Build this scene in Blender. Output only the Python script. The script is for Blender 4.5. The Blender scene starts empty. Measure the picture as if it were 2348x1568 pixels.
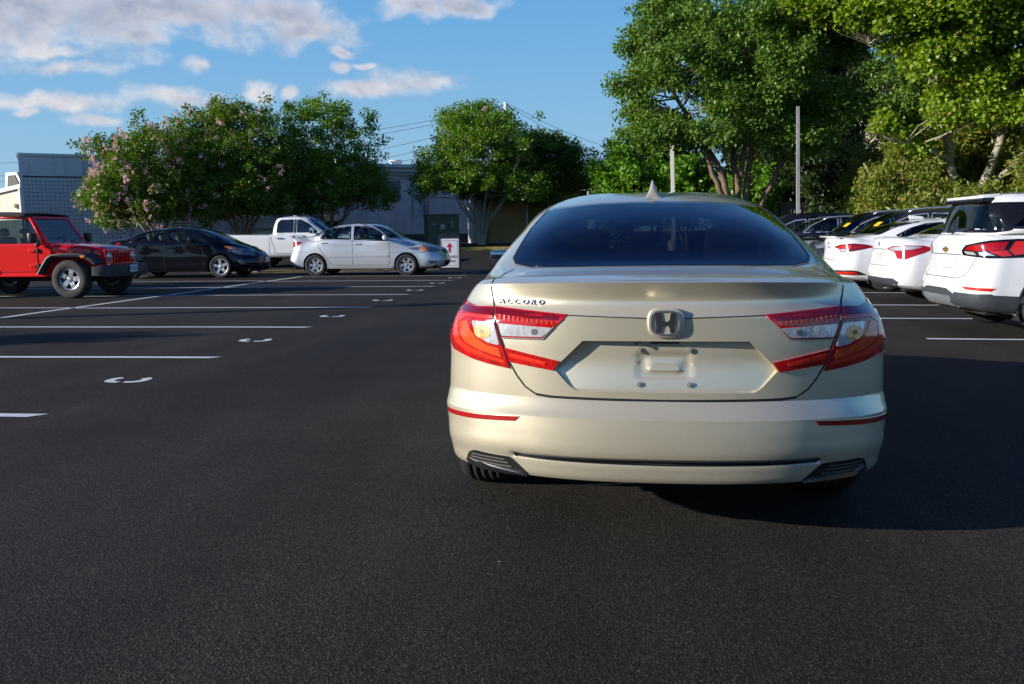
import bpy, bmesh, math, random
import numpy as np
from mathutils import Vector, Matrix
from mathutils.bvhtree import BVHTree
from mathutils.geometry import delaunay_2d_cdt

random.seed(7)
rng = np.random.default_rng(11)
scene = bpy.context.scene
COL = scene.collection

# ---------------------------------------------------------------- camera
R_ = math.radians
cam_d = bpy.data.cameras.new("camera")
cam = bpy.data.objects.new("camera", cam_d)
COL.objects.link(cam)
cam_d.sensor_width = 36.0
cam_d.lens = 36.0 * 2000.0 / 2348.0
cam_d.clip_start = 0.05
cam_d.clip_end = 3000.0
PITCH = math.atan(251.5 / 2000.0)
YAW = math.atan(211.0 / 2015.8)
cam.matrix_world = (Matrix.Translation((0, 0, 1.25)) @ Matrix.Rotation(YAW, 4, 'Z')
                    @ Matrix.Rotation(math.pi / 2 - PITCH, 4, 'X') @ Matrix.Rotation(-0.0113, 4, 'Z'))
scene.camera = cam
cam_d.dof.use_dof = False

# ---------------------------------------------------------------- light, sky, exposure
SUN_AZ = R_(20.5)      # light travels towards +X and a little towards +Y
SUN_EL = R_(15.8)
sdir = Vector((math.cos(SUN_AZ) * math.cos(SUN_EL), math.sin(SUN_AZ) * math.cos(SUN_EL), -math.sin(SUN_EL)))
sun_d = bpy.data.lights.new("sun", 'SUN')
sun_d.energy = 5.0
sun_d.angle = R_(0.53)
sun_d.color = (1.0, 0.955, 0.88)
sun = bpy.data.objects.new("sun", sun_d)
COL.objects.link(sun)
sun.location = (-40, -10, 30)
sun.rotation_euler = sdir.to_track_quat('-Z', 'Y').to_euler()

vs = scene.view_settings
vs.view_transform = 'Standard'
vs.look = 'None'
vs.exposure = 0.45
vs.gamma = 1.0
vs.use_curve_mapping = False
scene.cycles.use_denoising = True
scene.cycles.max_bounces = 8
scene.cycles.use_adaptive_sampling = True
scene.cycles.adaptive_threshold = 0.025
scene.cycles.transparent_max_bounces = 24
scene.cycles.sample_clamp_indirect = 6.0
scene.cycles.caustics_reflective = False
scene.cycles.caustics_refractive = False


class NT:
    """small helper to wire shader nodes"""
    def __init__(self, tree):
        self.t = tree
        self.n = tree.nodes
        self.l = tree.links

    def new(self, kind, **kw):
        n = self.n.new(kind)
        for k, v in kw.items():
            setattr(n, k, v)
        return n

    def link(self, a, b):
        self.l.new(a, b)

    def _in(self, sock, v):
        if v is None:
            return
        if isinstance(v, bpy.types.NodeSocket):
            self.l.new(v, sock)
        else:
            sock.default_value = v

    def math(self, op, a, b=None, c=None, clamp=False):
        n = self.n.new('ShaderNodeMath')
        n.operation = op
        n.use_clamp = clamp
        self._in(n.inputs[0], a)
        self._in(n.inputs[1], b)
        self._in(n.inputs[2], c)
        return n.outputs[0]

    def vmath(self, op, a, b=None, c=None):
        n = self.n.new('ShaderNodeVectorMath')
        n.operation = op
        self._in(n.inputs[0], a)
        self._in(n.inputs[1], b)
        if c is not None:
            self._in(n.inputs[2], c)
        return n.outputs['Value'] if op in ('LENGTH', 'DOT_PRODUCT', 'DISTANCE') else n.outputs[0]

    def mix(self, fac, a, b, kind='RGBA', blend='MIX'):
        n = self.n.new('ShaderNodeMix')
        n.data_type = kind
        if kind == 'RGBA':
            n.blend_type = blend
            self._in(n.inputs[0], fac)
            self._in(n.inputs[6], a)
            self._in(n.inputs[7], b)
            return n.outputs[2]
        self._in(n.inputs[0], fac)
        self._in(n.inputs[2], a)
        self._in(n.inputs[3], b)
        return n.outputs[0]

    def smooth(self, v, lo, hi):
        n = self.n.new('ShaderNodeMapRange')
        n.interpolation_type = 'SMOOTHSTEP'
        self._in(n.inputs[0], v)
        n.inputs[1].default_value = lo
        n.inputs[2].default_value = hi
        return n.outputs[0]

    def noise(self, vec, scale, detail=4.0, rough=0.55, dist=0.0, out=0):
        n = self.n.new('ShaderNodeTexNoise')
        if vec is not None:
            self.l.new(vec, n.inputs['Vector'])
        n.inputs['Scale'].default_value = scale
        n.inputs['Detail'].default_value = detail
        n.inputs['Roughness'].default_value = rough
        n.inputs['Distortion'].default_value = dist
        return n.outputs[out]

    def voronoi(self, vec, scale, out='Distance', feature='F1'):
        n = self.n.new('ShaderNodeTexVoronoi')
        n.feature = feature
        if vec is not None:
            self.l.new(vec, n.inputs['Vector'])
        n.inputs['Scale'].default_value = scale
        return n.outputs[out]

    def bump(self, height, strength, dist, normal=None):
        n = self.n.new('ShaderNodeBump')
        n.inputs['Strength'].default_value = strength
        n.inputs['Distance'].default_value = dist
        self.l.new(height, n.inputs['Height'])
        if normal is not None:
            self.l.new(normal, n.inputs['Normal'])
        return n.outputs[0]


def px_dir(x, y):
    """direction of the point at (x, y) of the 2348 px wide picture, used to note where the clouds stood"""
    d = cam.matrix_world.to_3x3() @ Vector(((x - 1174) / 2000.0, -(y - 784) / 2000.0, -1.0))
    d.normalize()
    return math.atan2(d.x, d.y), math.asin(d.z)


world = bpy.data.worlds.new("World")
scene.world = world
world.use_nodes = True
w = NT(world.node_tree)
w.n.clear()
wo = w.new('ShaderNodeOutputWorld')
bg = w.new('ShaderNodeBackground')
bg.inputs[1].default_value = 1.0
w.link(bg.outputs[0], wo.inputs[0])
sky = w.new('ShaderNodeTexSky', sky_type='NISHITA')
sky.sun_disc = False
sky.sun_elevation = SUN_EL
sky.sun_rotation = math.atan2(-math.cos(SUN_AZ), -math.sin(SUN_AZ))
sky.altitude = 30
sky.air_density = 1.0
sky.dust_density = 0.3
sky.ozone_density = 1.0
tc = w.new('ShaderNodeTexCoord')
dirv = tc.outputs['Generated']
sep = w.new('ShaderNodeSeparateXYZ')
w.link(dirv, sep.inputs[0])
az = w.math('ARCTAN2', sep.outputs[0], sep.outputs[1])
el = w.math('ARCSINE', sep.outputs[2])
# clear blue: the physical sky tinted by a gradient from pale horizon to deep zenith
rmp = w.new('ShaderNodeValToRGB')
cr = rmp.color_ramp
for i, (p_, c_) in enumerate([(0.0, (.30, .46, .60)), (.07, (.215, .42, .62)), (.15, (.125, .345, .63)), (.24, (.085, .27, .60)), (.34, (.035, .122, .39)), (.45, (.015, .055, .25)), (1.0, (.006, .020, .085))]):
    e_ = cr.elements[i] if i < 2 else cr.elements.new(p_)
    e_.position = p_
    e_.color = (*c_, 1)
w.link(w.math('DIVIDE', el, 1.5708, clamp=True), rmp.inputs[0])
skyc = w.mix(0.80, w.vmath('MULTIPLY', sky.outputs[0], (.036, .044, .058)), rmp.outputs[0])
cmb = w.new('ShaderNodeCombineXYZ')
w.link(az, cmb.inputs[0])
w.link(el, cmb.inputs[1])
P = cmb.outputs[0]
# clouds: soft lumps (position, size) broken up by noise
CL = [(90, 10, 330, 78), (400, 22, 300, 62), (690, 66, 150, 44), (600, 22, 190, 40), (0, 60, 190, 62), (330, 90, 62, 20), (90, 104, 130, 18),
      (945, 16, 74, 26), (1060, 4, 95, 22), (140, 145, 92, 18), (440, 152, 34, 20), (797, 129, 30, 15), (793, 168, 26, 13), (853, 163, 28, 10),
      (955, 194, 108, 26), (840, 212, 95, 18), (150, 230, 135, 19), (412, 222, 95, 22), (604, 200, 36, 24), (674, 204, 20, 12), (225, 268, 56, 14), (50, 250, 24, 10)]
warp = w.noise(P, 9.0, 3.0, 0.6, out=1)
Pw = w.vmath('ADD', P, w.vmath('SCALE', w.vmath('SUBTRACT', warp, (0.5, 0.5, 0.5))))
Pw.node.inputs[1].links[0].from_node.inputs['Scale'].default_value = 0.05


def cloud_mask(pv):
    m = None
    for (cx, cy, rx, ry) in CL:
        a0, e0 = px_dir(cx, cy)
        ax, ay = rx / 2000.0, ry / 2000.0
        v = w.vmath('MULTIPLY_ADD', pv, (1 / ax, 1 / ay, 0), (-a0 / ax, -e0 / ay, 0))
        d = w.vmath('LENGTH', v)
        m = d if m is None else w.math('SMOOTH_MIN', m, d, 0.28)
    return w.math('SUBTRACT', 1.0, m)


mask = cloud_mask(Pw)
# beyond the part of the sky that was seen the same kind of scattered clouds goes on
gen = w.noise(w.vmath('MULTIPLY', Pw, (1.0, 2.3, 1.0)), 3.1, 2.0, 0.5)
a_in0, e_in0 = px_dir(1174, 300)
inview = w.vmath('LENGTH', w.vmath('MULTIPLY_ADD', P, (1 / 0.75, 1 / 0.36, 0), (-a_in0 / 0.75, -e_in0 / 0.36, 0)))
outw = w.smooth(inview, 0.9, 1.2)
gen2 = w.math('SUBTRACT', w.math('MULTIPLY_ADD', gen, 4.2, -2.75), w.smooth(el, 0.35, 0.75))
base = w.mix(outw, mask, gen2, 'FLOAT')
n1 = w.noise(w.vmath('MULTIPLY', Pw, (1.0, 1.5, 1.0)), 17.0, 5.0, 0.62)
n1b = w.noise(w.vmath('ADD', w.vmath('MULTIPLY', Pw, (1.0, 1.5, 1.0)), (0.010, -0.017, 0.0)), 17.0, 5.0, 0.62)
dens = w.math('ADD', base, w.math('MULTIPLY_ADD', n1, 2.4, -1.12))
alpha = w.smooth(dens, -0.22, 0.85)
alpha = w.math('MULTIPLY', alpha, w.smooth(el, 0.0, 0.10))
# thick middles and undersides are greyer, edges towards the sun brighter
thick = w.smooth(dens, 0.15, 1.1)
rim = w.math('MULTIPLY_ADD', w.math('SUBTRACT', n1, n1b), 3.0, 0.5, clamp=True)
shade = w.math('MULTIPLY_ADD', rim, 0.6, w.math('MULTIPLY', w.math('MULTIPLY', thick, w.math('MULTIPLY_ADD', w.smooth(el, .165, .215), .8, .2)), -0.66), clamp=False)
shade = w.math('ADD', shade, 0.52, clamp=True)
ccol = w.mix(shade, (0.245, 0.275, 0.365, 1), (0.60, 0.585, 0.605, 1))
final = w.mix(w.math('MULTIPLY', alpha, 0.90), skyc, ccol)
w.link(final, bg.inputs[0])
world.cycles.sampling_method = 'MANUAL'
world.cycles.sample_map_resolution = 512


# ---------------------------------------------------------------- helpers
def tag(o, label=None, cat=None, group=None, kind=None):
    if label:
        o["label"] = label
    if cat:
        o["category"] = cat
    if group:
        o["group"] = group
    if kind:
        o["kind"] = kind
    return o


def link(o, parent=None):
    COL.objects.link(o)
    if parent is not None:
        o.parent = parent
    return o


def empty(name, loc=(0, 0, 0), rz=0.0, parent=None):
    o = bpy.data.objects.new(name, None)
    o.location = loc
    o.rotation_euler = (0, 0, rz)
    o.empty_display_size = 0.2
    return link(o, parent)


def mesh_data(name, verts, faces, mats, smooth=True, fmat=None):
    me = bpy.data.meshes.new(name)
    verts = [tuple(v) for v in verts]
    me.from_pydata(verts, [], [tuple(int(i) for i in f) for f in faces])
    if not isinstance(mats, (list, tuple)):
        mats = [mats]
    for m in mats:
        me.materials.append(m)
    if smooth:
        me.polygons.foreach_set("use_smooth", [True] * len(me.polygons))
    if fmat is not None:
        me.polygons.foreach_set("material_index", list(fmat))
    me.update()
    return me


def mk(name, verts, faces, mats, parent=None, smooth=False, fmat=None, loc=None, rot=None):
    o = bpy.data.objects.new(name, mesh_data(name, verts, faces, mats, smooth, fmat))
    if loc is not None:
        o.location = loc
    if rot is not None:
        o.rotation_euler = rot
    return link(o, parent)


def mk_arrays(name, V, loops, nper, mat, parent=None, smooth=False):
    """big meshes: V (n,3), loops flat index array, nper vertices a face"""
    me = bpy.data.meshes.new(name)
    V = np.asarray(V, dtype=np.float32)
    loops = np.asarray(loops, dtype=np.int32).ravel()
    nf = len(loops) // nper
    me.vertices.add(len(V))
    me.vertices.foreach_set("co", V.ravel())
    me.loops.add(len(loops))
    me.loops.foreach_set("vertex_index", loops)
    me.polygons.add(nf)
    me.polygons.foreach_set("loop_start", np.arange(nf, dtype=np.int32) * nper)
    if smooth:
        me.polygons.foreach_set("use_smooth", np.ones(nf, dtype=bool))
    me.materials.append(mat)
    me.update(calc_edges=True)
    me.validate()
    o = bpy.data.objects.new(name, me)
    return link(o, parent)


class MB:
    """collects simple solids into one mesh"""
    def __init__(self):
        self.v, self.f, self.m = [], [], []

    def add(self, verts, faces, mi=0):
        k = len(self.v)
        self.v += [tuple(p) for p in verts]
        self.f += [tuple(i + k for i in f) for f in faces]
        self.m += [mi] * len(faces)
        return self

    def box(self, c, s, mi=0, rot=None, bev=0.0):
        hx, hy, hz = s[0] / 2, s[1] / 2, s[2] / 2
        if bev > 0:
            b = min(bev, hx * .9, hy * .9, hz * .9)
            pts, fs = [], []
            bm = bmesh.new()
            bmesh.ops.create_cube(bm, size=1.0)
            for v in bm.verts:
                v.co = Vector((v.co.x * 2 * hx, v.co.y * 2 * hy, v.co.z * 2 * hz))
            bmesh.ops.bevel(bm, geom=bm.edges[:], offset=b, segments=2, profile=0.6, affect='EDGES')
            bm.verts.index_update()
            pts = [v.co.copy() for v in bm.verts]
            fs = [[v.index for v in f.verts] for f in bm.faces]
            bm.free()
        else:
            pts = [Vector((x * hx, y * hy, z * hz)) for x in (-1, 1) for y in (-1, 1) for z in (-1, 1)]
            fs = [(0, 1, 3, 2), (4, 6, 7, 5), (0, 4, 5, 1), (2, 3, 7, 6), (0, 2, 6, 4), (1, 5, 7, 3)]
        M = Matrix.Identity(3) if rot is None else rot
        return self.add([Vector(c) + M @ p for p in pts], fs, mi)

    def tube(self, path, r, n=8, mi=0, cap=True):
        path = [Vector(p) for p in path]
        rs = r if isinstance(r, (list, tuple)) else [r] * len(path)
        V, F = [], []
        up = Vector((0.13, 0.31, 0.94))
        for i, p in enumerate(path):
            t = (path[min(i + 1, len(path) - 1)] - path[max(i - 1, 0)])
            if t.length < 1e-9:
                t = Vector((0, 0, 1))
            t.normalize()
            a = t.cross(up)
            if a.length < 1e-3:
                a = t.cross(Vector((1, 0, 0)))
            a.normalize()
            b = t.cross(a)
            for k in range(n):
                th = 2 * math.pi * k / n
                V.append(p + (a * math.cos(th) + b * math.sin(th)) * rs[i])
        for i in range(len(path) - 1):
            for k in range(n):
                k2 = (k + 1) % n
                F.append((i * n + k, i * n + k2, (i + 1) * n + k2, (i + 1) * n + k))
        if cap:
            F.append(tuple(range(n))[::-1])
            F.append(tuple((len(path) - 1) * n + k for k in range(n)))
        return self.add(V, F, mi)

    def lathe(self, prof, n=24, axis='z', c=(0, 0, 0), mi=0, arc=None):
        """prof: (radius, height) list revolved round the axis"""
        V, F = [], []
        full = arc is None
        a0, a1 = (0, 2 * math.pi) if full else arc
        m = n if full else n + 1
        for k in range(m):
            th = a0 + (a1 - a0) * k / n
            for (r, h) in prof:
                x, y, z = r * math.cos(th), r * math.sin(th), h
                if axis == 'x':
                    x, y, z = h, r * math.cos(th), r * math.sin(th)
                elif axis == 'y':
                    x, y, z = r * math.cos(th), h, r * math.sin(th)
                V.append((x + c[0], y + c[1], z + c[2]))
        q = len(prof)
        for k in range(n):
            k2 = (k + 1) % m
            for j in range(q - 1):
                F.append((k * q + j, k2 * q + j, k2 * q + j + 1, k * q + j + 1))
        return self.add(V, F, mi)

    def prism(self, poly, d0, d1, axis='y', mi=0):
        """poly of 2D points extruded along axis; (u,v) -> the other two axes"""
        n = len(poly)

        def P3(u, v, d):
            return {'y': (u, d, v), 'x': (d, u, v), 'z': (u, v, d)}[axis]
        V = [P3(u, v, d0) for u, v in poly] + [P3(u, v, d1) for u, v in poly]
        F = [tuple(range(n)), tuple(range(2 * n - 1, n - 1, -1))]
        F += [(i, n + i, n + (i + 1) % n, (i + 1) % n) for i in range(n)]
        return self.add(V, F, mi)

    def build(self, name, mats, parent=None, smooth=False, loc=None, rot=None, auto=None):
        o = mk(name, self.v, self.f, mats, parent, smooth, self.m, loc, rot)
        if auto is not None:
            smooth_by_angle(o, auto)
        else:
            bm = bmesh.new()
            bm.from_mesh(o.data)
            bmesh.ops.recalc_face_normals(bm, faces=bm.faces)
            bm.to_mesh(o.data)
            bm.free()
        return o


def smooth_by_angle(o, deg):
    bm = bmesh.new()
    bm.from_mesh(o.data)
    bmesh.ops.recalc_face_normals(bm, faces=bm.faces)
    lim = R_(deg)
    for f in bm.faces:
        f.smooth = True
    for e in bm.edges:
        if len(e.link_faces) == 2:
            e.smooth = e.calc_face_angle(0) < lim
        else:
            e.smooth = False
    bm.to_mesh(o.data)
    bm.free()


MATS = {}


def mat(name, col, rough=0.5, metal=0.0, coat=0.0, spec=0.5, var=0.0, vscale=6.0, bump=0.0, bscale=40.0, bdist=0.004,
        emit=None, trans=0.0, coord='Object', coat_rough=0.03, rvar=0.0):
    if name in MATS:
        return MATS[name]
    m = bpy.data.materials.new(name)
    m.use_nodes = True
    t = NT(m.node_tree)
    b = t.n['Principled BSDF']
    b.inputs['Base Color'].default_value = (*col, 1)
    b.inputs['Roughness'].default_value = rough
    b.inputs['Metallic'].default_value = metal
    b.inputs['Specular IOR Level'].default_value = spec
    b.inputs['Coat Weight'].default_value = coat
    b.inputs['Coat Roughness'].default_value = coat_rough
    if trans:
        b.inputs['Transmission Weight'].default_value = trans
    if emit:
        b.inputs['Emission Color'].default_value = (*emit[0], 1)
        b.inputs['Emission Strength'].default_value = emit[1]
    co = None
    if var > 0 or bump > 0 or rvar > 0:
        co = t.new('ShaderNodeTexCoord').outputs[coord]
    if var > 0:
        n = t.noise(co, vscale, 6.0, 0.62)
        f = t.smooth(n, 0.25, 0.75)
        lo = tuple(max(c * (1 - var), 0) for c in col) + (1,)
        hi = tuple(min(c * (1 + var), 1) for c in col) + (1,)
        t.link(t.mix(f, lo, hi), b.inputs['Base Color'])
    if rvar > 0:
        n = t.noise(co, vscale * 1.7, 5.0, 0.6)
        t.link(t.math('MULTIPLY_ADD', n, rvar, rough - rvar / 2, clamp=True), b.inputs['Roughness'])
    if bump > 0:
        n = t.noise(co, bscale, 5.0, 0.6)
        t.link(t.bump(n, bump, bdist), b.inputs['Normal'])
    MATS[name] = m
    return m


def new_mat(name):
    m = bpy.data.materials.new(name)
    m.use_nodes = True
    t = NT(m.node_tree)
    MATS[name] = m
    return m, t, t.n['Principled BSDF']


def lerp(a, b, t):
    return a + (b - a) * t


def sstep(a, b, x):
    t = np.clip((np.asarray(x, dtype=float) - a) / (b - a), 0, 1)
    return t * t * (3 - 2 * t)


def gz(x, y):
    """height of the ground: the lot is flat, and rises a little towards the building and towards the fence"""
    a = 0.42 * sstep(32.0, 45.0, y + 0.38 * (x + 12.0)) * (1 - sstep(2, 10, x))
    b = 0.95 * sstep(30.0, 42.0, y + 0.12 * x) * sstep(3, 12, x)
    return float(a + b)


# ---------------------------------------------------------------- ground
def asphalt():
    m, t, b = new_mat("asphalt")
    co = t.new('ShaderNodeTexCoord').outputs['Object']
    v1 = t.voronoi(co, 105.0, 'Distance')
    v1c = v1.node.outputs['Color']
    n2 = t.noise(co, 42.0, 4.0, 0.75)
    n3 = t.noise(co, 1.1, 4.0, 0.6)
    n4 = t.noise(co, 0.22, 2.0, 0.55)
    stone = t.smooth(v1, 0.60, 0.10)
    pits = t.smooth(n2, 0.36, 0.50)
    sepc = t.new('ShaderNodeSeparateColor')
    t.link(v1c, sepc.inputs[0])
    c = t.mix(stone, (0.024, 0.0206, 0.0165, 1), t.mix(sepc.outputs[1], (0.064, 0.0545, 0.0435, 1), (0.101, 0.0865, 0.069, 1)))
    lightst = t.smooth(sepc.outputs[0], 0.988, 0.995)
    c = t.mix(t.math('MULTIPLY', lightst, stone), c, (0.20, 0.185, 0.165, 1))
    c = t.mix(pits, (0.012, 0.0115, 0.011, 1), c)
    big = t.math('MULTIPLY_ADD', t.smooth(n3, 0.25, 0.8), 0.35, 0.80)
    big = t.math('MULTIPLY', big, t.math('MULTIPLY_ADD', t.smooth(n4, 0.3, 0.7), 0.32, 0.86))
    st = t.noise(t.vmath('MULTIPLY', co, (1.0, .12, 1.0)), .9, 4.0, .6)
    big = t.math('MULTIPLY', big, t.math('MULTIPLY_ADD', t.smooth(st, .35, .70), .42, .80))
    sp = t.noise(co, 2.3, 3.0, .7)
    big = t.math('MULTIPLY', big, t.math('MULTIPLY_ADD', t.smooth(sp, .70, .76), -.55, 1.0))
    c = t.vmath('SCALE', c)
    t.link(big, c.node.inputs['Scale'])
    t.link(c, b.inputs['Base Color'])
    b.inputs['Roughness'].default_value = 0.85
    b.inputs['Specular IOR Level'].default_value = 0.18
    h = t.math('ADD', t.math('MULTIPLY', stone, 0.55), t.math('MULTIPLY', pits, 0.9))
    t.link(t.bump(h, 0.60, 0.005), b.inputs['Normal'])
    return m


ASPH = asphalt()
xs = np.concatenate([np.linspace(-700, -70, 8)[:-1], np.arange(-70, 71, 2.0), np.linspace(70, 700, 8)[1:]])
ys = np.concatenate([np.linspace(-400, -10, 6)[:-1], np.arange(-10, 80, 2.0), np.linspace(80, 1500, 9)[1:]])
V = [(x, y, gz(x, y)) for y in ys for x in xs]
nx = len(xs)
F = [(j * nx + i, j * nx + i + 1, (j + 1) * nx + i + 1, (j + 1) * nx + i) for j in range(len(ys) - 1) for i in range(nx - 1)]
ground = mk("asphalt_ground", V, F, ASPH, smooth=True)
tag(ground, kind="structure")


# ---------------------------------------------------------------- painted markings
def paint(name, col):
    m, t, b = new_mat(name)
    co = t.new('ShaderNodeTexCoord').outputs['Object']
    n = t.noise(co, 60.0, 5.0, 0.7)
    n2 = t.noise(co, 3.0, 4.0, 0.6)
    f = t.math('MULTIPLY', t.smooth(n, 0.22, 0.40), t.math('MULTIPLY_ADD', n2, 0.4, 0.75, clamp=True))
    t.link(t.mix(f, (0.10, 0.10, 0.10, 1), (*col, 1)), b.inputs['Base Color'])
    b.inputs['Roughness'].default_value = 0.7
    t.link(t.bump(n, 0.5, 0.003), b.inputs['Normal'])
    return m


PW = paint("white_paint", (0.72, 0.72, 0.72))
PY = paint("yellow_paint", (0.62, 0.40, 0.03))


def stripe(name, p0, p1, width, m, wob=0.012, seed=0, label=None, parent=None, skew=0.0):
    r = random.Random(seed)
    p0, p1 = Vector((*p0, 0)), Vector((*p1, 0))
    d = (p1 - p0)
    L = d.length
    d.normalize()
    n = Vector((-d.y, d.x, 0))
    k = max(2, int(L / 0.35))
    ph, ph2 = r.uniform(0, 6), r.uniform(0, 6)
    V, F = [], []
    for i in range(k + 1):
        t = i / k
        off = wob * (math.sin(ph + t * L * 0.9) + 0.6 * math.sin(ph2 + t * L * 2.1))
        for s in (-1, 1):
            q = p0 + d * (L * t + (skew * s if i == k else 0)) + n * (off + s * width / 2 * (1 + 0.05 * math.sin(9 * t * L + ph)))
            V.append((q.x, q.y, gz(q.x, q.y) + 0.004))
    for i in range(k):
        F.append((2 * i, 2 * i + 1, 2 * i + 3, 2 * i + 2))
    o = mk(name, V, F, m, parent)
    tag(o, kind="structure")
    return o


LY = [5.68, 8.56, 11.45, 14.60, 17.67, 20.34, 22.93, 25.6, 28.3]
for i, y in enumerate(LY):
    stripe("stall_line", (-9.3, y - 0.05 + 0.02 * (i % 3)), (-3.97, y), 0.105, PW, 0.014, i, skew=0.05)
for i, y in enumerate([8.9, 11.75, 14.6, 17.5, 20.3, 23.2, 26.0]):
    stripe("stall_line", (-14.6, y), (-9.3, y), 0.105, PW, 0.014, 40 + i)
stripe("row_line", (-9.75, 3.0), (-8.95, 27.0), 0.115, PW, 0.02, 5)
for i, (x0, y) in enumerate([(3.65, 10.22), (2.9, 12.62), (3.0, 14.85), (3.2, 17.75), (3.3, 20.3), (3.4, 22.9)]):
    stripe("stall_line", (9.2, y - 0.55 * 0.62), (x0, y), 0.10, PW, 0.010, 20 + i)
# yellow no-parking hatching beside the pickup
for i, (a, bq) in enumerate([((-13.5, 29.6), (-5.4, 30.0)), ((-13.0, 28.4), (-11.2, 30.6)), ((-11.0, 28.1), (-9.0, 30.8)), ((-9.2, 28.0), (-7.2, 30.6)),
                             ((-7.4, 27.9), (-5.6, 30.3)), ((-13.5, 28.2), (-6.6, 28.0))]):
    stripe("yellow_hatch_line", a, bq, 0.13, PY, 0.015, 60 + i)


def letter_c(y, k):
    """stencilled letter, read from the aisle: two brackets with bridges left between them"""
    n = 26
    V, F = [], []
    ro, ri = 0.19, 0.112
    segs = [(R_(38), R_(175)), (R_(185), R_(322))]
    for a0, a1 in segs:
        b0 = len(V)
        for i in range(n + 1):
            a = lerp(a0, a1, i / n)
            ca, sa = math.cos(a), math.sin(a)
            e = lambda c: math.copysign(abs(c) ** 0.72, c)
            for r in (ri, ro):
                lx = e(ca) * r * (0.80 if r == ro else 0.74)
                ly = e(sa) * r * 1.0
                V.append((-4.14 - ly, y + lx, gz(-4.1, y) + 0.004))
        for i in range(n):
            F.append((b0 + 2 * i, b0 + 2 * i + 1, b0 + 2 * i + 3, b0 + 2 * i + 2))
    tag(mk("stencil_letter", V, F, PW), kind="structure")


for k in range(len(LY) - 1):
    letter_c((LY[k] + LY[k + 1]) / 2 + (0.05 if k == 0 else 0), k)
# ---------------------------------------------------------------- vehicle toolkit
def spl(K, ns, sym0=False, sym1=False):
    """smooth curve through keys; K (m, ..., 3), ns samples for each of the m-1 spans"""
    K = np.asarray(K, dtype=float)
    m = K.shape[0]
    h = np.maximum(np.linalg.norm(K[1:] - K[:-1], axis=-1, keepdims=True), 1e-4)
    d = (K[1:] - K[:-1]) / h
    T = np.zeros_like(K)
    T[1:-1] = (h[:-1] * d[1:] + h[1:] * d[:-1]) / (h[:-1] + h[1:])
    T[0] = d[0]
    T[-1] = d[-1]
    if sym0:
        T[0, ..., 1:] = 0
    if sym1:
        T[-1, ..., 1:] = 0
    out = []
    for i in range(m - 1):
        n = ns[i]
        for k in range(n):
            t = k / n
            h00, h10, h01, h11 = 2 * t**3 - 3 * t**2 + 1, t**3 - 2 * t**2 + t, -2 * t**3 + 3 * t**2, t**3 - t**2
            out.append(h00 * K[i] + h10 * h[i] * T[i] + h01 * K[i + 1] + h11 * h[i] * T[i + 1])
    out.append(K[-1])
    return np.array(out)


def corner(y0, z0, W, D, zc, n=3.0, sgn=1, angs=(0, 33, 58, 76, 90)):
    """five keys from the centre line round a car's corner to its side"""
    e = 2.0 / n
    out = []
    for a in angs:
        a = R_(a)
        s, c = math.sin(a) ** e, max(math.cos(a), 0) ** e
        u = 1 - c
        out.append((W * s, y0 + sgn * D * u, z0 + (zc - z0) * u))
    return out


def ring(rear, side, front):
    """rear/front: five keys from centre to side (front given centre first); side: (y, W, z) keys between"""
    return np.array(list(rear) + [(w_, y, z) for (y, w_, z) in side] + list(front)[::-1])


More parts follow.
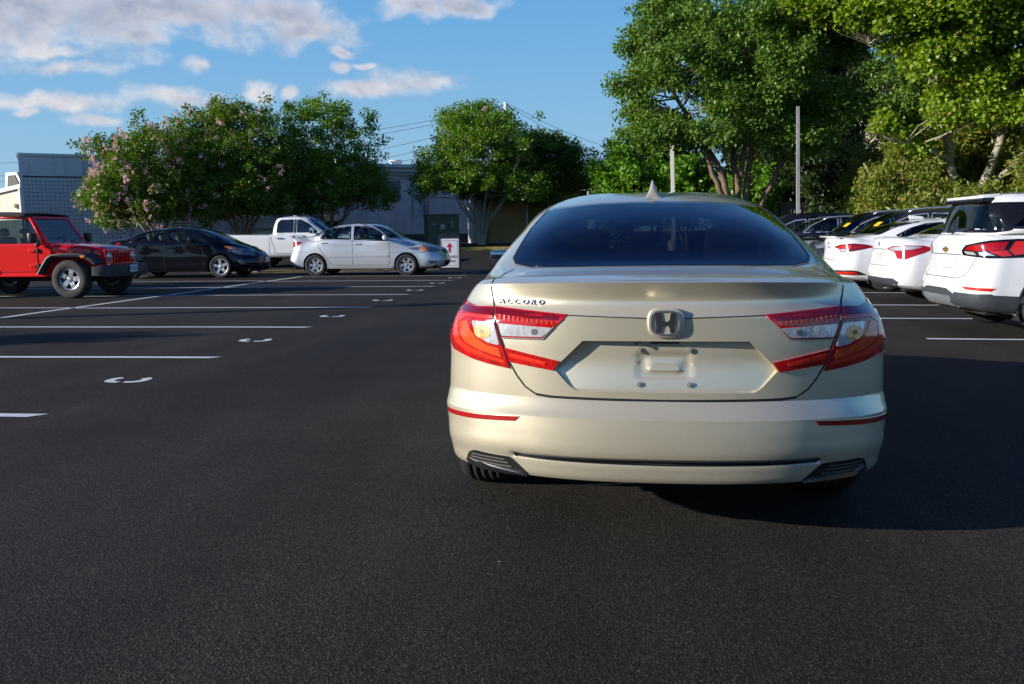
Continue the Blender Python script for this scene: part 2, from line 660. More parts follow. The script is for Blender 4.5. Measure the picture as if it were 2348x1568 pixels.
class Shell:
    """body surface made of rings; keeps the uncut surface for projecting panels on to it"""
    def __init__(self, rings, nt, nv, deform=None, creases=()):
        G0 = np.array([spl(r, nt, True, True) for r in rings])
        cut = [0] + sorted(creases) + [len(rings) - 1]
        parts = []
        for a, b in zip(cut[:-1], cut[1:]):
            q = spl(G0[a:b + 1], nv[a:b])
            parts.append(q if b == len(rings) - 1 else q[:-1])
        G = np.concatenate(parts)
        if deform is not None:
            G = deform(G)
        G[:, 0, 0] = 0
        G[:, -1, 0] = 0
        self.G = G
        nv_, n = G.shape[0], G.shape[1]
        mir = G[:, 1:-1][:, ::-1].copy()
        mir[..., 0] *= -1
        full = np.concatenate([G, mir], axis=1)
        m = full.shape[1]
        self.V = full.reshape(-1, 3)
        f = []
        idx = np.arange(nv_ * m).reshape(nv_, m)
        a, b = idx[:-1], idx[1:]
        q = np.stack([a, np.roll(a, -1, 1), np.roll(b, -1, 1), b], -1).reshape(-1, 4)
        self.Q = q
        self.cent = self.V[q].mean(1)
        v = self.V[q]
        nrm = np.cross(v[:, 2] - v[:, 0], v[:, 3] - v[:, 1])
        self.nrm = nrm / np.maximum(np.linalg.norm(nrm, axis=1, keepdims=True), 1e-9)
        self.bvh = BVHTree.FromPolygons([Vector(p) for p in self.V], [tuple(int(i) for i in x) for x in q])
        self.keep = np.ones(len(q), dtype=bool)
        self.snap = []

    def cut_arch(self, yw, zw, r, xmin=0.45):
        c = self.cent
        ins = ((c[:, 1] - yw) ** 2 + (c[:, 2] - zw) ** 2 < r * r) & (np.abs(c[:, 0]) > xmin)
        self.keep &= ~ins
        self.snap.append((yw, zw, r, ins))

    def cut_poly(self, poly, axis, margin, extra):
        c = self.cent
        P = {'x': c[:, [1, 2]], 'y': c[:, [0, 2]]}[axis]
        self.keep &= ~(inside(P, poly, margin) & extra(c))

    def mesh(self):
        V = self.V.copy()
        for yw, zw, r, ins in self.snap:
            vi = np.intersect1d(np.unique(self.Q[ins]), np.unique(self.Q[self.keep]))
            d = V[vi][:, 1:] - np.array([yw, zw])
            L = np.maximum(np.linalg.norm(d, axis=1, keepdims=True), 1e-6)
            V[vi, 1:] = np.array([yw, zw]) + d / L * r
        return V, self.Q[self.keep]

    def build(self, name, m, parent, lining=None):
        V, Q = self.mesh()
        o = mk(name, V, Q, m, parent, True)
        bm = bmesh.new()
        bm.from_mesh(o.data)
        bmesh.ops.remove_doubles(bm, verts=bm.verts, dist=2e-4)
        bmesh.ops.recalc_face_normals(bm, faces=bm.faces)
        for e in bm.edges:
            if len(e.link_faces) == 2 and e.calc_face_angle(0) > R_(24):
                e.smooth = False
        bm.to_mesh(o.data)
        bm.free()
        if lining is not None:
            vn = np.zeros_like(V)
            for k in range(4):
                np.add.at(vn, self.Q[:, k], self.nrm)
            vn /= np.maximum(np.linalg.norm(vn, axis=1, keepdims=True), 1e-9)
            cen = self.V.mean(0)
            sg = np.sign(np.sum(vn * (self.V - np.array([0, cen[1], 0.6])), axis=1).sum())
            mk("interior_lining", V - vn * sg * 0.03, Q, lining, parent, True)
        return o

    def hit(self, u, v, axis):
        o, d = {'x+': ((3, u, v), (-1, 0, 0)), 'x-': ((-3, u, v), (1, 0, 0)), 'y-': ((u, -2, v), (0, 1, 0)), 'y+': ((u, 9, v), (0, -1, 0)),
                'z': ((u, v, 4), (0, 0, -1)), 'c+': ((u * .7071 + 3, u * .7071 - 3, v), (-.7071, .7071, 0)),
                'c-': ((-u * .7071 - 3, u * .7071 - 3, v), (.7071, .7071, 0))}[axis]
        loc, nor, i, dist = self.bvh.ray_cast(Vector(o), Vector(d))
        if loc is None and axis != 'z':
            for q in range(1, 26):
                vv = v - .006 * q if v > .7 else v + .006 * q
                o2 = (o[0], o[1], vv)
                loc, nor, i, dist = self.bvh.ray_cast(Vector(o2), Vector(d))
                if loc is not None:
                    break
        if loc is None:
            loc, nor, i, dist = self.bvh.find_nearest(Vector(o) + Vector(d) * (2.1 if axis[0] == 'x' else (2.2 if axis == 'y-' else 4.3)))
        if nor.dot(Vector(d)) > 0:
            nor = -nor
        return loc, nor

    def panel(self, name, poly, axis, m, parent, off=0.003, res=0.06, skirt=0.006, push=None):
        """a thin shell with the outline poly laid on the body"""
        out = dens(poly, res)
        P = np.array(out)
        x0, y0 = P.min(0)
        x1, y1 = P.max(0)
        gx, gy = np.meshgrid(np.arange(x0 + res / 2, x1, res), np.arange(y0 + res / 2, y1, res))
        gp = np.stack([gx.ravel(), gy.ravel()], 1)
        gp = gp[inside(gp, out, res * 0.35)] if len(gp) else gp
        pts = [Vector(p) for p in out] + [Vector((float(a), float(b))) for a, b in gp]
        n = len(out)
        vv, ee, ff, *_ = delaunay_2d_cdt(pts, [(i, (i + 1) % n) for i in range(n)], [], 1, 1e-6)
        V = []
        for p in vv:
            loc, nor = self.hit(p[0], p[1], axis)
            q = loc + nor * off
            V.append(q)
        F = [tuple(f) for f in ff]
        # skirt back into the body
        cnt = {}
        for f in F:
            for a, b in zip(f, f[1:] + f[:1]):
                cnt[(min(a, b), max(a, b))] = cnt.get((min(a, b), max(a, b)), 0) + 1
        base = len(V)
        nb = {}
        for (a, b), c in cnt.items():
            if c == 1:
                for q in (a, b):
                    if q not in nb:
                        loc, nor = self.hit(vv[q][0], vv[q][1], axis)
                        nb[q] = len(V)
                        V.append(loc - nor * skirt)
                F.append((a, b, nb[b], nb[a]))
        o = mk(name, V, F, m, parent, True)
        smooth_by_angle(o, 40)
        return o

    def ribbon(self, name, path, axis, width, m, parent, off=0.0015, res=0.03, close=False):
        pts = dens(path, res, close)
        loc = [self.hit(p[0], p[1], axis) for p in pts]
        V, F = [], []
        n = len(loc)
        for i in range(n):
            a = loc[(i - 1) % n if close else max(i - 1, 0)][0]
            b = loc[(i + 1) % n if close else min(i + 1, n - 1)][0]
            t = b - a
            if t.length < 1e-7:
                t = Vector((0, 0, 1))
            s = t.normalized().cross(loc[i][1]).normalized() * width / 2
            q = loc[i][0] + loc[i][1] * off
            V += [q - s, q + s]
        for i in range(n if close else n - 1):
            j = (i + 1) % n
            F.append((2 * i, 2 * i + 1, 2 * j + 1, 2 * j))
        return mk(name, V, F, m, parent, True)


def dens(poly, res, close=True):
    out = []
    n = len(poly)
    for i in range(n if close else n - 1):
        a, b = np.array(poly[i], float), np.array(poly[(i + 1) % n], float)
        k = max(1, int(np.linalg.norm(b - a) / res))
        for j in range(k):
            out.append(tuple(a + (b - a) * j / k))
    if not close:
        out.append(tuple(poly[-1]))
    return out


def inside(P, poly, margin=0.0):
    P = np.asarray(P, float)
    poly = np.asarray(poly, float)
    x, y = P[:, 0], P[:, 1]
    ins = np.zeros(len(P), bool)
    dmin = np.full(len(P), 1e9)
    n = len(poly)
    for i in range(n):
        a, b = poly[i], poly[(i + 1) % n]
        cond = ((a[1] > y) != (b[1] > y))
        with np.errstate(divide='ignore', invalid='ignore'):
            xi = (b[0] - a[0]) * (y - a[1]) / (b[1] - a[1] + 1e-12) + a[0]
        ins ^= cond & (x < xi)
        ab = b - a
        t = np.clip(((P - a) @ ab) / max(ab @ ab, 1e-12), 0, 1)
        dmin = np.minimum(dmin, np.linalg.norm(P - (a + t[:, None] * ab), axis=1))
    return ins & (dmin > margin)


def sdist(P, poly):
    """signed distance to a polygon, positive inside"""
    P = np.asarray(P, float)
    poly = np.asarray(poly, float)
    d = np.full(len(P), 1e9)
    for i in range(len(poly)):
        a, b = poly[i], poly[(i + 1) % len(poly)]
        ab = b - a
        t = np.clip(((P - a) @ ab) / max(ab @ ab, 1e-12), 0, 1)
        d = np.minimum(d, np.linalg.norm(P - (a + t[:, None] * ab), axis=1))
    return np.where(inside(P, poly), d, -d)


def nearest_on(P, poly):
    P = np.asarray(P, float)
    poly = np.asarray(poly, float)
    d = np.full(len(P), 1e9)
    out = P.copy()
    for i in range(len(poly)):
        a, b = poly[i], poly[(i + 1) % len(poly)]
        ab = b - a
        t = np.clip(((P - a) @ ab) / max(ab @ ab, 1e-12), 0, 1)
        q = a + t[:, None] * ab
        dd = np.linalg.norm(P - q, axis=1)
        m = dd < d
        d[m] = dd[m]
        out[m] = q[m]
    return out


def rounded(poly, r, n=4):
    """polygon with rounded corners"""
    out = []
    m = len(poly)
    for i in range(m):
        p0, p, p1 = np.array(poly[i - 1], float), np.array(poly[i], float), np.array(poly[(i + 1) % m], float)
        a, b = p0 - p, p1 - p
        la, lb = np.linalg.norm(a), np.linalg.norm(b)
        rr = min(r, la * 0.45, lb * 0.45)
        s, e = p + a / la * rr, p + b / lb * rr
        for k in range(n + 1):
            t = k / n
            out.append(tuple((1 - t)**2 * s + 2 * t * (1 - t) * p + t * t * e))
    return out


def shrink(poly, d):
    """inset a (roughly convex) polygon by d"""
    P = np.asarray(poly, float)
    c = P.mean(0)
    A = 0.5 * sum(P[i][0] * P[(i + 1) % len(P)][1] - P[(i + 1) % len(P)][0] * P[i][1] for i in range(len(P)))
    sg = 1 if A > 0 else -1
    out = []
    for i in range(len(P)):
        e0 = P[i] - P[i - 1]
        e1 = P[(i + 1) % len(P)] - P[i]
        n0 = np.array([-e0[1], e0[0]]) / max(np.linalg.norm(e0), 1e-9) * sg
        n1 = np.array([-e1[1], e1[0]]) / max(np.linalg.norm(e1), 1e-9) * sg
        nn = n0 + n1
        L = np.linalg.norm(nn)
        nn = nn / L if L > 1e-6 else n0
        k = min(1.0 / max(nn @ n0, 0.45), 2.0)
        out.append(tuple(P[i] + nn * d * k))
    return out


def glass(name, tint, refl=1.0, ior=1.5):
    m, t, b = new_mat(name)
    t.n.remove(b)
    out = t.n['Material Output']
    tr = t.new('ShaderNodeBsdfTransparent')
    tr.inputs[0].default_value = (*tint, 1)
    gl = t.new('ShaderNodeBsdfGlossy')
    gl.inputs['Roughness'].default_value = 0.01
    gl.inputs[0].default_value = (refl, refl, refl, 1)
    ge = t.new('ShaderNodeNewGeometry')
    cs = t.math('ABSOLUTE', t.vmath('DOT_PRODUCT', ge.outputs['Normal'], ge.outputs['Incoming']))
    f0 = ((ior - 1) / (ior + 1)) ** 2
    fr = t.math('MULTIPLY_ADD', t.math('POWER', t.math('SUBTRACT', 1.0, cs, clamp=True), 5.0), 1 - f0, f0)
    mx = t.new('ShaderNodeMixShader')
    t.link(fr, mx.inputs[0])
    t.link(tr.outputs[0], mx.inputs[1])
    t.link(gl.outputs[0], mx.inputs[2])
    t.link(mx.outputs[0], out.inputs[0])
    return m


def car_paint(name, col, metal=0.0, rough=0.4, flake=0.0, dust=0.05, spec=0.5, coatr=0.02):
    m, t, b = new_mat(name)
    co = t.new('ShaderNodeTexCoord').outputs['Object']
    n = t.noise(co, 2.5, 6.0, 0.65)
    c = t.mix(t.math('MULTIPLY', t.smooth(n, 0.4, 0.8), dust), (*col, 1), (0.30, 0.27, 0.22, 1))
    if flake > 0:
        f = t.voronoi(co, 900.0, 'Color')
        s = t.new('ShaderNodeSeparateColor')
        t.link(f, s.inputs[0])
        c = t.mix(t.math('MULTIPLY', s.outputs[0], flake), c, tuple(min(1, x * 1.6) for x in col) + (1,))
    t.link(c, b.inputs['Base Color'])
    b.inputs['Metallic'].default_value = metal
    b.inputs['Roughness'].default_value = rough
    b.inputs['Specular IOR Level'].default_value = spec
    b.inputs['Coat Weight'].default_value = 1.0
    t.link(t.math('MULTIPLY_ADD', t.smooth(n, 0.3, 0.9), 0.05, coatr), b.inputs['Coat Roughness'])
    return m


M_BLACK = mat("black_plastic", (0.012, 0.012, 0.013), 0.45)
M_GREYP = mat("grey_plastic", (0.045, 0.048, 0.052), 0.55, var=0.15, vscale=8)
M_GLOSSB = mat("gloss_black", (0.008, 0.008, 0.009), 0.08)
M_GAP = mat("panel_gap", (0.006, 0.006, 0.006), 0.8)
M_TYRE = mat("tyre_rubber", (0.017, 0.0165, 0.016), 0.75, var=0.35, vscale=9, bump=0.3, bscale=60)
M_TYRED = mat("tyre_rubber_dusty", (0.045, 0.041, 0.036), 0.85, var=0.35, vscale=9, bump=0.4, bscale=60)
M_ALLOY = mat("alloy", (0.62, 0.63, 0.65), 0.28, 0.75, var=0.08)
M_ALLOYD = mat("alloy_dark", (0.04, 0.04, 0.042), 0.45, 0.6)
M_CHROME = mat("chrome", (0.80, 0.81, 0.83), 0.06, 1.0)
M_CABIN = mat("cabin_lining", (0.020, 0.020, 0.022), 0.8)
M_SEAT = mat("seat_fabric", (0.035, 0.035, 0.038), 0.85)
M_SEATB = mat("seat_beige", (0.30, 0.25, 0.18), 0.8)
M_UNDER = mat("underbody", (0.010, 0.010, 0.010), 0.9)
G_TINT = glass("tinted_glass", (0.10, 0.12, 0.13))
G_CLEAR = glass("clear_glass", (0.55, 0.66, 0.62))
G_DARK = glass("privacy_glass", (0.018, 0.02, 0.024))
M_RED = mat("red_lens", (0.36, 0.004, 0.005), 0.12, coat=1.0)
M_REDD = mat("dark_red_lens", (0.16, 0.004, 0.006), 0.10, coat=1.0)
M_REDB = mat("bright_red_lens", (0.58, 0.018, 0.008), 0.18, coat=1.0)
M_AMBER = mat("amber_lens", (0.75, 0.22, 0.02), 0.15, coat=1.0)
M_CLEARL = mat("clear_lens", (0.72, 0.74, 0.76), 0.12, 0.55, coat=1.0)
M_HEAD = mat("headlamp_lens", (0.22, 0.24, 0.26), 0.08, 0.4, coat=1.0)
M_PLATE = mat("plate_white", (0.62, 0.64, 0.66), 0.5)
M_PLATET = mat("plate_text", (0.05, 0.07, 0.16), 0.5)


def text_mesh(s, size, extrude=0.0, shear=0.0, sx=1.0, align='CENTER', bevel=0.0, embolden=0.0):
    cu = bpy.data.curves.new("lettering", 'FONT')
    cu.body = s
    cu.size = size
    cu.extrude = extrude
    cu.bevel_depth = bevel
    cu.shear = shear
    cu.offset = embolden
    cu.align_x = align
    cu.align_y = 'CENTER'
    cu.resolution_u = 4
    ob = bpy.data.objects.new("lettering", cu)
    COL.objects.link(ob)
    bpy.context.view_layer.update()
    dg = bpy.context.evaluated_depsgraph_get()
    me = bpy.data.meshes.new_from_object(ob.evaluated_get(dg))
    bpy.data.objects.remove(ob)
    bpy.data.curves.remove(cu)
    for v in me.vertices:
        v.co.x *= sx
    return me


def lettering(name, s, size, m, parent, mw, extrude=0.001, shear=0.0, sx=1.0, align='CENTER'):
    me = text_mesh(s, size, extrude, shear, sx, align)
    me.name = name
    me.materials.clear()
    me.materials.append(m)
    o = bpy.data.objects.new(name, me)
    link(o, parent)
    o.matrix_local = mw
    return o


def plate(parent, s, y, x, z, facing, tilt=0.0, w_=0.305, h_=0.155):
    """number plate; facing -1 towards the car's rear, +1 towards its front"""
    b = MB().box((x, y, z), (w_, 0.006, h_), 0, bev=0.003)
    o = b.build("number_plate", M_PLATE, parent)
    rz = 0 if facing < 0 else math.pi
    lettering("plate_lettering", s, h_ * 0.60, M_PLATET, o,
              Matrix.Translation((x, y + facing * 0.0045, z - 0.005)) @ Matrix.Rotation(rz, 4, 'Z') @ Matrix.Rotation(math.pi / 2, 4, 'X'), 0.0006, sx=0.95)
    return o


WHEEL_CACHE = {}


def wheel_meshes(R, w_, rr, spokes, style, tyre_m):
    key = (R, w_, rr, spokes, style, tyre_m.name)
    if key in WHEEL_CACHE:
        return WHEEL_CACHE[key]
    h = w_ / 2
    tp = [(rr - 0.012, -h * 0.80), (rr + 0.008, -h * 0.93), (lerp(rr, R, 0.45), -h * 1.0), (lerp(rr, R, 0.8), -h * 0.97), (R - 0.012, -h * 0.84), (R, -h * 0.62)]
    k = 4
    for i in range(k):
        a, b = -h * 0.62 + (2 * h * 0.62) * (i + 0.42) / k, -h * 0.62 + (2 * h * 0.62) * (i + 0.58) / k
        tp += [(R, a), (R - 0.008, a + 0.001), (R - 0.008, b - 0.001), (R, b)]
    tp += [(r, -x) for r, x in tp[:6][::-1]]
    tb = MB().lathe(tp, 48, 'x')
    # tread blocks: shallow lateral cuts along the shoulders
    tyre = mesh_data("tyre", tb.v, tb.f, tyre_m, True)
    rb = MB()
    # barrel, lip (outer side is +x)
    rb.lathe([(rr, h * 0.80), (rr - 0.012, h * 0.84), (rr - 0.026, h * 0.80), (rr - 0.034, h * 0.45), (rr - 0.05, -h * 0.7), (rr - 0.004, -h * 0.8)], 40, 'x')
    rb.lathe([(0.0, -h * 0.25), (rr - 0.045, -h * 0.25)], 40, 'x', mi=1)   # dark brake / backing
    rb.lathe([(rr * 0.62, -h * 0.12), (rr * 0.62, -h * 0.02), (rr * 0.25, -h * 0.02)], 32, 'x', mi=2)   # brake disc
    ro = rr - 0.022
    for s in range(spokes):
        a = 2 * math.pi * s / spokes + math.pi / 2
        if style == 'wide':
            wi, wo = rr * 0.20, rr * 0.235
        elif style == 'star':
            wi, wo = rr * 0.20, rr * 0.15
        elif style == 'six':
            wi, wo = rr * 0.17, rr * 0.19
        else:
            wi, wo = rr * 0.11, rr * 0.09
        V = []
        for (r, hw, x) in ((rr * 0.16, wi, h * 0.62), (rr * 0.55, (wi + wo) / 2, h * 0.70), (ro, wo, h * 0.70)):
            for sx_ in (-1, 1):
                for xx in (x, x - 0.028):
                    c, sn = math.cos(a), math.sin(a)
                    # local: radial r, tangential sx_*hw
                    V.append((xx, r * c - sx_ * hw * sn, r * sn + sx_ * hw * c))
        Fs = []
        for i in (0, 1):
            o = i * 4
            Fs += [(o, o + 4, o + 6, o + 2), (o + 1, o + 3, o + 7, o + 5), (o, o + 1, o + 5, o + 4), (o + 2, o + 6, o + 7, o + 3)]
        rb.add(V, Fs)
    rb.lathe([(0.0, h * 0.74), (rr * 0.13, h * 0.73), (rr * 0.17, h * 0.68), (rr * 0.27, h * 0.64), (rr * 0.28, h * 0.45)], 24, 'x')
    for s in range(5):
        a = 2 * math.pi * (s + 0.5) / 5 + math.pi / 2
        c, sn = math.cos(a), math.sin(a)
        rb.lathe([(0.0, 0.012), (0.010, 0.011), (0.0115, 0.0)], 8, 'x', (h * 0.655, rr * 0.215 * c, rr * 0.215 * sn), 1)
    rim = mesh_data("rim", rb.v, rb.f, [M_ALLOY, M_BLACK, M_ALLOYD], False, rb.m)
    bm = bmesh.new()
    bm.from_mesh(rim)
    bmesh.ops.recalc_face_normals(bm, faces=bm.faces)
    bm.to_mesh(rim)
    bm.free()
    WHEEL_CACHE[key] = (tyre, rim)
    return tyre, rim


def add_wheels(root, ys, xo, R, w_, rr, spokes, style, tyre_m=None, steer=0.0):
    tyre, rim = wheel_meshes(R, w_, rr, spokes, style, tyre_m or M_TYRE)
    for k, y in enumerate(ys):
        for s in (-1, 1):
            e = empty("wheel", (s * (xo - w_ / 2), y, R - 0.004), 0, root)
            e.rotation_euler = (random.uniform(0, 1.2), 0, (0 if s > 0 else math.pi) + (steer if k == 1 else 0))
            for nm, me in (("tyre", tyre), ("rim", rim)):
                link(bpy.data.objects.new(nm, me), e)


def wheel_wells(root, ys, zw, r, xi, xo):
    for y in ys:
        for s in (-1, 1):
            b = MB()
            b.lathe([(r, s * xi), (r, s * xo)], 24, 'x', (0, y, zw), 0, (R_(-25), R_(205)))
            b.lathe([(0.0, s * xi), (r, s * xi)], 24, 'x', (0, y, zw), 0, (R_(-25), R_(205)))
            b.build("wheel_well", M_UNDER, root)


def seat(root, x, y, z, w_=0.50, m=None, hr=True, lean=0.25, scale=1.0):
    m = m or M_SEAT
    b = MB()
    b.box((x, y + 0.02, z + 0.10), (w_, 0.52, 0.16), bev=0.05)
    rot = Matrix.Rotation(lean, 3, 'X')
    b.box(Vector((x, y - 0.27, z + 0.42)), (w_ * 0.95, 0.14, 0.62 * scale), rot=rot, bev=0.05)
    if hr:
        b.box(Vector((x, y - 0.40, z + 0.82 * scale)), (0.26, 0.10, 0.17), rot=rot, bev=0.045)
    return b.build("seat", m, root, True, auto=40)


def mirror_part(root, x, y, z, m, size=(0.20, 0.12, 0.14)):
    """door mirrors, both sides"""
    for s in (-1, 1):
        b = MB()
        b.box((s * (x + size[0] / 2 + 0.05), y, z), size, 0, Matrix.Rotation(s * -0.15, 3, 'Z'), bev=min(size) * 0.42)
        b.box((s * (x + 0.02), y + 0.02, z - size[2] * 0.25), (0.14, 0.05, 0.045), 1, bev=0.012)
        o = b.build("door_mirror", [m, M_BLACK], root, True, auto=40)


def underbody(root, L, W, z, y0=0.25, y1=None):
    y1 = y1 if y1 is not None else L - 0.25
    MB().box((0, (y0 + y1) / 2, z + 0.06), (W * 2, y1 - y0, 0.12), bev=0.03).build("underbody", M_UNDER, root)
# ---------------------------------------------------------------- generic passenger car
def car(name, label, P, paint_m, loc, rz, group=None):
    """P: dictionary of measures in metres, rear bumper at y = 0, nose at y = L"""
    root = empty(name, loc, rz)
    tag(root, label, P['cat'], group)
    L, W, zr = P['L'], P['W'], P['zr']
    zs = P.get('zsill', 0.22)
    zt, yt = P['zt'], P.get('yt', 0.04)          # tail edge height
    ygb, zgb = P['ygb'], P['zgb']                # rear glass base
    yrr, yrf = P['yrr'], P['yrf']                # roof rear, roof front
    ywb, zwb = P['ywb'], P['zwb']                # windscreen base
    zb0, zb1 = P['zb0'], P['zb1']                # belt at rear, at front
    zn, zh = P['zn'], P['zh']                    # nose edge height, hood mid height
    Wr = P.get('Wr', W * 0.68)                   # roof half width
    wb, wf = P.get('wb', W), P.get('wf', W)
    ya, yb_ = P['axles']
    nr, nf = P.get('nr', 3.2), P.get('nf', 2.6)
    Dr, Df = P.get('Dr', 0.5), P.get('Df', 0.75)
    ym = (ya + yb_) / 2
    yfs = L - Df

    def low(z_r, y_r, w_r, z_s, w_s, z_f, y_f, w_f, dr=Dr, df=Df):
        zsr, zsm, zsf = z_s
        return ring(corner(y_r, z_r, w_r, dr, zsr, nr), [(ya + 0.25, w_s, zsr), (ym, w_s, zsm), (yb_ - 0.2, w_s * 0.997, zsf)],
                    corner(y_f, z_f, w_f, df, zsf, nf, -1))
    bz = P.get('bump_z', 0.5)
    rk = P.get('rake', 0.05)
    R0 = low(zs + 0.06, 0.10, W * 0.86, (zs, zs, zs), W * 0.93, zs, L - 0.14, W * 0.86)
    R1 = low(zs + 0.10, 0.03, W * 0.93, (zs + 0.06, zs + 0.06, zs + 0.06), W * 0.965, zs + 0.06, L - 0.05, W * 0.93)
    R2 = low(bz, 0.0, W * 0.975, (0.46, 0.46, 0.45), W * 0.995, 0.44, L, W * 0.96)
    R3 = low(bz + 0.10, 0.03, W * 0.97, (0.62, 0.60, 0.58), W * 1.0, 0.54, L - 0.02, W * 0.95)
    R4 = low(lerp(bz + 0.1, zt, 0.5), yt, W * 0.93, (lerp(.62, zb0, .55), lerp(.6, (zb0 + zb1) / 2, .55), lerp(.58, zh, .5)), W * 0.985, lerp(0.54, zn, 0.6), L - 0.08, W * 0.90)
    R5 = low(zt - 0.03, yt + 0.0, W * 0.86, (zb0 - 0.07, (zb0 + zb1) / 2 - 0.07, lerp(zb1, zh, .6) - 0.06), W * 0.965, zn, L - 0.16, W * 0.80)
    R6 = low(zt, yt + 0.02, W * 0.82, (zb0 - 0.03, (zb0 + zb1) / 2 - 0.03, lerp(zb1, zh, .6) - 0.01), W * 0.945, zn + 0.04, L - 0.26, W * 0.74)
    # deck / bonnet
    zh2 = lerp(zh, zwb, 0.35)
    R7 = ring(corner(lerp(yt, ygb, 0.45), lerp(zt, zgb, 0.55) + P.get('deck_up', 0.01), W * 0.76, 0.35, zb0 - 0.01, nr),
              [(ya + 0.30, W * 0.93, zb0 - 0.01), (ym, W * 0.93, (zb0 + zb1) / 2 - 0.01), (yb_ - 0.35, W * 0.90, zb1 + 0.0)],
              corner(lerp(L - 0.26, ywb, 0.5), zh, W * 0.62, 0.35, zh + 0.01, 2.4, -1))
    R8 = ring([(0, ygb, zgb), (W * 0.40, ygb + 0.01, zgb), (W * 0.62, ygb + 0.05, zgb - 0.005), (W * 0.74, ygb + 0.16, zgb - 0.01), (W * 0.84, ygb + 0.34, lerp(zgb, zb0, 0.5) + 0.01)],
              [(max(ygb + 0.6, ya + 0.25), W * 0.905, zb0), (ym, W * 0.91, (zb0 + zb1) / 2), (ywb - 0.62, W * 0.90, zb1)],
              [(0, ywb, zwb), (W * 0.38, ywb - 0.02, zwb - 0.005), (W * 0.62, ywb - 0.09, zwb - 0.012), (W * 0.76, ywb - 0.20, zwb - 0.02), (W * 0.86, ywb - 0.38, zb1)])
    zm = P.get('zmid', 0.5)
    yg2, yw2 = lerp(ygb, yrr, 0.5) + P.get('gbow', 0.0), lerp(ywb, yrf, 0.5)
    zg2, zw2 = lerp(zgb, zr, 0.56), lerp(zwb, zr, 0.55)
    wm = lerp(W * 0.91, Wr, 0.52)
    R9 = ring([(0, yg2, zg2), (Wr * 0.5, yg2 + 0.01, zg2 - 0.005), (Wr * 0.86, yg2 + 0.05, zg2 - 0.012), (lerp(Wr, wm, 0.2), yg2 + 0.15, zg2 - 0.02), (lerp(Wr, wm, 0.7), yg2 + 0.30, zg2 - 0.02)],
              [(max(yg2 + 0.5, ya + 0.3), wm, lerp(zb0, zr, 0.54)), (ym, wm, lerp((zb0 + zb1) / 2, zr, 0.55)), (yw2 - 0.45, wm, lerp(zb1, zr, 0.54))],
              [(0, yw2, zw2), (Wr * 0.5, yw2 - 0.02, zw2 - 0.005), (Wr * 0.84, yw2 - 0.08, zw2 - 0.012), (Wr * 0.98, yw2 - 0.15, zw2 - 0.02), (lerp(Wr, wm, 0.7), yw2 - 0.28, zw2 - 0.03)])
    zrr = P.get('zrr', zr - 0.05)
    R10 = ring([(0, yrr, zrr), (Wr * 0.45, yrr + 0.01, zrr - 0.006), (Wr * 0.75, yrr + 0.04, zrr - 0.018), (Wr * 0.92, yrr + 0.12, zrr - 0.03), (Wr * 1.0, yrr + 0.30, zrr - 0.03)],
               [(lerp(yrr, yrf, 0.36), Wr * 1.02, zr - 0.065), (lerp(yrr, yrf, 0.55), Wr * 1.02, zr - 0.055), (lerp(yrr, yrf, 0.75), Wr * 1.0, zr - 0.06)],
               [(0, yrf, zr - 0.045), (Wr * 0.45, yrf - 0.02, zr - 0.05), (Wr * 0.75, yrf - 0.06, zr - 0.06), (Wr * 0.92, yrf - 0.13, zr - 0.07), (Wr * 0.99, yrf - 0.28, zr - 0.07)])
    c0, c1 = yrr + 0.22, yrf - 0.25
    R11 = ring([(0, c0, lerp(zrr, zr, .6)), (Wr * 0.3, c0 + .02, lerp(zrr, zr, .6) - .005), (Wr * 0.55, c0 + .06, lerp(zrr, zr, .6) - .01), (Wr * 0.72, c0 + .16, lerp(zrr, zr, .5) - .008), (Wr * 0.78, c0 + .3, zr - 0.03)],
               [(lerp(c0, c1, 0.36), Wr * 0.80, zr - 0.022), (lerp(c0, c1, 0.55), Wr * 0.80, zr - 0.018), (lerp(c0, c1, 0.75), Wr * 0.78, zr - 0.022)],
               [(0, c1, zr - 0.012), (Wr * 0.3, c1 - .02, zr - .014), (Wr * 0.55, c1 - .06, zr - .02), (Wr * 0.72, c1 - .14, zr - .028), (Wr * 0.77, c1 - .26, zr - 0.03)])
    yy = np.linspace(lerp(c0, c1, 0.25), lerp(c0, c1, 0.75), 13)
    R12 = np.array([(0, y, zr - 0.003 * abs(i - 6) / 6) for i, y in enumerate(yy)])
    rings = [R0, R1, R2, R3, R4, R5, R6, R7, R8, R9, R10, R11, R12]
    ntv = [4, 4, 4, 4, 9, 11, 11, 9, 4, 4, 4, 4]
    sh = Shell(rings, ntv, [2, 4, 3, 5, 5, 2, 4, 4, 6, 6, 3, 3], P.get('deform'))
    Rw = P['Rw']
    ra = P.get('ra', Rw + 0.055)
    for y in (ya, yb_):
        sh.cut_arch(y, Rw, ra)
    gm = P.get('glass', G_TINT)
    side_glass = P.get('side_glass', gm)
    lin = M_CABIN
    # windows: rounded outlines in side view and in end view
    wins = [rounded(p, 0.04) for p in P['windows']]
    for p in wins:
        sh.cut_poly(p, 'x', 0.022, lambda c: (np.abs(c[:, 0]) > 0.35))
    wr = P.get('rear_glass')
    wfp = P.get('windscreen')
    if wr:
        wr = rounded(wr, 0.06)
        sh.cut_poly(wr, 'y', 0.03, lambda c: c[:, 1] < ym)
    if wfp:
        wfp = rounded(wfp, 0.05)
        sh.cut_poly(wfp, 'y', 0.03, lambda c: c[:, 1] > ym)
    body = sh.build("body", paint_m, root, lin)
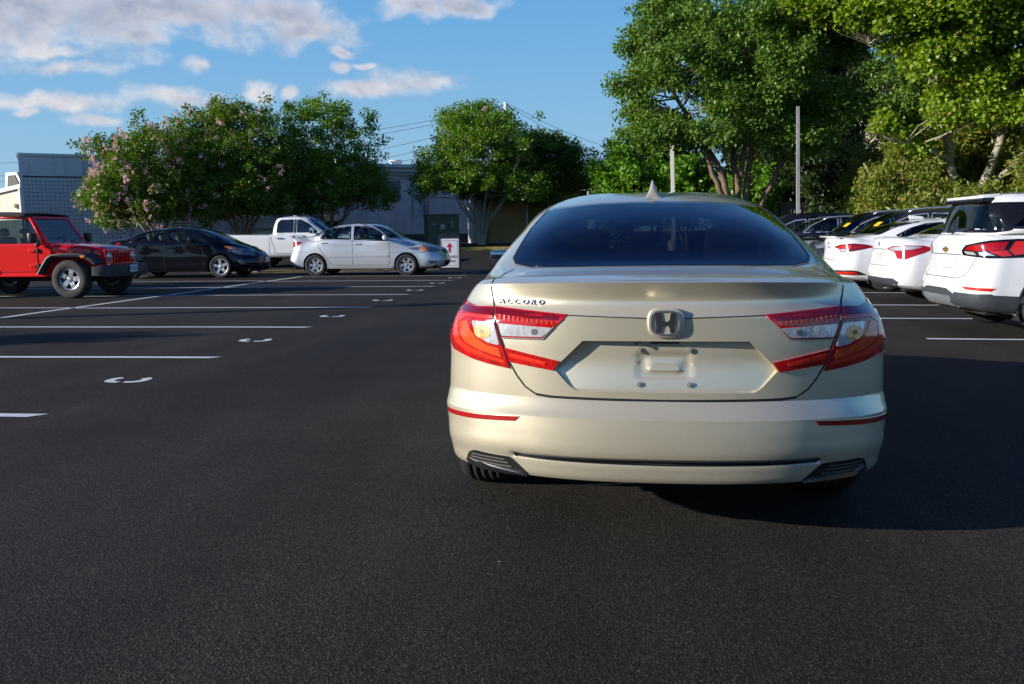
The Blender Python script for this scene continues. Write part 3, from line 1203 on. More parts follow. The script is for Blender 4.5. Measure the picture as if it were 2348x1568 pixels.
    for s, ax in ((1, 'x+'), (-1, 'x-')):
        for i, p in enumerate(wins):
            gmi = side_glass[i] if isinstance(side_glass, (list, tuple)) else side_glass
            o = sh.panel("side_window", shrink(p, 0.020), ax, gmi, root, 0.002, 0.09, 0.004)
            sh.ribbon("window_seal", shrink(p, 0.008), ax, 0.030, P.get('seal', M_GLOSSB), o, 0.004, 0.04, True)
    if wr:
        o = sh.panel("rear_window", shrink(wr, 0.028), 'y-', P.get('glass_r', gm), root, 0.002, 0.09, 0.004)
        sh.ribbon("window_seal", shrink(wr, 0.012), 'y-', 0.040, M_GLOSSB, o, 0.004, 0.05, True)
    if wfp:
        o = sh.panel("windscreen", shrink(wfp, 0.028), 'y+', P.get('glass_f', gm), root, 0.002, 0.09, 0.004)
        sh.ribbon("window_seal", shrink(wfp, 0.012), 'y+', 0.040, M_GLOSSB, o, 0.004, 0.05, True)
    # door gaps, handles, arch edges
    for path in P.get('gaps', []):
        for ax in ('x+', 'x-'):
            sh.ribbon("door_gap", path, ax, 0.010, M_GAP, root, 0.0015, 0.04)
    for (y, z) in P.get('handles', []):
        for s, ax in ((1, 'x+'), (-1, 'x-')):
            q, nrm = sh.hit(y, z, ax)
            MB().box(q + nrm * 0.022, (0.020, 0.20, 0.028), bev=0.009).box(q + nrm * 0.006 + Vector((0, 0.08, 0)), (0.03, 0.03, 0.024)).box(
                q + nrm * 0.006 - Vector((0, 0.08, 0)), (0.03, 0.03, 0.024)).build("door_handle", P.get('handle_m', paint_m), root, True, auto=40)
    for (z0, z1, y0, y1, mm, off) in P.get('strips', []):
        for ax in ('x+', 'x-'):
            sh.panel("side_moulding", rounded([(y0, z0), (y1, z0), (y1 - 0.02, z1), (y0 + 0.02, z1)], 0.015), ax, mm, root, off, 0.10, 0.004)
    for (nm, poly, ax, mm, off) in P.get('panels', []):
        if ax == 'xx':
            for a_ in ('x+', 'x-'):
                sh.panel(nm, poly, a_, mm, root, off, 0.05)
        elif ax == 'cc':
            sh.panel(nm, poly, 'c+', mm, root, off, 0.04)
            sh.panel(nm, poly, 'c-', mm, root, off, 0.04)
        elif ax == 'yy-' or ax == 'yy+':
            sh.panel(nm, poly, ax[1:], mm, root, off, 0.05)
            sh.panel(nm, [(-a, b) for a, b in poly], ax[1:], mm, root, off, 0.05)
        else:
            sh.panel(nm, poly, ax, mm, root, off, 0.05)
    for (nm, path, ax, wd, mm) in P.get('ribbons', []):
        sh.ribbon(nm, path, ax, wd, mm, root, 0.003, 0.03)
    # wheel arches: an edge round each opening, then the well
    for y in (ya, yb_):
        for s, ax in ((1, 'x+'), (-1, 'x-')):
            pth = [(y + math.cos(a) * (ra + 0.008), Rw + math.sin(a) * (ra + 0.008)) for a in np.linspace(R_(-8), R_(188), 26)]
            sh.ribbon("wheel_arch", pth, ax, 0.022, P.get('arch_m', paint_m), root, 0.006, 0.05)
    wheel_wells(root, (ya, yb_), Rw, ra, 0.42, W * 0.955)
    underbody(root, L, W * 0.80, zs - 0.02)
    add_wheels(root, (ya, yb_), P.get('xo', W - 0.015), Rw, P.get('ww', 0.205), P['rim'], P['spokes'], P['style'], P.get('tyre'))
    if P.get('mirror'):
        mx, my, mz, mm = P['mirror']
        mirror_part(root, mx, my, mz, mm)
    sm = P.get('seat_m', M_SEAT)
    yd = lerp(ywb, yrf, 0.5)
    for sx_ in (-0.36, 0.36):
        seat(root, sx_, yd - 0.75, 0.38, 0.46, sm)
        seat(root, sx_, yd - 1.65, 0.38, 0.62, sm)
    MB().box((0, ywb - 0.30, zwb - 0.16), (W * 1.5, 0.40, 0.18), bev=0.06).build("dashboard", M_CABIN, root)
    sb = MB()
    sb.lathe([(0.185 + 0.014 * math.cos(a), 0.014 * math.sin(a)) for a in np.linspace(0, 2 * math.pi, 7)], 20, 'y')
    sb.box((0, 0, 0), (0.34, 0.02, 0.04)).build("steering_wheel", M_BLACK, root, loc=(-0.36, ywb - 0.62, zwb - 0.10), rot=(R_(-25), 0, 0))
    return root, sh
# ---------------------------------------------------------------- the gold sedan in the middle of the aisle
def gold_paint():
    m, t, b = new_mat("champagne_gold_paint")
    co = t.new('ShaderNodeTexCoord').outputs['Object']
    n = t.noise(co, 3.0, 6.0, 0.65)
    dust = t.noise(co, 45.0, 5.0, 0.7)
    sepz = t.new('ShaderNodeSeparateXYZ')
    t.link(co, sepz.inputs[0])
    lowd = t.smooth(sepz.outputs[2], 0.62, 0.22)
    d = t.math('MULTIPLY', t.smooth(dust, 0.42, 0.75), t.math('MULTIPLY_ADD', lowd, 0.14, 0.03))
    c = t.mix(t.smooth(n, 0.3, 0.8), (0.775, 0.685, 0.490, 1), (0.795, 0.705, 0.510, 1))
    fl = t.voronoi(co, 1100.0, 'Color')
    s = t.new('ShaderNodeSeparateColor')
    t.link(fl, s.inputs[0])
    c = t.mix(t.math('MULTIPLY', s.outputs[0], 0.22), c, (0.90, 0.85, 0.70, 1))
    c = t.mix(d, c, (0.27, 0.22, 0.15, 1))
    t.link(c, b.inputs['Base Color'])
    b.inputs['Metallic'].default_value = 0.60
    t.link(t.math('MULTIPLY_ADD', d, 0.6, 0.37, clamp=True), b.inputs['Roughness'])
    b.inputs['Coat Weight'].default_value = 1.0
    t.link(t.math('MULTIPLY_ADD', t.math('ADD', d, t.math('MULTIPLY', n, 0.015)), 0.6, 0.005, clamp=True), b.inputs['Coat Roughness'])
    return m


GOLD = gold_paint()


def gold_sedan():
    root = empty("gold_sedan", (0.235, 3.27, 0.0), R_(-1.25))
    tag(root, "champagne gold four-door sedan seen from behind in the middle of the aisle", "car")
    L = 4.88
    S1, S2, S3 = 1.15, 2.45, 3.75

    def low(z, y, W, D, zc, side, zf, yf, Wf, n=2.2, Df=0.85, nf=2.5):
        return ring(corner(y, z, W * 1.013, D, zc, n), [(yy, ww * 1.006, zz) for yy, ww, zz in zip((S1, S2, S3), side[0], side[1])], corner(yf, zf, Wf, Df, side[1][2], nf, -1))
    rg = [
        low(.272, .085, .885, .52, .262, ((.905, .875, .865), (.185, .17, .175)), .18, L - .16, .80),
        low(.282, .042, .898, .52, .276, ((.915, .895, .89), (.215, .21, .21)), .21, L - .10, .84),
        low(.345, .022, .910, .53, .330, ((.924, .905, .905), (.29, .29, .28)), .28, L - .05, .87),
        low(.395, .004, .918, .54, .375, ((.924, .91, .915), (.36, .36, .34)), .33, L - .03, .88),
        low(.465, .000, .922, .55, .445, ((.930, .915, .925), (.44, .44, .42)), .40, L - .01, .89),
        low(.536, .004, .930, .55, .508, ((.935, .92, .93), (.52, .51, .50)), .46, L, .89),
        low(.556, .024, .926, .53, .528, ((.935, .92, .93), (.54, .53, .52)), .49, L - .005, .89),
        low(.600, .060, .914, .49, .585, ((.932, .92, .928), (.60, .58, .57)), .53, L - .015, .885),
        low(.634, .059, .911, .48, .618, ((.931, .921, .927), (.63, .60, .59)), .55, L - .02, .88),
        low(.734, .056, .903, .46, .712, ((.928, .922, .925), (.71, .68, .655)), .605, L - .04, .875),
        low(.833, .053, .896, .44, .808, ((.926, .925, .92), (.80, .76, .72)), .66, L - .09, .85),
        low(.921, .050, .872, .45, .895, ((.920, .922, .91), (.875, .83, .775)), .71, L - .15, .82),
        low(.985, .088, .835, .46, .955, ((.906, .912, .89), (.935, .885, .82)), .74, L - .20, .78),
        low(1.030, .069, .812, .50, .995, ((.885, .90, .87), (.98, .925, .85)), .765, L - .26, .74),
        low(1.056, .055, .790, .50, 1.020, ((.862, .892, .855), (1.01, .95, .87)), .78, L - .32, .70),
        low(1.064, .090, .768, .50, 1.040, ((.842, .885, .845), (1.03, .965, .885)), .80, L - .42, .66),
        ring([(0, .30, 1.086), (.30, .305, 1.083), (.50, .34, 1.072), (.658, .44, 1.062), (.748, .66, 1.066)], [(S1, .818, 1.055), (S2, .875, .98), (3.6, .83, .91)],
             corner(4.25, .885, .62, .45, .905, 2.4, -1)),
        ring([(0, .50, 1.100), (.33, .508, 1.098), (.55, .55, 1.090), (.685, .66, 1.090), (.752, .86, 1.104)], [(1.22, .798, 1.085), (2.35, .865, 1.00), (3.35, .845, .945)],
             [(0, 3.98, 1.00), (.34, 3.95, .995), (.56, 3.87, .985), (.70, 3.74, .972), (.80, 3.56, .955)]),
        ring([(0, .93, 1.262), (.31, .94, 1.258), (.51, .985, 1.246), (.632, 1.10, 1.238), (.690, 1.30, 1.240)], [(1.62, .725, 1.225), (2.35, .745, 1.20), (3.05, .735, 1.175)],
             [(0, 3.50, 1.235), (.32, 3.47, 1.23), (.52, 3.40, 1.215), (.63, 3.30, 1.20), (.69, 3.18, 1.185)]),
        ring([(0, 1.40, 1.398), (.28, 1.415, 1.392), (.45, 1.45, 1.378), (.545, 1.54, 1.370), (.588, 1.70, 1.376)], [(1.95, .598, 1.395), (2.30, .604, 1.40), (2.60, .600, 1.392)],
             [(0, 3.02, 1.418), (.27, 3.00, 1.412), (.45, 2.95, 1.40), (.545, 2.88, 1.385), (.582, 2.78, 1.378)]),
        ring([(0, 1.62, 1.442), (.20, 1.635, 1.439), (.35, 1.67, 1.430), (.44, 1.75, 1.424), (.475, 1.88, 1.432)], [(2.05, .49, 1.444), (2.30, .492, 1.446), (2.50, .488, 1.44)],
             [(0, 2.82, 1.455), (.20, 2.80, 1.453), (.35, 2.76, 1.444), (.44, 2.70, 1.434), (.472, 2.62, 1.432)]),
        np.array([(0, y, 1.487 - 0.02 * ((y - 2.25) / 0.4) ** 2) for y in np.linspace(1.88, 2.62, 13)]),
    ]
    nt = [44, 30, 16, 12, 14, 14, 12, 10, 5, 4, 4, 4]
    nv = [2, 5, 5, 6, 6, 4, 6, 5, 12, 12, 11, 7, 6, 4, 3, 6, 6, 10, 10, 5, 6]
    r0_ = sum([2, 5, 5, 6, 6, 4, 6, 5])            # grid row of the recess' bottom edge
    r1_ = r0_ + 24                                # and of its top edge

    def deform(Gd):
        # slide the grid sideways so that one column follows the slanting sides of the plate recess
        k_ = int(np.argmin(np.abs(Gd[(r0_ + r1_) // 2, :60, 0] - .37)))
        for row in range(r0_ - 5, r1_ + 12):
            zc_ = Gd[row, k_, 2]
            xe = float(np.interp(zc_, [.600, .634, .652, .716, .738, .833, .921], [.37, .338, .366, .424, .408, .312, .37]))
            xo_, yo_, zo_ = Gd[row, :, 0].copy(), Gd[row, :, 1].copy(), Gd[row, :, 2].copy()
            k2 = int(np.argmin(np.abs(xo_[:90] - .62)))
            xn = xo_.copy()
            xn[:k_ + 1] = xo_[:k_ + 1] * xe / xo_[k_]
            xn[k_:k2] = xe + (xo_[k_:k2] - xo_[k_]) * (xo_[k2] - xe) / (xo_[k2] - xo_[k_])
            # bring the next column in close, so that the wall of the recess is steep
            if r0_ < row < r1_:
                xn[k_ - 1] = xe - .006
            Gd[row, :k2, 0] = xn[:k2]
            Gd[row, :k2, 1] = np.interp(xn[:k2], xo_[:k2 + 1], yo_[:k2 + 1])
            Gd[row, :k2, 2] = np.interp(xn[:k2], xo_[:k2 + 1], zo_[:k2 + 1])
        Gd[r1_ - 1, :k_, 2] = Gd[r1_, :k_, 2] - .004
        zz = Gd[r0_ + 1:r1_, :k_, 2]
        Gd[r0_ + 1:r1_, :k_, 1] += 0.030 * sstep(.600, .77, zz) + 0.004
        sh_ = Gd.shape
        Pn = Gd.reshape(-1, 3).copy()
        sel = np.where((Pn[:, 1] < 0.35) & (np.abs(Pn[:, 0]) < 0.25) & (Pn[:, 2] > 0.64) & (Pn[:, 2] < 0.825))[0]
        q = Pn[sel][:, [0, 2]]
        # embossed pad in the middle of the recess
        for (hw, hh, d) in ((.094, .042, .006), (.060, .018, -.008)):
            r = np.maximum(np.abs(q[:, 0]) - hw, 0) ** 2 + np.maximum(np.abs(q[:, 1] - .735) - hh, 0) ** 2
            Pn[sel, 1] += d * sstep(.012, .0, np.sqrt(r))
        # groove above the lower valance
        s2 = (Pn[:, 1] < 0.5) & (np.abs(Pn[:, 0]) < .62)
        g = np.exp(-((Pn[:, 2] - .366) / .010) ** 2) * s2 * sstep(.62, .57, np.abs(Pn[:, 0]))
        Pn[:, 1] += 0.018 * g
        return Pn.reshape(sh_)
    sh = Shell(rg, nt, nv, deform, (5, 7, 11, 14))
    Rw, ya, yf = .338, 1.06, 3.89
    for y in (ya, yf):
        sh.cut_arch(y, Rw, .385)
    RG = [(-.565, 1.368), (-.30, 1.391), (0, 1.397), (.30, 1.391), (.565, 1.368), (.622, 1.268), (.655, 1.168), (.664, 1.130), (.640, 1.106), (.56, 1.094), (.30, 1.098), (0, 1.100), (-.30, 1.098), (-.56, 1.094),
          (-.640, 1.106), (-.664, 1.130), (-.655, 1.168), (-.622, 1.268)]
    WS = [(-.52, 1.385), (0, 1.405), (.52, 1.385), (.72, 1.02), (.40, 1.01), (0, 1.012), (-.40, 1.01), (-.72, 1.02)]
    SW = [rounded([(1.45, 1.115), (1.72, 1.235), (2.05, 1.33), (2.27, 1.345), (2.27, 1.03), (1.60, 1.075)], .04),
          rounded([(2.36, 1.03), (2.36, 1.345), (2.70, 1.325), (3.05, 1.215), (3.40, 1.02), (3.40, .985)], .04)]
    sh.cut_poly(RG, 'y', .012, lambda c: c[:, 1] < 2.0)
    sh.cut_poly(WS, 'y', .03, lambda c: c[:, 1] > 2.6)
    for p in SW:
        sh.cut_poly(p, 'x', .022, lambda c: np.abs(c[:, 0]) > .4)
    sh.build("body", GOLD, root, M_CABIN)
    gr = glass("rear_privacy_glass", (0.085, 0.10, 0.12), 1.0, 1.5)
    o = sh.panel("rear_window", shrink(RG, .004), 'y-', gr, root, .003, .05, .004)
    sh.ribbon("window_seal", RG, 'y-', .012, M_BLACK, o, .004, .03, True)
    sh.ribbon("black_border", shrink(RG, .022), 'y-', .034, mat("frit", (0.004, 0.004, 0.006), 0.2), o, -.001, .03, True)
    for k in range(13):
        z = 1.135 + k * .0185
        xx = .53 - .13 * k / 12
        sh.ribbon("heater_wire", [(-xx, z), (xx, z)], 'y-', .0016, mat("heater_copper", (0.05, 0.02, 0.01), 0.5), o, .001, .05)
    o = sh.panel("windscreen", shrink(WS, .02), 'y+', G_CLEAR, root, .003, .09, .004)
    sh.ribbon("window_seal", WS, 'y+', .04, M_GLOSSB, o, .004, .05, True)
    for s, ax in ((1, 'x+'), (-1, 'x-')):
        for p in SW:
            o = sh.panel("side_window", shrink(p, .02), ax, G_TINT, root, .003, .09, .004)
            sh.ribbon("window_seal", shrink(p, .006), ax, .03, M_GLOSSB, o, .004, .04, True)
        sh.ribbon("chrome_strip", [(1.50, 1.145), (1.74, 1.25), (2.06, 1.345), (2.32, 1.365), (2.72, 1.342)], ax, .014, M_CHROME, root, .004, .04)
        for pth in ([(2.315, 1.34), (2.315, .60), (2.26, .24)], [(3.40, .95), (3.42, .60), (3.36, .24)], [(1.45, 1.09), (1.40, .85), (1.56, .55), (1.62, .25)]):
            sh.ribbon("door_gap", pth, ax, .007, M_GAP, root, .0012, .04)
        sh.ribbon("roof_gutter", [(1.80, 1.379), (2.2, 1.39), (2.75, 1.377)], ax, .012, M_GAP, root, .002, .05)
        for (y, z) in ((1.75, .86), (2.95, .84)):
            q, nrm = sh.hit(y, z, ax)
            MB().box(q + nrm * .02, (.02, .2, .028), bev=.009).box(q + nrm * .004, (.03, .15, .02)).build("door_handle", GOLD, root, True, auto=40)
        for y in (ya, yf):
            pth = [(y + math.cos(a) * .391, Rw + math.sin(a) * .391) for a in np.linspace(R_(-12), R_(192), 40)]
            sh.ribbon("wheel_arch", pth, ax, .016, GOLD, root, .004, .03)
    # seams of the boot lid and of the bumper
    mir = lambda p: [(-a, b) for a, b in p]
    ts = [(.500, .612), (.545, .640), (.580, .684), (.610, .736), (.633, .805), (.657, .875), (.679, .951), (.690, .995), (.697, 1.03), (.699, 1.046)]
    for p in (ts, mir(ts)):
        sh.ribbon("boot_gap", p, 'y-', .0065, M_GAP, root, .0012, .02)
    tp = [(.697, .30), (.698, .40), (.672, .53), (.640, .60)]
    for p in (tp, mir(tp)):
        sh.ribbon("boot_gap", p, 'z', .006, M_GAP, root, .0012, .02)
    sh.ribbon("boot_gap", [(-.500, .612), (-.44, .606), (0, .602), (.44, .606), (.500, .612)], 'y-', .010, M_GAP, root, .0012, .02)
    sh.ribbon("boot_trim_joint", [(-.372, .929), (-.2, .924), (-.074, .921)], 'y-', .0045, M_GAP, root, .0012, .02)
    sh.ribbon("boot_trim_joint", [(.372, .929), (.2, .924), (.074, .921)], 'y-', .0045, M_GAP, root, .0012, .02)
    sh.ribbon("roof_edge_seam", [(-.555, 1.378), (-.30, 1.400), (0, 1.406), (.30, 1.400), (.555, 1.378)], 'y-', .006, mat("roof_edge_light", (0.62, 0.55, 0.45), 0.35, 0.5), root, .003, .03)
    # lower black groove and the tail pipe finishers
    sh.panel("lower_grille_strip", [(-.595, .375), (-.3, .377), (0, .377), (.3, .377), (.595, .375), (.585, .357), (0, .355), (-.585, .357)], 'y-', M_BLACK, root, .004, .02, .012)
    LENS_SEG = mat("lens_segment", (0.72, 0.06, 0.02), 0.18, coat=1.0)
    lens_c, t_, b_ = new_mat("prismatic_lens")
    co_ = t_.new('ShaderNodeTexCoord').outputs['Object']
    ck = t_.new('ShaderNodeTexChecker')
    t_.link(t_.vmath('MULTIPLY', co_, (1.0, .01, 1.0)), ck.inputs[0])
    ck.inputs['Scale'].default_value = 120.0
    vv_ = t_.noise(t_.vmath('MULTIPLY', co_, (1.0, .1, .3)), 60.0, 3.0, .7)
    t_.link(t_.mix(t_.math('MULTIPLY_ADD', vv_, 1.6, -.4, clamp=True), (.42, .43, .44, 1), (.95, .95, .95, 1)), b_.inputs['Base Color'])
    b_.inputs['Metallic'].default_value = .30
    b_.inputs['Roughness'].default_value = .16
    b_.inputs['Coat Weight'].default_value = 1.0
    t_.link(t_.bump(t_.math('ADD', ck.outputs[1], vv_), .7, .002), b_.inputs['Normal'])
    amb = mat("amber_reflector", (.66, .36, .12), .25, .3, coat=1.0, var=.5, vscale=70)
    lens_r = mat("tail_red", (0.46, 0.006, 0.006), 0.10, 0.0, coat=1.0, var=.35, vscale=26, bump=.25, bscale=140, bdist=.001)
    for s in (-1, 1):
        f = (lambda p: p) if s > 0 else (lambda p: [(-a, b) for a, b in p][::-1])
        # housing round the finisher
        sh.panel("tailpipe_surround", f(rounded([(.815, .300), (.800, .338), (.770, .355), (.605, .353), (.525, .284), (.560, .281), (.790, .282)], .018)), 'y-', M_BLACK, root, .0015, .02, .01)
        for k in range(3):
            z = .340 - .014 * k
            sh.ribbon("finisher_slat", f([(.780 + .004 * k, z - .002), (.70, z), (.630 - .014 * k, z)]), 'y-', .0055, mat("slat_grey", (.16, .15, .13), .4, .2), root, .006, .02)
        ch = f(rounded([(.812, .305), (.795, .312), (.740, .305), (.560, .288), (.536, .279), (.700, .277), (.795, .284)], .006))
        sh.panel("chrome_finisher", ch, 'y-', M_CHROME, root, .008, .015, .008)
        # reflector with a bright edge
        rf = f([(.912, .503), (.70, .518), (.565, .527), (.584, .507), (.70, .498), (.912, .481)])
        o = sh.panel("bumper_reflector", rf, 'y-', mat("reflector_red", (0.36, 0.008, 0.010), 0.18, coat=1.0, bump=.4, bscale=300, bdist=.001), root, .004, .03, .008)
        # outer lamp on the wing
        out = f([(.686, .950), (.760, .945), (.812, .958), (.832, .966), (.850, .940), (.872, .912), (.885, .880), (.891, .840), (.889, .800), (.868, .764), (.78, .738), (.700, .722), (.606, .709), (.640, .806), (.664, .876)])
        o = sh.panel("outer_tail_lamp", out, 'y-', lens_r, root, .006, .02, .010)
        sh.panel("lens_upper_band", f([(.688, .944), (.760, .939), (.815, .950), (.850, .925), (.80, .918), (.690, .918), (.678, .918)]), 'y-', M_REDD, o, .0072, .02, .004)
        sh.panel("lamp_glow_band", f([(.676, .908), (.700, .906), (.800, .905), (.840, .88), (.838, .835), (.815, .800), (.76, .778), (.70, .760), (.630, .742), (.622, .728), (.70, .744), (.80, .765), (.858, .800), (.868, .86), (.850, .905), (.79, .915), (.680, .914)]), 'y-',
                 mat("tail_inner_red", None), o, .0075, .02, .004)
        sh.panel("lamp_glow_band", f([(.795, .890), (.835, .878), (.832, .838), (.808, .806), (.76, .785), (.70, .768), (.640, .752), (.652, .790), (.700, .798), (.752, .825), (.782, .860)]), 'y-', mat("tail_inner_orange", (.85, .085, .015), .14, coat=1.0, var=.25, vscale=22), o, .0076, .02, .004)
        tn = sh.panel("turn_signal", f(rounded([(.772, .892), (.672, .892), (.646, .802), (.700, .810), (.752, .840)], .012)), 'y-', lens_c, o, .009, .02, .004)
        sh.panel("amber_bulb", f([(.720 + .037 * math.cos(a), .852 + .029 * math.sin(a)) for a in np.linspace(0, 2 * math.pi, 14)[:-1]]), 'y-', amb, o, .0100, .02, .003)
        sh.panel("bulb_core", f([(.722 + .011 * math.cos(a), .853 + .010 * math.sin(a)) for a in np.linspace(0, 2 * math.pi, 12)[:-1]]), 'y-', mat("bulb_dark", (.34, .15, .04), .3), o, .0108, .02, .003)
        # inner lamp on the boot lid
        inn = f([(.676, .951), (.372, .930), (.421, .886), (.468, .838), (.636, .834), (.654, .876)])
        o = sh.panel("inner_tail_lamp", inn, 'y-', lens_r, root, .006, .02, .010)
        sh.panel("lens_upper_band", f([(.670, .946), (.392, .926), (.412, .910), (.662, .922)]), 'y-', M_REDD, o, .0070, .02, .003)
        for k in range(12):
            x0 = .428 + k * .0195
            sh.panel("lens_segment", f([(x0, .893 + .0008 * k), (x0 + .007, .893 + .0008 * k), (x0 + .007, .906 + .0012 * k), (x0, .906 + .0012 * k)]), 'y-', LENS_SEG, o, .0078, .02, .003)
        rev = f(rounded([(.652, .889), (.428, .880), (.470, .843), (.638, .840)], .006))
        sh.panel("reversing_lamp", rev, 'y-', lens_c, o, .0082, .02, .003)
        sh.panel("reversing_bulb", f([(.500 + .014 * math.cos(a), .862 + .012 * math.sin(a)) for a in np.linspace(0, 2 * math.pi, 12)[:-1]]), 'y-', mat("bulb_grey", (.25, .26, .27), .2, .6), o, .0092, .02, .003)
        lowr = f([(.628, .794), (.404, .750), (.430, .712), (.608, .736)])
        o = sh.panel("lower_tail_lamp", lowr, 'y-', lens_r, root, .006, .02, .010)
        sh.panel("lens_segment", f([(.612, .776), (.455, .744), (.462, .733), (.605, .757)]), 'y-', mat("tail_inner_red", None), o, .0078, .02, .003)
        # chrome edge under the reversing lamp
        sh.ribbon("lamp_edge", f([(.640, .832), (.470, .835), (.424, .884)]), 'y-', .005, mat("edge_grey", (.35, .35, .36), .25, .5), root, .0065, .02)
    # badge: raised frame and letter
    by, bz = .040, .905
    bd = MB()

    def squircle(hw, hh, n=36, k=.62):
        out_ = []
        for i in range(n):
            a = 2 * math.pi * i / n
            c, s_ = math.cos(a), math.sin(a)
            wv = hw * (1 - .06 * (-s_ > 0) * abs(s_))
            out_.append((math.copysign(abs(c) ** k, c) * wv, math.copysign(abs(s_) ** k, s_) * hh))
        return out_
    o1 = squircle(.068, .057)
    b = MB()
    b.prism([(x, z + bz) for x, z in o1], .038, .075)
    bo = b.build("badge_mount", GOLD, root, True, auto=50)
    bv = bo.modifiers.new("bevel", 'BEVEL')
    bv.width = .006
    bv.segments = 3
    bv.limit_method = 'ANGLE'
    oo, ii = squircle(.0565, .0475), squircle(.0500, .0410)
    n = len(oo)
    V, F = [], []
    for (pl, y) in ((oo, .038), (oo, .033), (ii, .033), (ii, .038)):
        V += [(x, y, z + bz) for x, z in pl]
    for j in range(3):
        for i in range(n):
            F.append((j * n + i, j * n + (i + 1) % n, (j + 1) * n + (i + 1) % n, (j + 1) * n + i))
    mk("badge_ring", V, F, mat("badge_chrome", (.72, .73, .75), .22, .9), bo)
    hb = MB()
    for s in (-1, 1):
        hb.prism([(s * x, z + bz) for x, z in [(.0395, .0385), (.0185, .0385), (.0135, .010), (.0, .0035), (.0, -.008), (.0125, -.0125), (.0175, -.0385), (.0335, -.0385)]], .033, .0385)
    hb.build("badge_letter", M_CHROME, bo)
    # the model lettering, laid on the boot lid
    me = text_mesh("A C C O R D", .0300, .0, .25, 1.0, embolden=.0002)
    xs0 = [v.co.x for v in me.vertices]
    x_mid, x_w = (min(xs0) + max(xs0)) / 2, max(xs0) - min(xs0)
    for v in me.vertices:
        v.co.x = (v.co.x - x_mid) * .190 / x_w
    me.materials.clear()
    me.materials.append(mat("letter_silver", (.58, .61, .66), .3, .25))
    bm = bmesh.new()
    bm.from_mesh(me)
    bmesh.ops.triangulate(bm, faces=bm.faces)
    geom = bmesh.ops.extrude_face_region(bm, geom=bm.faces[:])
    top = set(v for v in geom['geom'] if isinstance(v, bmesh.types.BMVert))
    for v in bm.verts:
        q, nrm = sh.hit(-.562 + v.co.x, .973 + v.co.y, 'y-')
        v.co = q + nrm * (.007 if v in top else -.001)
    bmesh.ops.recalc_face_normals(bm, faces=bm.faces)
    bm.to_mesh(me)
    bm.free()
    link(bpy.data.objects.new("model_lettering", me), root)
    # plate screws, plate lamp, release button
    for sx_ in (-.095, .095):
        for zz in (.795, .664):
            q, nrm = sh.hit(sx_, zz, 'y-')
            b = MB()
            b.lathe([(.0, .006), (.0045, .006), (.0045, .003), (.011, .003), (.011, -.002)], 12, 'y', (0, 0, 0))
            b.build("plate_screw", mat("zinc", (0.55, 0.52, 0.42), .35, .6), root, loc=(q.x, q.y - .004, q.z), rot=(math.pi, 0, 0))
    MB().box((-.105, .075, .829), (.03, .03, .012), bev=.004).lathe([(0, .006), (.006, .005), (.008, 0)], 10, 'y', (-.105, .058, .824)).build("plate_lamp", M_GREYP, root)
    MB().box((.0, .088, .826), (.11, .03, .010), bev=.003).build("boot_release", M_GREYP, root)
    # shark fin aerial
    V, F = [], []
    fin = [(1.49, .044, .0), (1.52, .043, .020), (1.56, .036, .055), (1.60, .026, .084), (1.635, .018, .096), (1.69, .018, .085), (1.75, .020, .050), (1.81, .010, .014), (1.85, .001, .0)]
    for (y, hw, hz) in fin:
        zb = sh.hit(0, y, 'z')[0].z - .004
        for (u, v) in ((-1.15, 0), (-.85, .35), (-.45, .8), (0, 1.0), (.45, .8), (.85, .35), (1.15, 0)):
            V.append((hw * u * (1.0 if v < .9 else 1), y + (1 - v) * -.02, zb + hz * v))
    for i in range(len(fin) - 1):
        for k in range(6):
            F.append((i * 7 + k, i * 7 + k + 1, (i + 1) * 7 + k + 1, (i + 1) * 7 + k))
    F.append(tuple(range(7)))
    o = mk("roof_aerial", V, F, GOLD, root, True)
    sb = o.modifiers.new("sub", 'SUBSURF')
    sb.levels = sb.render_levels = 2
    # mirrors, underside, wheels, seats
    for s in (-1, 1):
        b = MB()
        b.box((s * 1.045, 3.22, 1.055), (.215, .13, .135), 0, Matrix.Rotation(s * .12, 3, 'Z'), bev=.052)
        b.box((s * .93, 3.24, 1.015), (.12, .06, .04), 0, bev=.012)
        b.box((s * 1.045, 3.152, 1.058), (.175, .008, .098), 1, Matrix.Rotation(s * .12, 3, 'Z'), bev=.003)
        b.build("door_mirror", [M_GLOSSB, mat("mirror_glass", (.35, .37, .40), .03, 1.0)], root, True, auto=40)
    wheel_wells(root, (ya, yf), Rw, .385, .52, .90)
    underbody(root, L, .72, .19, .60)
    MB().box((0, .46, .32), (1.10, .30, .08), bev=.03).build("rear_valance_underside", M_UNDER, root)
    MB().tube([(-.52, .42, .285), (-.50, .60, .27), (-.45, .9, .25)], .032, 12).build("tailpipe", M_ALLOYD, root, True)
    MB().tube([(.52, .42, .285), (.50, .60, .27), (.45, .9, .25)], .032, 12).build("tailpipe", M_ALLOYD, root, True)
    add_wheels(root, (ya, yf), .945, Rw, .235, .225, 10, 'thin')
    for sx_ in (-.37, .37):
        seat(root, sx_, 2.55, .34, .50, M_SEATB)
        seat(root, sx_, 1.58, .36, .60, M_SEATB)
    MB().box((0, .86, 1.02), (1.2, .75, .03)).build("parcel_shelf", M_CABIN, root)
    MB().box((0, 3.55, .90), (1.4, .5, .16), bev=.05).build("dashboard", M_CABIN, root)
    MB().box((0, 3.00, 1.315), (.22, .03, .06), bev=.01).build("inside_mirror", M_BLACK, root)
    return root


_t = mat("tail_inner_red", (0.78, 0.035, 0.012), 0.16, coat=1.0, var=.2, vscale=14)
gold_sedan()
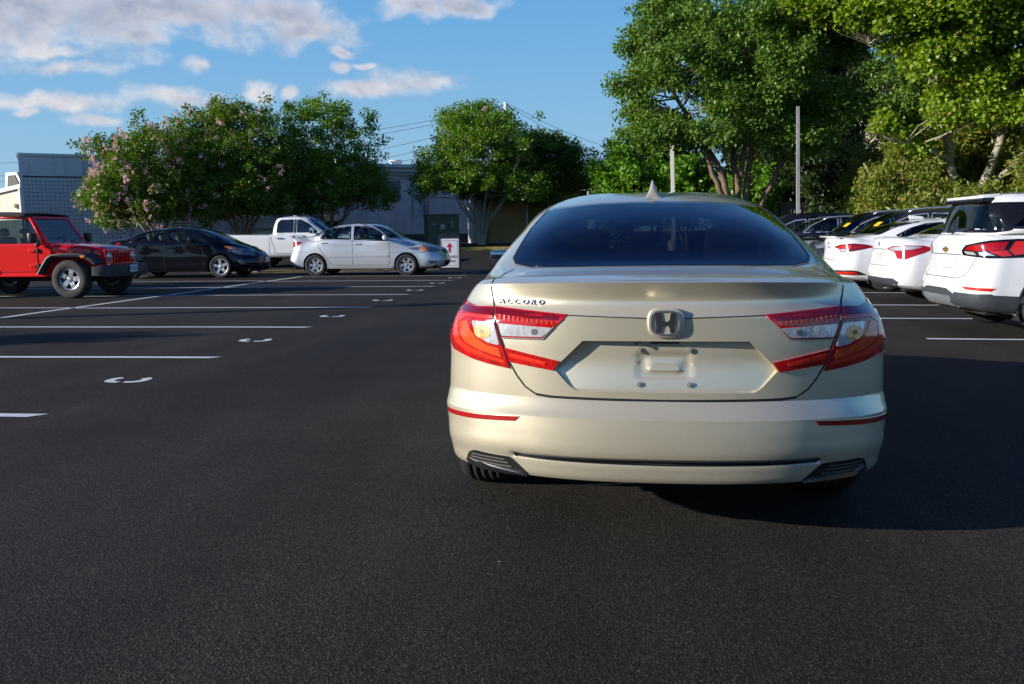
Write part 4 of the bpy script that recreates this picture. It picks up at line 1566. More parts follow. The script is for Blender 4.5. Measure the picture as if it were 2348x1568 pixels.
# ---------------------------------------------------------------- parked cars
WHITE = car_paint("white_paint_car", (0.74, 0.74, 0.74), 0.0, 0.45, 0, 0.04)
SILVER = car_paint("silver_paint", (0.60, 0.612, 0.635), 0.45, 0.38, 0.2, 0.06)
BLACKP = car_paint("black_paint", (0.006, 0.007, 0.010), 0.0, 0.30, 0, 0.004, 0.0)
DARKP = car_paint("dark_graphite_paint", (0.020, 0.021, 0.026), 0.0, 0.30, 0.1, 0.004, 0.1)
NAVYP = car_paint("dark_navy_paint", (0.012, 0.016, 0.028), 0.0, 0.30, 0.1, 0.004, 0.1)
M_VALANCE = mat("dark_valance", (0.05, 0.055, 0.062), 0.45, var=0.1)
M_STICK = mat("yellow_sticker", (0.85, 0.50, 0.02), 0.6)
M_BADGE = mat("badge_silver", (0.60, 0.61, 0.63), 0.25, 0.7)
ROW_L = "cars parked in the rows beside the building"
ROW_R = "cars parked on the side of the lot by the trees"
FX = R_(-90)      # nose towards +X
BX = R_(90)       # nose towards -X

# silver sedan
k = 2.8 / 1040.0
px = lambda x, y: ((x - 225) * k, (945 - y) * k)
P = dict(cat="car", L=4.86, W=0.92, zr=1.575, zsill=0.23, zt=1.15, yt=0.10, ygb=0.66, zgb=1.185, yrr=1.52, yrf=2.72, ywb=3.62, zwb=1.09, zb0=1.10, zb1=1.05,
         zn=0.80, zh=0.985, axles=(0.92, 3.72), Rw=0.328, rim=0.222, spokes=6, style='six', bump_z=0.50, Wr=0.62, nr=3.4, ra=0.375,
         windows=[[px(622, 531), px(660, 452), px(730, 412), px(972, 391), px(972, 541), px(800, 536)], [px(1008, 545), px(1008, 391), px(1180, 398), px(1290, 452), px(1400, 545), px(1400, 562)]],
         rear_glass=[(-.60, 1.50), (.60, 1.50), (.74, 1.21), (-.74, 1.21)], windscreen=[(-.58, 1.51), (.58, 1.51), (.78, 1.12), (-.78, 1.12)],
         side_glass=G_CLEAR, glass=G_CLEAR,
         gaps=[[px(605, 540), px(612, 620), px(690, 730), px(770, 822), px(990, 826)], [px(1000, 548), px(1000, 826)], [px(1000, 826), px(1405, 828), px(1424, 790), px(1418, 560)]],
         handles=[(px(672, 575)[0], px(672, 577)[1]), (px(1056, 590)[0], px(1056, 592)[1])],
         strips=[(px(0, 732)[1], px(0, 712)[1], px(698, 0)[0], px(1408, 0)[0], SILVER, 0.014), (0.215, 0.30, 1.28, 3.32, SILVER, 0.02)],
         mirror=(.84, 3.12, 1.13, SILVER),
         panels=[("headlamp", rounded([px(1762, 640), px(1785, 612), px(1850, 622), px(1925, 655), px(1945, 690), px(1830, 680)], .02), 'xx', M_HEAD, .006),
                 ("amber_marker", rounded([px(1762, 640), px(1775, 622), px(1830, 655), px(1838, 682), px(1800, 676)], .01), 'xx', M_AMBER, .009),
                 ("tail_lamp", rounded([(.46, 1.03), (.80, 1.045), (.93, 1.03), (.90, .96), (.80, .87), (.50, .87)], .02), 'cc', M_RED, .006),
                 ("fog_lamp", rounded([px(1850, 785), px(1935, 788), px(1945, 810), px(1870, 812)], .01), 'xx', M_HEAD, .005),
                 ("headlamp", [(.46, .80), (.72, .86), (.86, .83), (.84, .70), (.55, .70)], 'yy+', M_HEAD, .006),
                 ("grille", rounded([(-.42, .78), (.42, .78), (.38, .66), (-.38, .66)], .02), 'y+', M_BLACK, .004),
                 ("lower_grille", rounded([(-.48, .44), (.48, .44), (.42, .30), (-.42, .30)], .02), 'y+', M_BLACK, .004)],
         ribbons=[("bumper_gap", [px(1424, 690), px(1560, 680), px(1690, 690), px(1800, 692)], 'x+', .008, M_GAP), ("bumper_gap", [px(235, 668), px(330, 668), px(470, 676)], 'x+', .008, M_GAP)])
o, sh = car("silver_sedan", "silver sedan with grey alloy wheels parked between the pickup and the striped stalls", P, SILVER, (-9.55, 26.55, 0), FX, ROW_L)
b = MB()
b.box((0, .10, 1.215), (1.25, .16, .025), bev=.01)
for s in (-1, 1):
    b.box((s * .50, .13, 1.17), (.05, .08, .09), bev=.012)
b.build("boot_spoiler", SILVER, o, True, auto=40)

# black sedan
k = 2.8 / 1270.0
px = lambda x, y: (0.95 + (x - 260) * k, (1215 - y) * k)
P = dict(cat="car", L=4.86, W=0.92, zr=1.535, zsill=0.20, zt=1.12, yt=0.06, ygb=0.50, zgb=1.17, yrr=1.65, yrf=2.85, ywb=3.95, zwb=1.05, zb0=1.10, zb1=1.03, zrr=1.49,
         zn=0.74, zh=0.94, axles=(0.95, 3.75), Rw=0.340, rim=0.245, spokes=5, style='star', bump_z=0.48, Wr=0.60, nf=2.4, Df=0.9, ra=0.395,
         windows=[[px(285, 648), px(360, 612), px(560, 566), px(738, 556), px(728, 722), px(500, 712)], [px(782, 560), px(960, 566), px(1100, 612), px(1215, 672), px(1290, 745), px(1110, 742), px(800, 729)]],
         rear_glass=[(-.58, 1.46), (.58, 1.46), (.72, 1.19), (-.72, 1.19)], windscreen=[(-.56, 1.48), (.56, 1.48), (.80, 1.08), (-.80, 1.08)],
         side_glass=G_CLEAR, glass=G_CLEAR, seat_m=M_SEATB,
         gaps=[[px(755, 735), px(752, 1040), px(770, 1120)], [px(1298, 760), px(1305, 1000), px(1290, 1120), px(770, 1125)], [px(240, 780), px(300, 900), px(430, 1060), px(470, 1120), px(770, 1125)]],
         handles=[(px(325, 0)[0], px(0, 762)[1]), (px(825, 0)[0], px(0, 808)[1])], handle_m=BLACKP,
         mirror=(.84, px(1180, 0)[0] - .05, px(0, 705)[1], BLACKP),
         ribbons=[("body_crease", [px(440, 1042), px(760, 1055), px(1240, 1072)], 'x+', .030, BLACKP)],
         panels=[("headlamp", rounded([px(1552, 786), px(1660, 800), px(1800, 830), px(1925, 880), px(1890, 905), px(1780, 890), px(1640, 830)], .02), 'xx', M_HEAD, .006),
                 ("amber_marker", [px(1556, 789), px(1640, 798), px(1662, 820), px(1650, 832)], 'xx', M_AMBER, .009),
                 ("fog_lamp", rounded([px(1768, 982), px(1830, 990), px(1872, 1035), px(1800, 1030)], .01), 'xx', M_HEAD, .006),
                 ("tail_lamp", rounded([px(40, 725), px(90, 728), px(120, 750), px(70, 765), px(40, 765)], .01), 'xx', M_RED, .006),
                 ("headlamp", [(.45, .72), (.70, .80), (.80, .80), (.78, .68), (.5, .64)], 'yy+', M_HEAD, .006),
                 ("grille", rounded([(-.40, .62), (.40, .62), (.48, .34), (-.48, .34)], .05), 'y+', M_BLACK, .004),
                 ("front_badge", [(.065 * math.cos(a), .73 + .036 * math.sin(a)) for a in np.linspace(0, 6.2, 14)], 'y+', M_BADGE, .008)])
o, sh = car("black_sedan", "glossy black sedan with five-spoke wheels parked behind the red off-roader", P, BLACKP, (-15.03, 25.80, 0), FX, ROW_L)
q, n_ = sh.hit(0.0, .52, 'y+')
plate(o, "TKH 4186", q.y + .012, 0, .52, 1)

# white sedan with a lip spoiler (rear towards the aisle)
P = dict(cat="car", L=4.57, W=0.90, zr=1.445, zsill=0.21, zt=1.06, yt=0.05, ygb=0.52, zgb=1.09, yrr=1.58, yrf=2.75, ywb=3.75, zwb=1.0, zb0=1.03, zb1=0.96, zrr=1.40,
         zn=0.72, zh=0.90, axles=(0.97, 3.67), Rw=0.325, rim=0.222, spokes=10, style='thin', bump_z=0.50, Wr=0.58,
         windows=[[(1.10, 1.10), (1.42, 1.25), (1.72, 1.335), (2.05, 1.355), (2.05, 1.05), (1.30, 1.07)], [(2.13, 1.05), (2.13, 1.355), (2.50, 1.33), (2.86, 1.22), (3.25, 1.01), (3.25, .99)]],
         rear_glass=[(-.54, 1.385), (.54, 1.385), (.68, 1.11), (-.68, 1.11)], windscreen=[(-.54, 1.39), (.54, 1.39), (.76, 1.03), (-.76, 1.03)], glass=G_DARK, seat_m=M_SEAT,
         gaps=[[(1.15, 1.04), (1.30, .70), (1.45, .30)], [(2.09, 1.04), (2.08, .28)], [(3.2, .97), (3.18, .28), (1.45, .28)]], handles=[(1.45, .92), (2.35, .90)],
         mirror=(.82, 3.05, 1.05, WHITE),
         panels=[("tail_lamp", [(.30, .885), (.52, .935), (.78, .955), (.98, .925), (1.10, .885), (.92, .835), (.78, .795), (.52, .785), (.46, .845)], 'cc', M_REDD, .006),
                 ("lamp_element", [(.40, .882), (.60, .918), (.74, .920), (.76, .875), (.70, .815), (.60, .845)], 'cc', M_REDB, .009),
                 ("reversing_lamp", [(.50, .838), (.64, .842), (.66, .800), (.54, .798)], 'cc', M_CLEARL, .010),
                 ("lamp_element", [(.80, .915), (.95, .905), (1.02, .885), (.90, .862), (.80, .862)], 'cc', M_RED, .009),
                 ("bumper_vent", [(.40, .425), (.80, .43), (.90, .41), (1.02, .335), (.80, .330), (.40, .345)], 'cc', M_BLACK, .004),
                 ("bumper_reflector", [(.46, .392), (.82, .400), (.92, .352), (.60, .350), (.46, .36)], 'cc', M_REDB, .008),
                 ("rear_badge", [(.05 * math.cos(a), .955 + .028 * math.sin(a)) for a in np.linspace(0, 6.2, 14)], 'y-', M_BADGE, .006)],
         ribbons=[("boot_gap", [(-.58, .78), (-.52, .66), (-.4, .63), (.4, .63), (.52, .66), (.58, .78)], 'y-', .008, M_GAP)])
o, sh = car("white_sedan", "white sedan with a pointed dark red tail lamp, beside the dark suv with yellow sticker", P, WHITE, (4.62, 18.75, 0), FX, ROW_R)
MB().box((0, .05, 1.075), (1.25, .12, .03), rot=Matrix.Rotation(-.2, 3, 'X'), bev=.012).build("boot_spoiler", WHITE, o, True, auto=40)
lettering("rear_lettering", "ELANTRA", .04, M_BADGE, o, Matrix.Translation((0, sh.hit(0, .87, 'y-')[0].y - .006, .87)) @ Matrix.Rotation(math.pi / 2, 4, 'X'), .001, sx=1.6)
MB().prism([(1.62, 1.42), (1.90, 1.44), (1.86, 1.475), (1.60, 1.505)], -.03, .03, 'x').build("roof_aerial", WHITE, o)

# white sedan with half clear lamps
P = dict(cat="car", L=4.64, W=0.89, zr=1.46, zsill=0.22, zt=1.07, yt=0.05, ygb=0.62, zgb=1.10, yrr=1.62, yrf=2.72, ywb=3.70, zwb=1.02, zb0=1.04, zb1=0.98, zrr=1.41,
         zn=0.74, zh=0.92, axles=(0.99, 3.69), Rw=0.318, rim=0.215, spokes=9, style='thin', bump_z=0.55, Wr=0.58,
         windows=[[(1.20, 1.11), (1.45, 1.24), (1.72, 1.33), (2.05, 1.36), (2.05, 1.06), (1.35, 1.08)], [(2.13, 1.06), (2.13, 1.36), (2.50, 1.34), (2.86, 1.22), (3.2, 1.03), (3.2, 1.0)]],
         rear_glass=[(-.54, 1.395), (.54, 1.395), (.68, 1.13), (-.68, 1.13)], windscreen=[(-.54, 1.40), (.54, 1.40), (.76, 1.05), (-.76, 1.05)], glass=G_TINT, glass_r=glass("green_glass", (.30, .42, .36), 1.0, 1.6), seat_m=M_SEAT,
         gaps=[[(1.20, 1.05), (1.32, .70), (1.46, .30)], [(2.09, 1.05), (2.08, .28)], [(3.15, .98), (3.12, .28), (1.46, .28)]], handles=[(1.45, .93), (2.35, .91)],
         mirror=(.82, 3.05, 1.07, WHITE),
         panels=[("tail_lamp", [(.30, .905), (.46, .955), (.66, .965), (.90, .955), (1.06, .915), (.92, .83), (.72, .735), (.56, .745), (.50, .85)], 'cc', M_RED, .006),
                 ("reversing_lamp", [(.36, .905), (.50, .942), (.66, .950), (.84, .942), (.90, .925), (.78, .895), (.58, .880), (.46, .878)], 'cc', M_CLEARL, .009),
                 ("lower_valance", [(-.66, .42), (.66, .42), (.74, .36), (.62, .27), (-.62, .27), (-.74, .36)], 'y-', M_VALANCE, .010),
                 ("rear_badge", [(.05 * math.cos(a), .985 + .034 * math.sin(a)) for a in np.linspace(0, 6.2, 14)], 'y-', M_BADGE, .006),
                 ("plate_recess", rounded([(-.28, .86), (.28, .86), (.30, .68), (-.30, .68)], .03), 'y-', mat("recess_white", (.62, .62, .60), .5), .002)],
         ribbons=[("boot_gap", [(-.60, .80), (-.55, .66), (-.45, .62), (.45, .62), (.55, .66), (.60, .80)], 'y-', .008, M_GAP), ("trim_joint", [(-.36, .895), (.36, .895)], 'y-', .012, M_BADGE)])
o, sh = car("white_sedan", "white sedan with red and clear tail lamp, parked beside the white suv", P, WHITE, (4.72, 15.75, 0), FX, ROW_R)
lettering("rear_lettering", "LE", .05, M_BADGE, o, Matrix.Translation((.50, sh.hit(.5, .70, 'y-')[0].y - .006, .70)) @ Matrix.Rotation(math.pi / 2, 4, 'X'), .001, sx=1.3)
MB().tube([(.5, -.02, .25), (.5, .3, .25)], .03, 10).build("tailpipe", M_ALLOYD, o, True)
MB().box((0, sh.hit(0, .77, 'y-')[0].y - .01, .77), (.30, .006, .15), bev=.002).build("blank_plate", mat("dirty_white", (.52, .50, .44), .6, var=.2, vscale=20), o)

# white suv, nearest on that side
P = dict(cat="suv", L=4.65, W=0.92, zr=1.665, zsill=0.26, zt=1.13, yt=0.08, ygb=0.16, zgb=1.17, yrr=0.30, yrf=2.75, ywb=3.70, zwb=1.10, zb0=1.17, zb1=1.06, zrr=1.612, gbow=0.01,
         zn=0.86, zh=1.03, axles=(0.96, 3.69), Rw=0.362, rim=0.235, spokes=5, style='wide', bump_z=0.58, Wr=0.64, nr=3.6, Dr=0.42, deck_up=0.0, ra=0.415, xo=.915,
         windows=[[(.34, 1.24), (.62, 1.50), (1.28, 1.545), (1.28, 1.20)], [(1.34, 1.20), (1.34, 1.545), (2.15, 1.55), (2.15, 1.15)], [(2.22, 1.15), (2.22, 1.55), (2.58, 1.52), (2.95, 1.36), (3.28, 1.12)]],
         rear_glass=[(-.62, 1.52), (.62, 1.52), (.80, 1.22), (.70, 1.19), (-.70, 1.19), (-.80, 1.22)], windscreen=[(-.60, 1.60), (.60, 1.60), (.80, 1.13), (-.80, 1.13)], glass=G_DARK, glass_r=G_DARK, seat_m=M_SEAT,
         gaps=[[(1.31, 1.18), (1.30, .95), (1.45, .70), (1.52, .36)], [(2.18, 1.14), (2.17, .36)], [(3.25, 1.08), (3.22, .36)]], handles=[(1.55, 1.02), (2.40, 1.0)],
         arch_m=M_GREYP, mirror=(.86, 3.12, 1.17, WHITE),
         panels=[("tail_lamp", [(.38, .985), (.44, 1.045), (.72, 1.095), (.96, 1.112), (1.16, 1.098), (1.22, 1.06), (1.02, .905), (.74, .895), (.40, .925)], 'cc', M_GLOSSB, .006),
                 ("lamp_element", [(.44, .992), (.48, 1.030), (.74, 1.070), (.88, 1.076), (.86, .99), (.60, .975)], 'cc', M_RED, .010),
                 ("lamp_chevron", [(.93, 1.082), (1.13, 1.078), (1.15, 1.060), (1.02, .945), (.95, .930), (.90, .985)], 'cc', M_REDB, .011),
                 ("lamp_element", [(.72, .975), (.88, .985), (.93, .925), (.86, .915)], 'cc', M_REDB, .010),
                 ("reversing_lamp", [(.42, .975), (.56, .966), (.60, .930), (.46, .940)], 'cc', M_CLEARL, .010),
                 ("reversing_lamp", [(.62, .966), (.70, .972), (.80, .925), (.64, .928)], 'cc', M_CLEARL, .010),
                 ("pillar_panel", [(.60, 1.50), (.66, 1.53), (.98, 1.525), (1.06, 1.49), (.92, 1.27), (.78, 1.215), (.70, 1.215)], 'cc', M_GLOSSB, .0035),
                 ("lower_cladding", [(-.93, .50), (-.50, .475), (-.30, .53), (.30, .53), (.50, .475), (.93, .50), (.93, .27), (-.93, .27)], 'y-', M_VALANCE, .012),
                 ("lower_cladding", [(.0, .50), (.545, .47), (.545, .30), (.0, .30)], 'xx', M_VALANCE, .012),
                 ("skid_plate", rounded([(-.40, .45), (.40, .45), (.46, .31), (-.46, .31)], .03), 'y-', mat("skid_silver", (.35, .37, .40), .35, .5), .020),
                 ("bumper_reflector", [(.46, .572), (.84, .560), (.80, .528), (.52, .54)], 'cc', M_REDB, .008),
                 ("rear_badge", [(-.085, 1.005), (-.03, 1.005), (-.024, 1.022), (.036, 1.022), (.03, 1.005), (.085, 1.005), (.072, .968), (.02, .968), (.014, .95), (-.046, .95), (-.04, .968), (-.098, .968)], 'y-', mat("badge_gold", (.50, .36, .12), .3, .7), .008),
                 ("high_stop_lamp", rounded([(-.16, 1.625), (.16, 1.625), (.16, 1.60), (-.16, 1.60)], .008), 'y-', M_REDD, .012)],
         ribbons=[("tailgate_gap", [(-.70, .92), (-.62, .70), (-.50, .66), (.50, .66), (.62, .70), (.70, .92)], 'y-', .008, M_GAP), ("trim_joint", [(-.44, .93), (.44, .93)], 'y-', .010, M_GREYP),
                  ("plate_dish", [(-.34, .90), (-.30, .79), (-.2, .765), (.2, .765), (.30, .79), (.34, .90)], 'y-', .006, M_BADGE)])
o, sh = car("white_suv", "large white suv with dark cladding and black-edged tail lamps at the edge of the picture", P, WHITE, (4.10, 11.20, 0), FX, ROW_R)
lettering("rear_lettering", "LT", .055, M_BADGE, o, Matrix.Translation((.42, sh.hit(.42, .715, 'y-')[0].y - .012, .715)) @ Matrix.Rotation(math.pi / 2, 4, 'X'), .001, sx=1.4)
b = MB()
b.box((0, .345, 1.600), (1.08, .20, .05), rot=Matrix.Rotation(.10, 3, 'X'), bev=.02)
b.build("roof_spoiler", WHITE, o, True, auto=40)
MB().box((0, .31, 1.555), (1.12, .16, .06), bev=.02).build("spoiler_underside", M_GLOSSB, o)
MB().prism([(1.10, 1.655), (1.36, 1.665), (1.33, 1.70), (1.08, 1.735), (1.03, 1.73)], -.03, .03, 'x').build("roof_aerial", M_BLACK, o)
b = MB()
b.tube([(-.05, .12, 1.215), (.20, .145, 1.225), (.42, .165, 1.235)], .011, 8)
b.box((-.05, .12, 1.205), (.07, .05, .05), bev=.015)
b.build("rear_wiper", M_BLACK, o)


def dark_suv(name, label, x, y, paint_m, sticker, zr=1.69, rails=True, L=4.75):
    P = dict(cat="suv", L=L, W=0.94, zr=zr, zsill=0.27, zt=1.10, yt=0.06, ygb=0.22, zgb=1.14, yrr=0.62, yrf=2.72, ywb=3.62, zwb=1.12, zb0=1.16, zb1=1.06, zrr=zr - .06,
             zn=0.90, zh=1.06, axles=(0.98, 3.80), Rw=0.37, rim=0.25, spokes=10, style='thin', bump_z=0.56, Wr=0.64,
             windows=[[(.60, 1.27), (.86, 1.49), (1.42, 1.56), (1.42, 1.20)], [(1.48, 1.20), (1.48, 1.565), (2.16, 1.58), (2.16, 1.15)], [(2.23, 1.15), (2.23, 1.58), (2.60, 1.535), (2.95, 1.38), (3.25, 1.14)]],
             rear_glass=[(-.60, 1.52), (.60, 1.52), (.74, 1.20), (-.74, 1.20)], windscreen=[(-.60, 1.61), (.60, 1.61), (.82, 1.16), (-.82, 1.16)],
             side_glass=[G_DARK, G_DARK, G_CLEAR], glass=G_TINT, glass_f=glass("screen_" + str(round(y)), (.50, .56, .48), 1.0, 1.55), glass_r=G_DARK, seat_m=M_SEATB, seal=M_BADGE,
             gaps=[[(1.45, 1.18), (1.46, .40)], [(2.20, 1.14), (2.18, .36)], [(3.22, 1.08), (3.20, .36)]], handles=[(1.65, 1.0), (2.50, .98)], mirror=(.88, 3.02, 1.20, paint_m),
             panels=[("headlamp", [(.45, .92), (.80, .95), (.86, .84), (.50, .80)], 'yy+', M_HEAD, .006), ("headlamp", [(4.15, .93), (4.60, .92), (4.60, .80), (4.30, .84)], 'xx', M_HEAD, .006),
                     ("grille", rounded([(-.42, .90), (.42, .90), (.36, .55), (-.36, .55)], .05), 'y+', M_BLACK, .004)])
    o, sh = car(name, label, P, paint_m, (x, y, 0), BX, ROW_R)
    if rails:
        for s in (-1, 1):
            b = MB()
            pts = [(s * .60, yy, sh.hit(s * .60, yy, 'z')[0].z + dz) for yy, dz in ((.75, .0), (.92, .045), (1.6, .055), (2.2, .055), (2.50, .035), (2.62, .0))]
            b.tube(pts, .018, 8)
            b.build("roof_rail", M_ALLOY, o, True)
    if sticker:
        sh.panel("yellow_sticker", [(-.52, 1.30), (-.36, 1.30), (-.36, 1.39), (-.52, 1.39)], 'y+', M_STICK, o, .006, .05)
    return o


dark_suv("dark_suv", "black suv with yellow windscreen sticker next to the white sedan with pointed lamp", 9.55, 21.50, DARKP, True)
dark_suv("dark_suv", "black suv with yellow sticker behind another dark suv, third from the white suv", 9.65, 24.45, BLACKP, True, 1.70)
dark_suv("dark_wagon", "low dark navy wagon in the third dark place past the white cars", 9.1, 27.4, NAVYP, False, 1.60, True)
dark_suv("black_truck_cab", "black tall vehicle whose roof peeps over the gold sedan by the light pole", 8.9, 30.6, BLACKP, False, 1.80, False)
# ---------------------------------------------------------------- white pickup
def pickup():
    k = 60.6    # px (2348 wide picture) a metre at its distance
    root = empty("white_pickup", (-14.55, 33.1, 0), FX)
    tag(root, "white crew-cab pickup truck with tinted windows parked behind the silver and black sedans", "pickup", ROW_L)
    L, W = 5.82, 1.01
    zs = .42

    def low(z_r, y_r, w_r, zsd, w_s, z_f, y_f, w_f, nr=7.0):
        return ring(corner(y_r, z_r, w_r, .30, zsd[0], nr), [(1.6, w_s, zsd[0]), (2.9, w_s, zsd[1]), (4.3, w_s, zsd[2])], corner(y_f, z_f, w_f, .7, zsd[2], 3.2, -1))
    rg = [low(.50, .06, .92, (.44, .44, .44), .95, .40, L - .15, .88), low(.56, .02, .97, (.50, .50, .50), .99, .46, L - .04, .96), low(.75, .0, .99, (.74, .72, .72), W, .66, L, .98),
          low(1.0, .0, .99, (1.0, 1.0, .96), W, .92, L - .02, .98), low(1.22, .0, .985, (1.20, 1.17, 1.12), .995, 1.12, L - .10, .93), low(1.285, .01, .975, (1.255, 1.22, 1.19), .985, 1.18, L - .22, .86),
          low(1.30, .04, .95, (1.27, 1.235, 1.215), .955, 1.215, L - .38, .78),
          ring(corner(.30, 1.30, .80, .3, 1.27, 7), [(1.6, .80, 1.27), (2.9, .75, 1.25), (4.0, .62, 1.26)], corner(4.9, 1.26, .5, .4, 1.26, 3, -1)),
          np.array([(0, y, 1.28) for y in np.linspace(1.2, 4.2, 13)])]
    sh = Shell(rg, [4, 4, 4, 4, 8, 12, 12, 9, 4, 4, 4, 4], [2, 4, 4, 4, 2, 2, 3, 3])
    Rw = .40
    for y in (1.28, 4.95):
        sh.cut_arch(y, Rw, .47)
    sh.build("body", WHITE, root)
    # cab
    C0 = 2.05
    cab = [ring([(0, C0, 1.24), (.4, C0, 1.24), (.7, C0, 1.24), (.86, C0 + .03, 1.24), (.945, C0 + .12, 1.24)], [(2.6, .96, 1.235), (3.2, .96, 1.23), (3.8, .955, 1.22)], [(0, 4.55, 1.24), (.4, 4.53, 1.24), (.68, 4.44, 1.235), (.84, 4.32, 1.23), (.93, 4.15, 1.225)]),
           ring([(0, C0 + .01, 1.34), (.4, C0 + .01, 1.34), (.7, C0 + .015, 1.34), (.85, C0 + .045, 1.34), (.925, C0 + .13, 1.34)], [(2.6, .94, 1.34), (3.2, .94, 1.335), (3.75, .935, 1.33)], [(0, 4.38, 1.335), (.4, 4.36, 1.335), (.67, 4.28, 1.33), (.82, 4.17, 1.33), (.905, 4.02, 1.325)]),
           ring([(0, C0 + .07, 1.62), (.4, C0 + .07, 1.62), (.66, C0 + .075, 1.62), (.79, C0 + .10, 1.615), (.845, C0 + .18, 1.615)], [(2.6, .855, 1.62), (3.1, .855, 1.62), (3.5, .85, 1.615)], [(0, 3.92, 1.62), (.38, 3.90, 1.62), (.62, 3.84, 1.615), (.75, 3.75, 1.61), (.825, 3.65, 1.605)]),
           ring([(0, C0 + .17, 1.89), (.36, C0 + .17, 1.885), (.58, C0 + .18, 1.875), (.69, C0 + .22, 1.87), (.735, C0 + .30, 1.87)], [(2.6, .745, 1.885), (2.95, .745, 1.885), (3.2, .74, 1.88)], [(0, 3.50, 1.89), (.36, 3.49, 1.885), (.56, 3.45, 1.875), (.67, 3.40, 1.87), (.72, 3.33, 1.865)]),
           ring([(0, C0 + .34, 1.93), (.28, C0 + .34, 1.928), (.46, C0 + .36, 1.92), (.55, C0 + .40, 1.918), (.60, C0 + .46, 1.92)], [(2.65, .61, 1.93), (2.9, .61, 1.93), (3.05, .605, 1.925)], [(0, 3.30, 1.93), (.28, 3.29, 1.928), (.46, 3.27, 1.922), (.55, 3.24, 1.915), (.59, 3.18, 1.915)]),
           np.array([(0, y, 1.95) for y in np.linspace(2.55, 3.1, 13)])]
    cs = Shell(cab, [3, 3, 3, 3, 6, 8, 8, 6, 3, 3, 3, 3], [3, 6, 6, 3, 3])
    cs.build("cab", WHITE, root)
    wins = [[(2.28, 1.33), (2.30, 1.70), (2.40, 1.81), (2.93, 1.83), (2.93, 1.33)], [(3.06, 1.33), (3.06, 1.83), (3.22, 1.82), (3.52, 1.66), (3.86, 1.38), (3.86, 1.33)]]
    dk = mat("privacy_pane", (.010, .013, .022), .03, coat=1.0)
    for ax in ('x+', 'x-'):
        for p in wins:
            cs.panel("side_window", rounded(p, .05), ax, dk, root, .004, .08)
        cs.panel("door_pillar", [(2.945, 1.33), (2.95, 1.83), (3.045, 1.83), (3.04, 1.33)], ax, M_BLACK, root, .003, .08)
        for pth in ([(2.18, 1.86), (2.12, 1.5), (2.10, 1.28)], [(3.0, 1.82), (3.0, 1.28)]):
            cs.ribbon("door_gap", pth, ax, .014, M_GAP, root, .002, .05)
        for pth in ([(2.08, 1.25), (2.10, 1.0), (2.2, .75), (2.2, .56), (3.02, .54)], [(3.0, 1.24), (3.02, .54), (4.05, .54), (4.15, .8), (4.12, 1.2)], [(2.00, 1.25), (2.00, .52)]):
            sh.ribbon("door_gap", pth, ax, .014, M_GAP, root, .002, .05)
        for (y, z) in ((2.42, 1.12), (3.22, 1.11)):
            q, nrm = sh.hit(y, z, ax)
            MB().box(q + nrm * .025, (.025, .24, .045), bev=.012).build("door_handle", M_CHROME, root, True, auto=40)
        for y in (1.28, 4.95):
            pth = [(y + math.cos(a) * .478, Rw + math.sin(a) * .478) for a in np.linspace(R_(-2), R_(182), 26)]
            sh.ribbon("wheel_arch", pth, ax, .03, WHITE, root, .006, .05)
        sh.panel("tail_lamp", [(.0, 1.22), (.12, 1.22), (.10, .86), (.0, .86)], ax, M_RED, root, .006, .06)
        sh.ribbon("bed_rail_cap", [(.10, 1.265), (1.0, 1.262), (1.98, 1.252)], ax, .03, M_BLACK, root, .006, .06)
        MB().box((.93 if ax == 'x+' else -.93, 3.0, .44), (.13, 2.1, .07), bev=.02).build("side_step", M_GREYP, root, True, auto=40)
    cs.panel("windscreen", rounded([(-.66, 1.86), (.66, 1.86), (.86, 1.28), (-.86, 1.28)], .05), 'y+', dk, root, .004, .08)
    cs.panel("rear_window", rounded([(-.62, 1.80), (.62, 1.80), (.70, 1.36), (-.70, 1.36)], .05), 'y-', dk, root, .004, .08)
    MB().box((0, 1.03, 1.286), (1.70, 1.82, .03), bev=.008).build("bed_cover", M_BLACK, root)
    sh.panel("grille", rounded([(-.62, 1.10), (.62, 1.10), (.58, .80), (-.58, .80)], .05), 'y+', M_CHROME, root, .008, .06)
    for s in (-1, 1):
        MB().box((s * 1.17, 3.72, 1.40), (.22, .14, .24), 0, bev=.06).box((s * 1.02, 3.72, 1.33), (.16, .06, .05), 1).build("door_mirror", [M_CHROME, M_BLACK], root, True, auto=40)
    MB().prism([(2.62, 1.94), (2.80, 1.945), (2.78, 1.97), (2.62, 1.995)], -.025, .025, 'x').build("roof_aerial", WHITE, root)
    wheel_wells(root, (1.28, 4.95), Rw, .47, .5, .97)
    underbody(root, L, .80, .38)
    add_wheels(root, (1.28, 4.95), .985, Rw, .27, .235, 5, 'wide')


pickup()


# ---------------------------------------------------------------- red off-roader
def red_paint():
    return car_paint("red_paint", (0.80, 0.004, 0.006), 0.0, 0.45, 0, 0.0, 0.1)


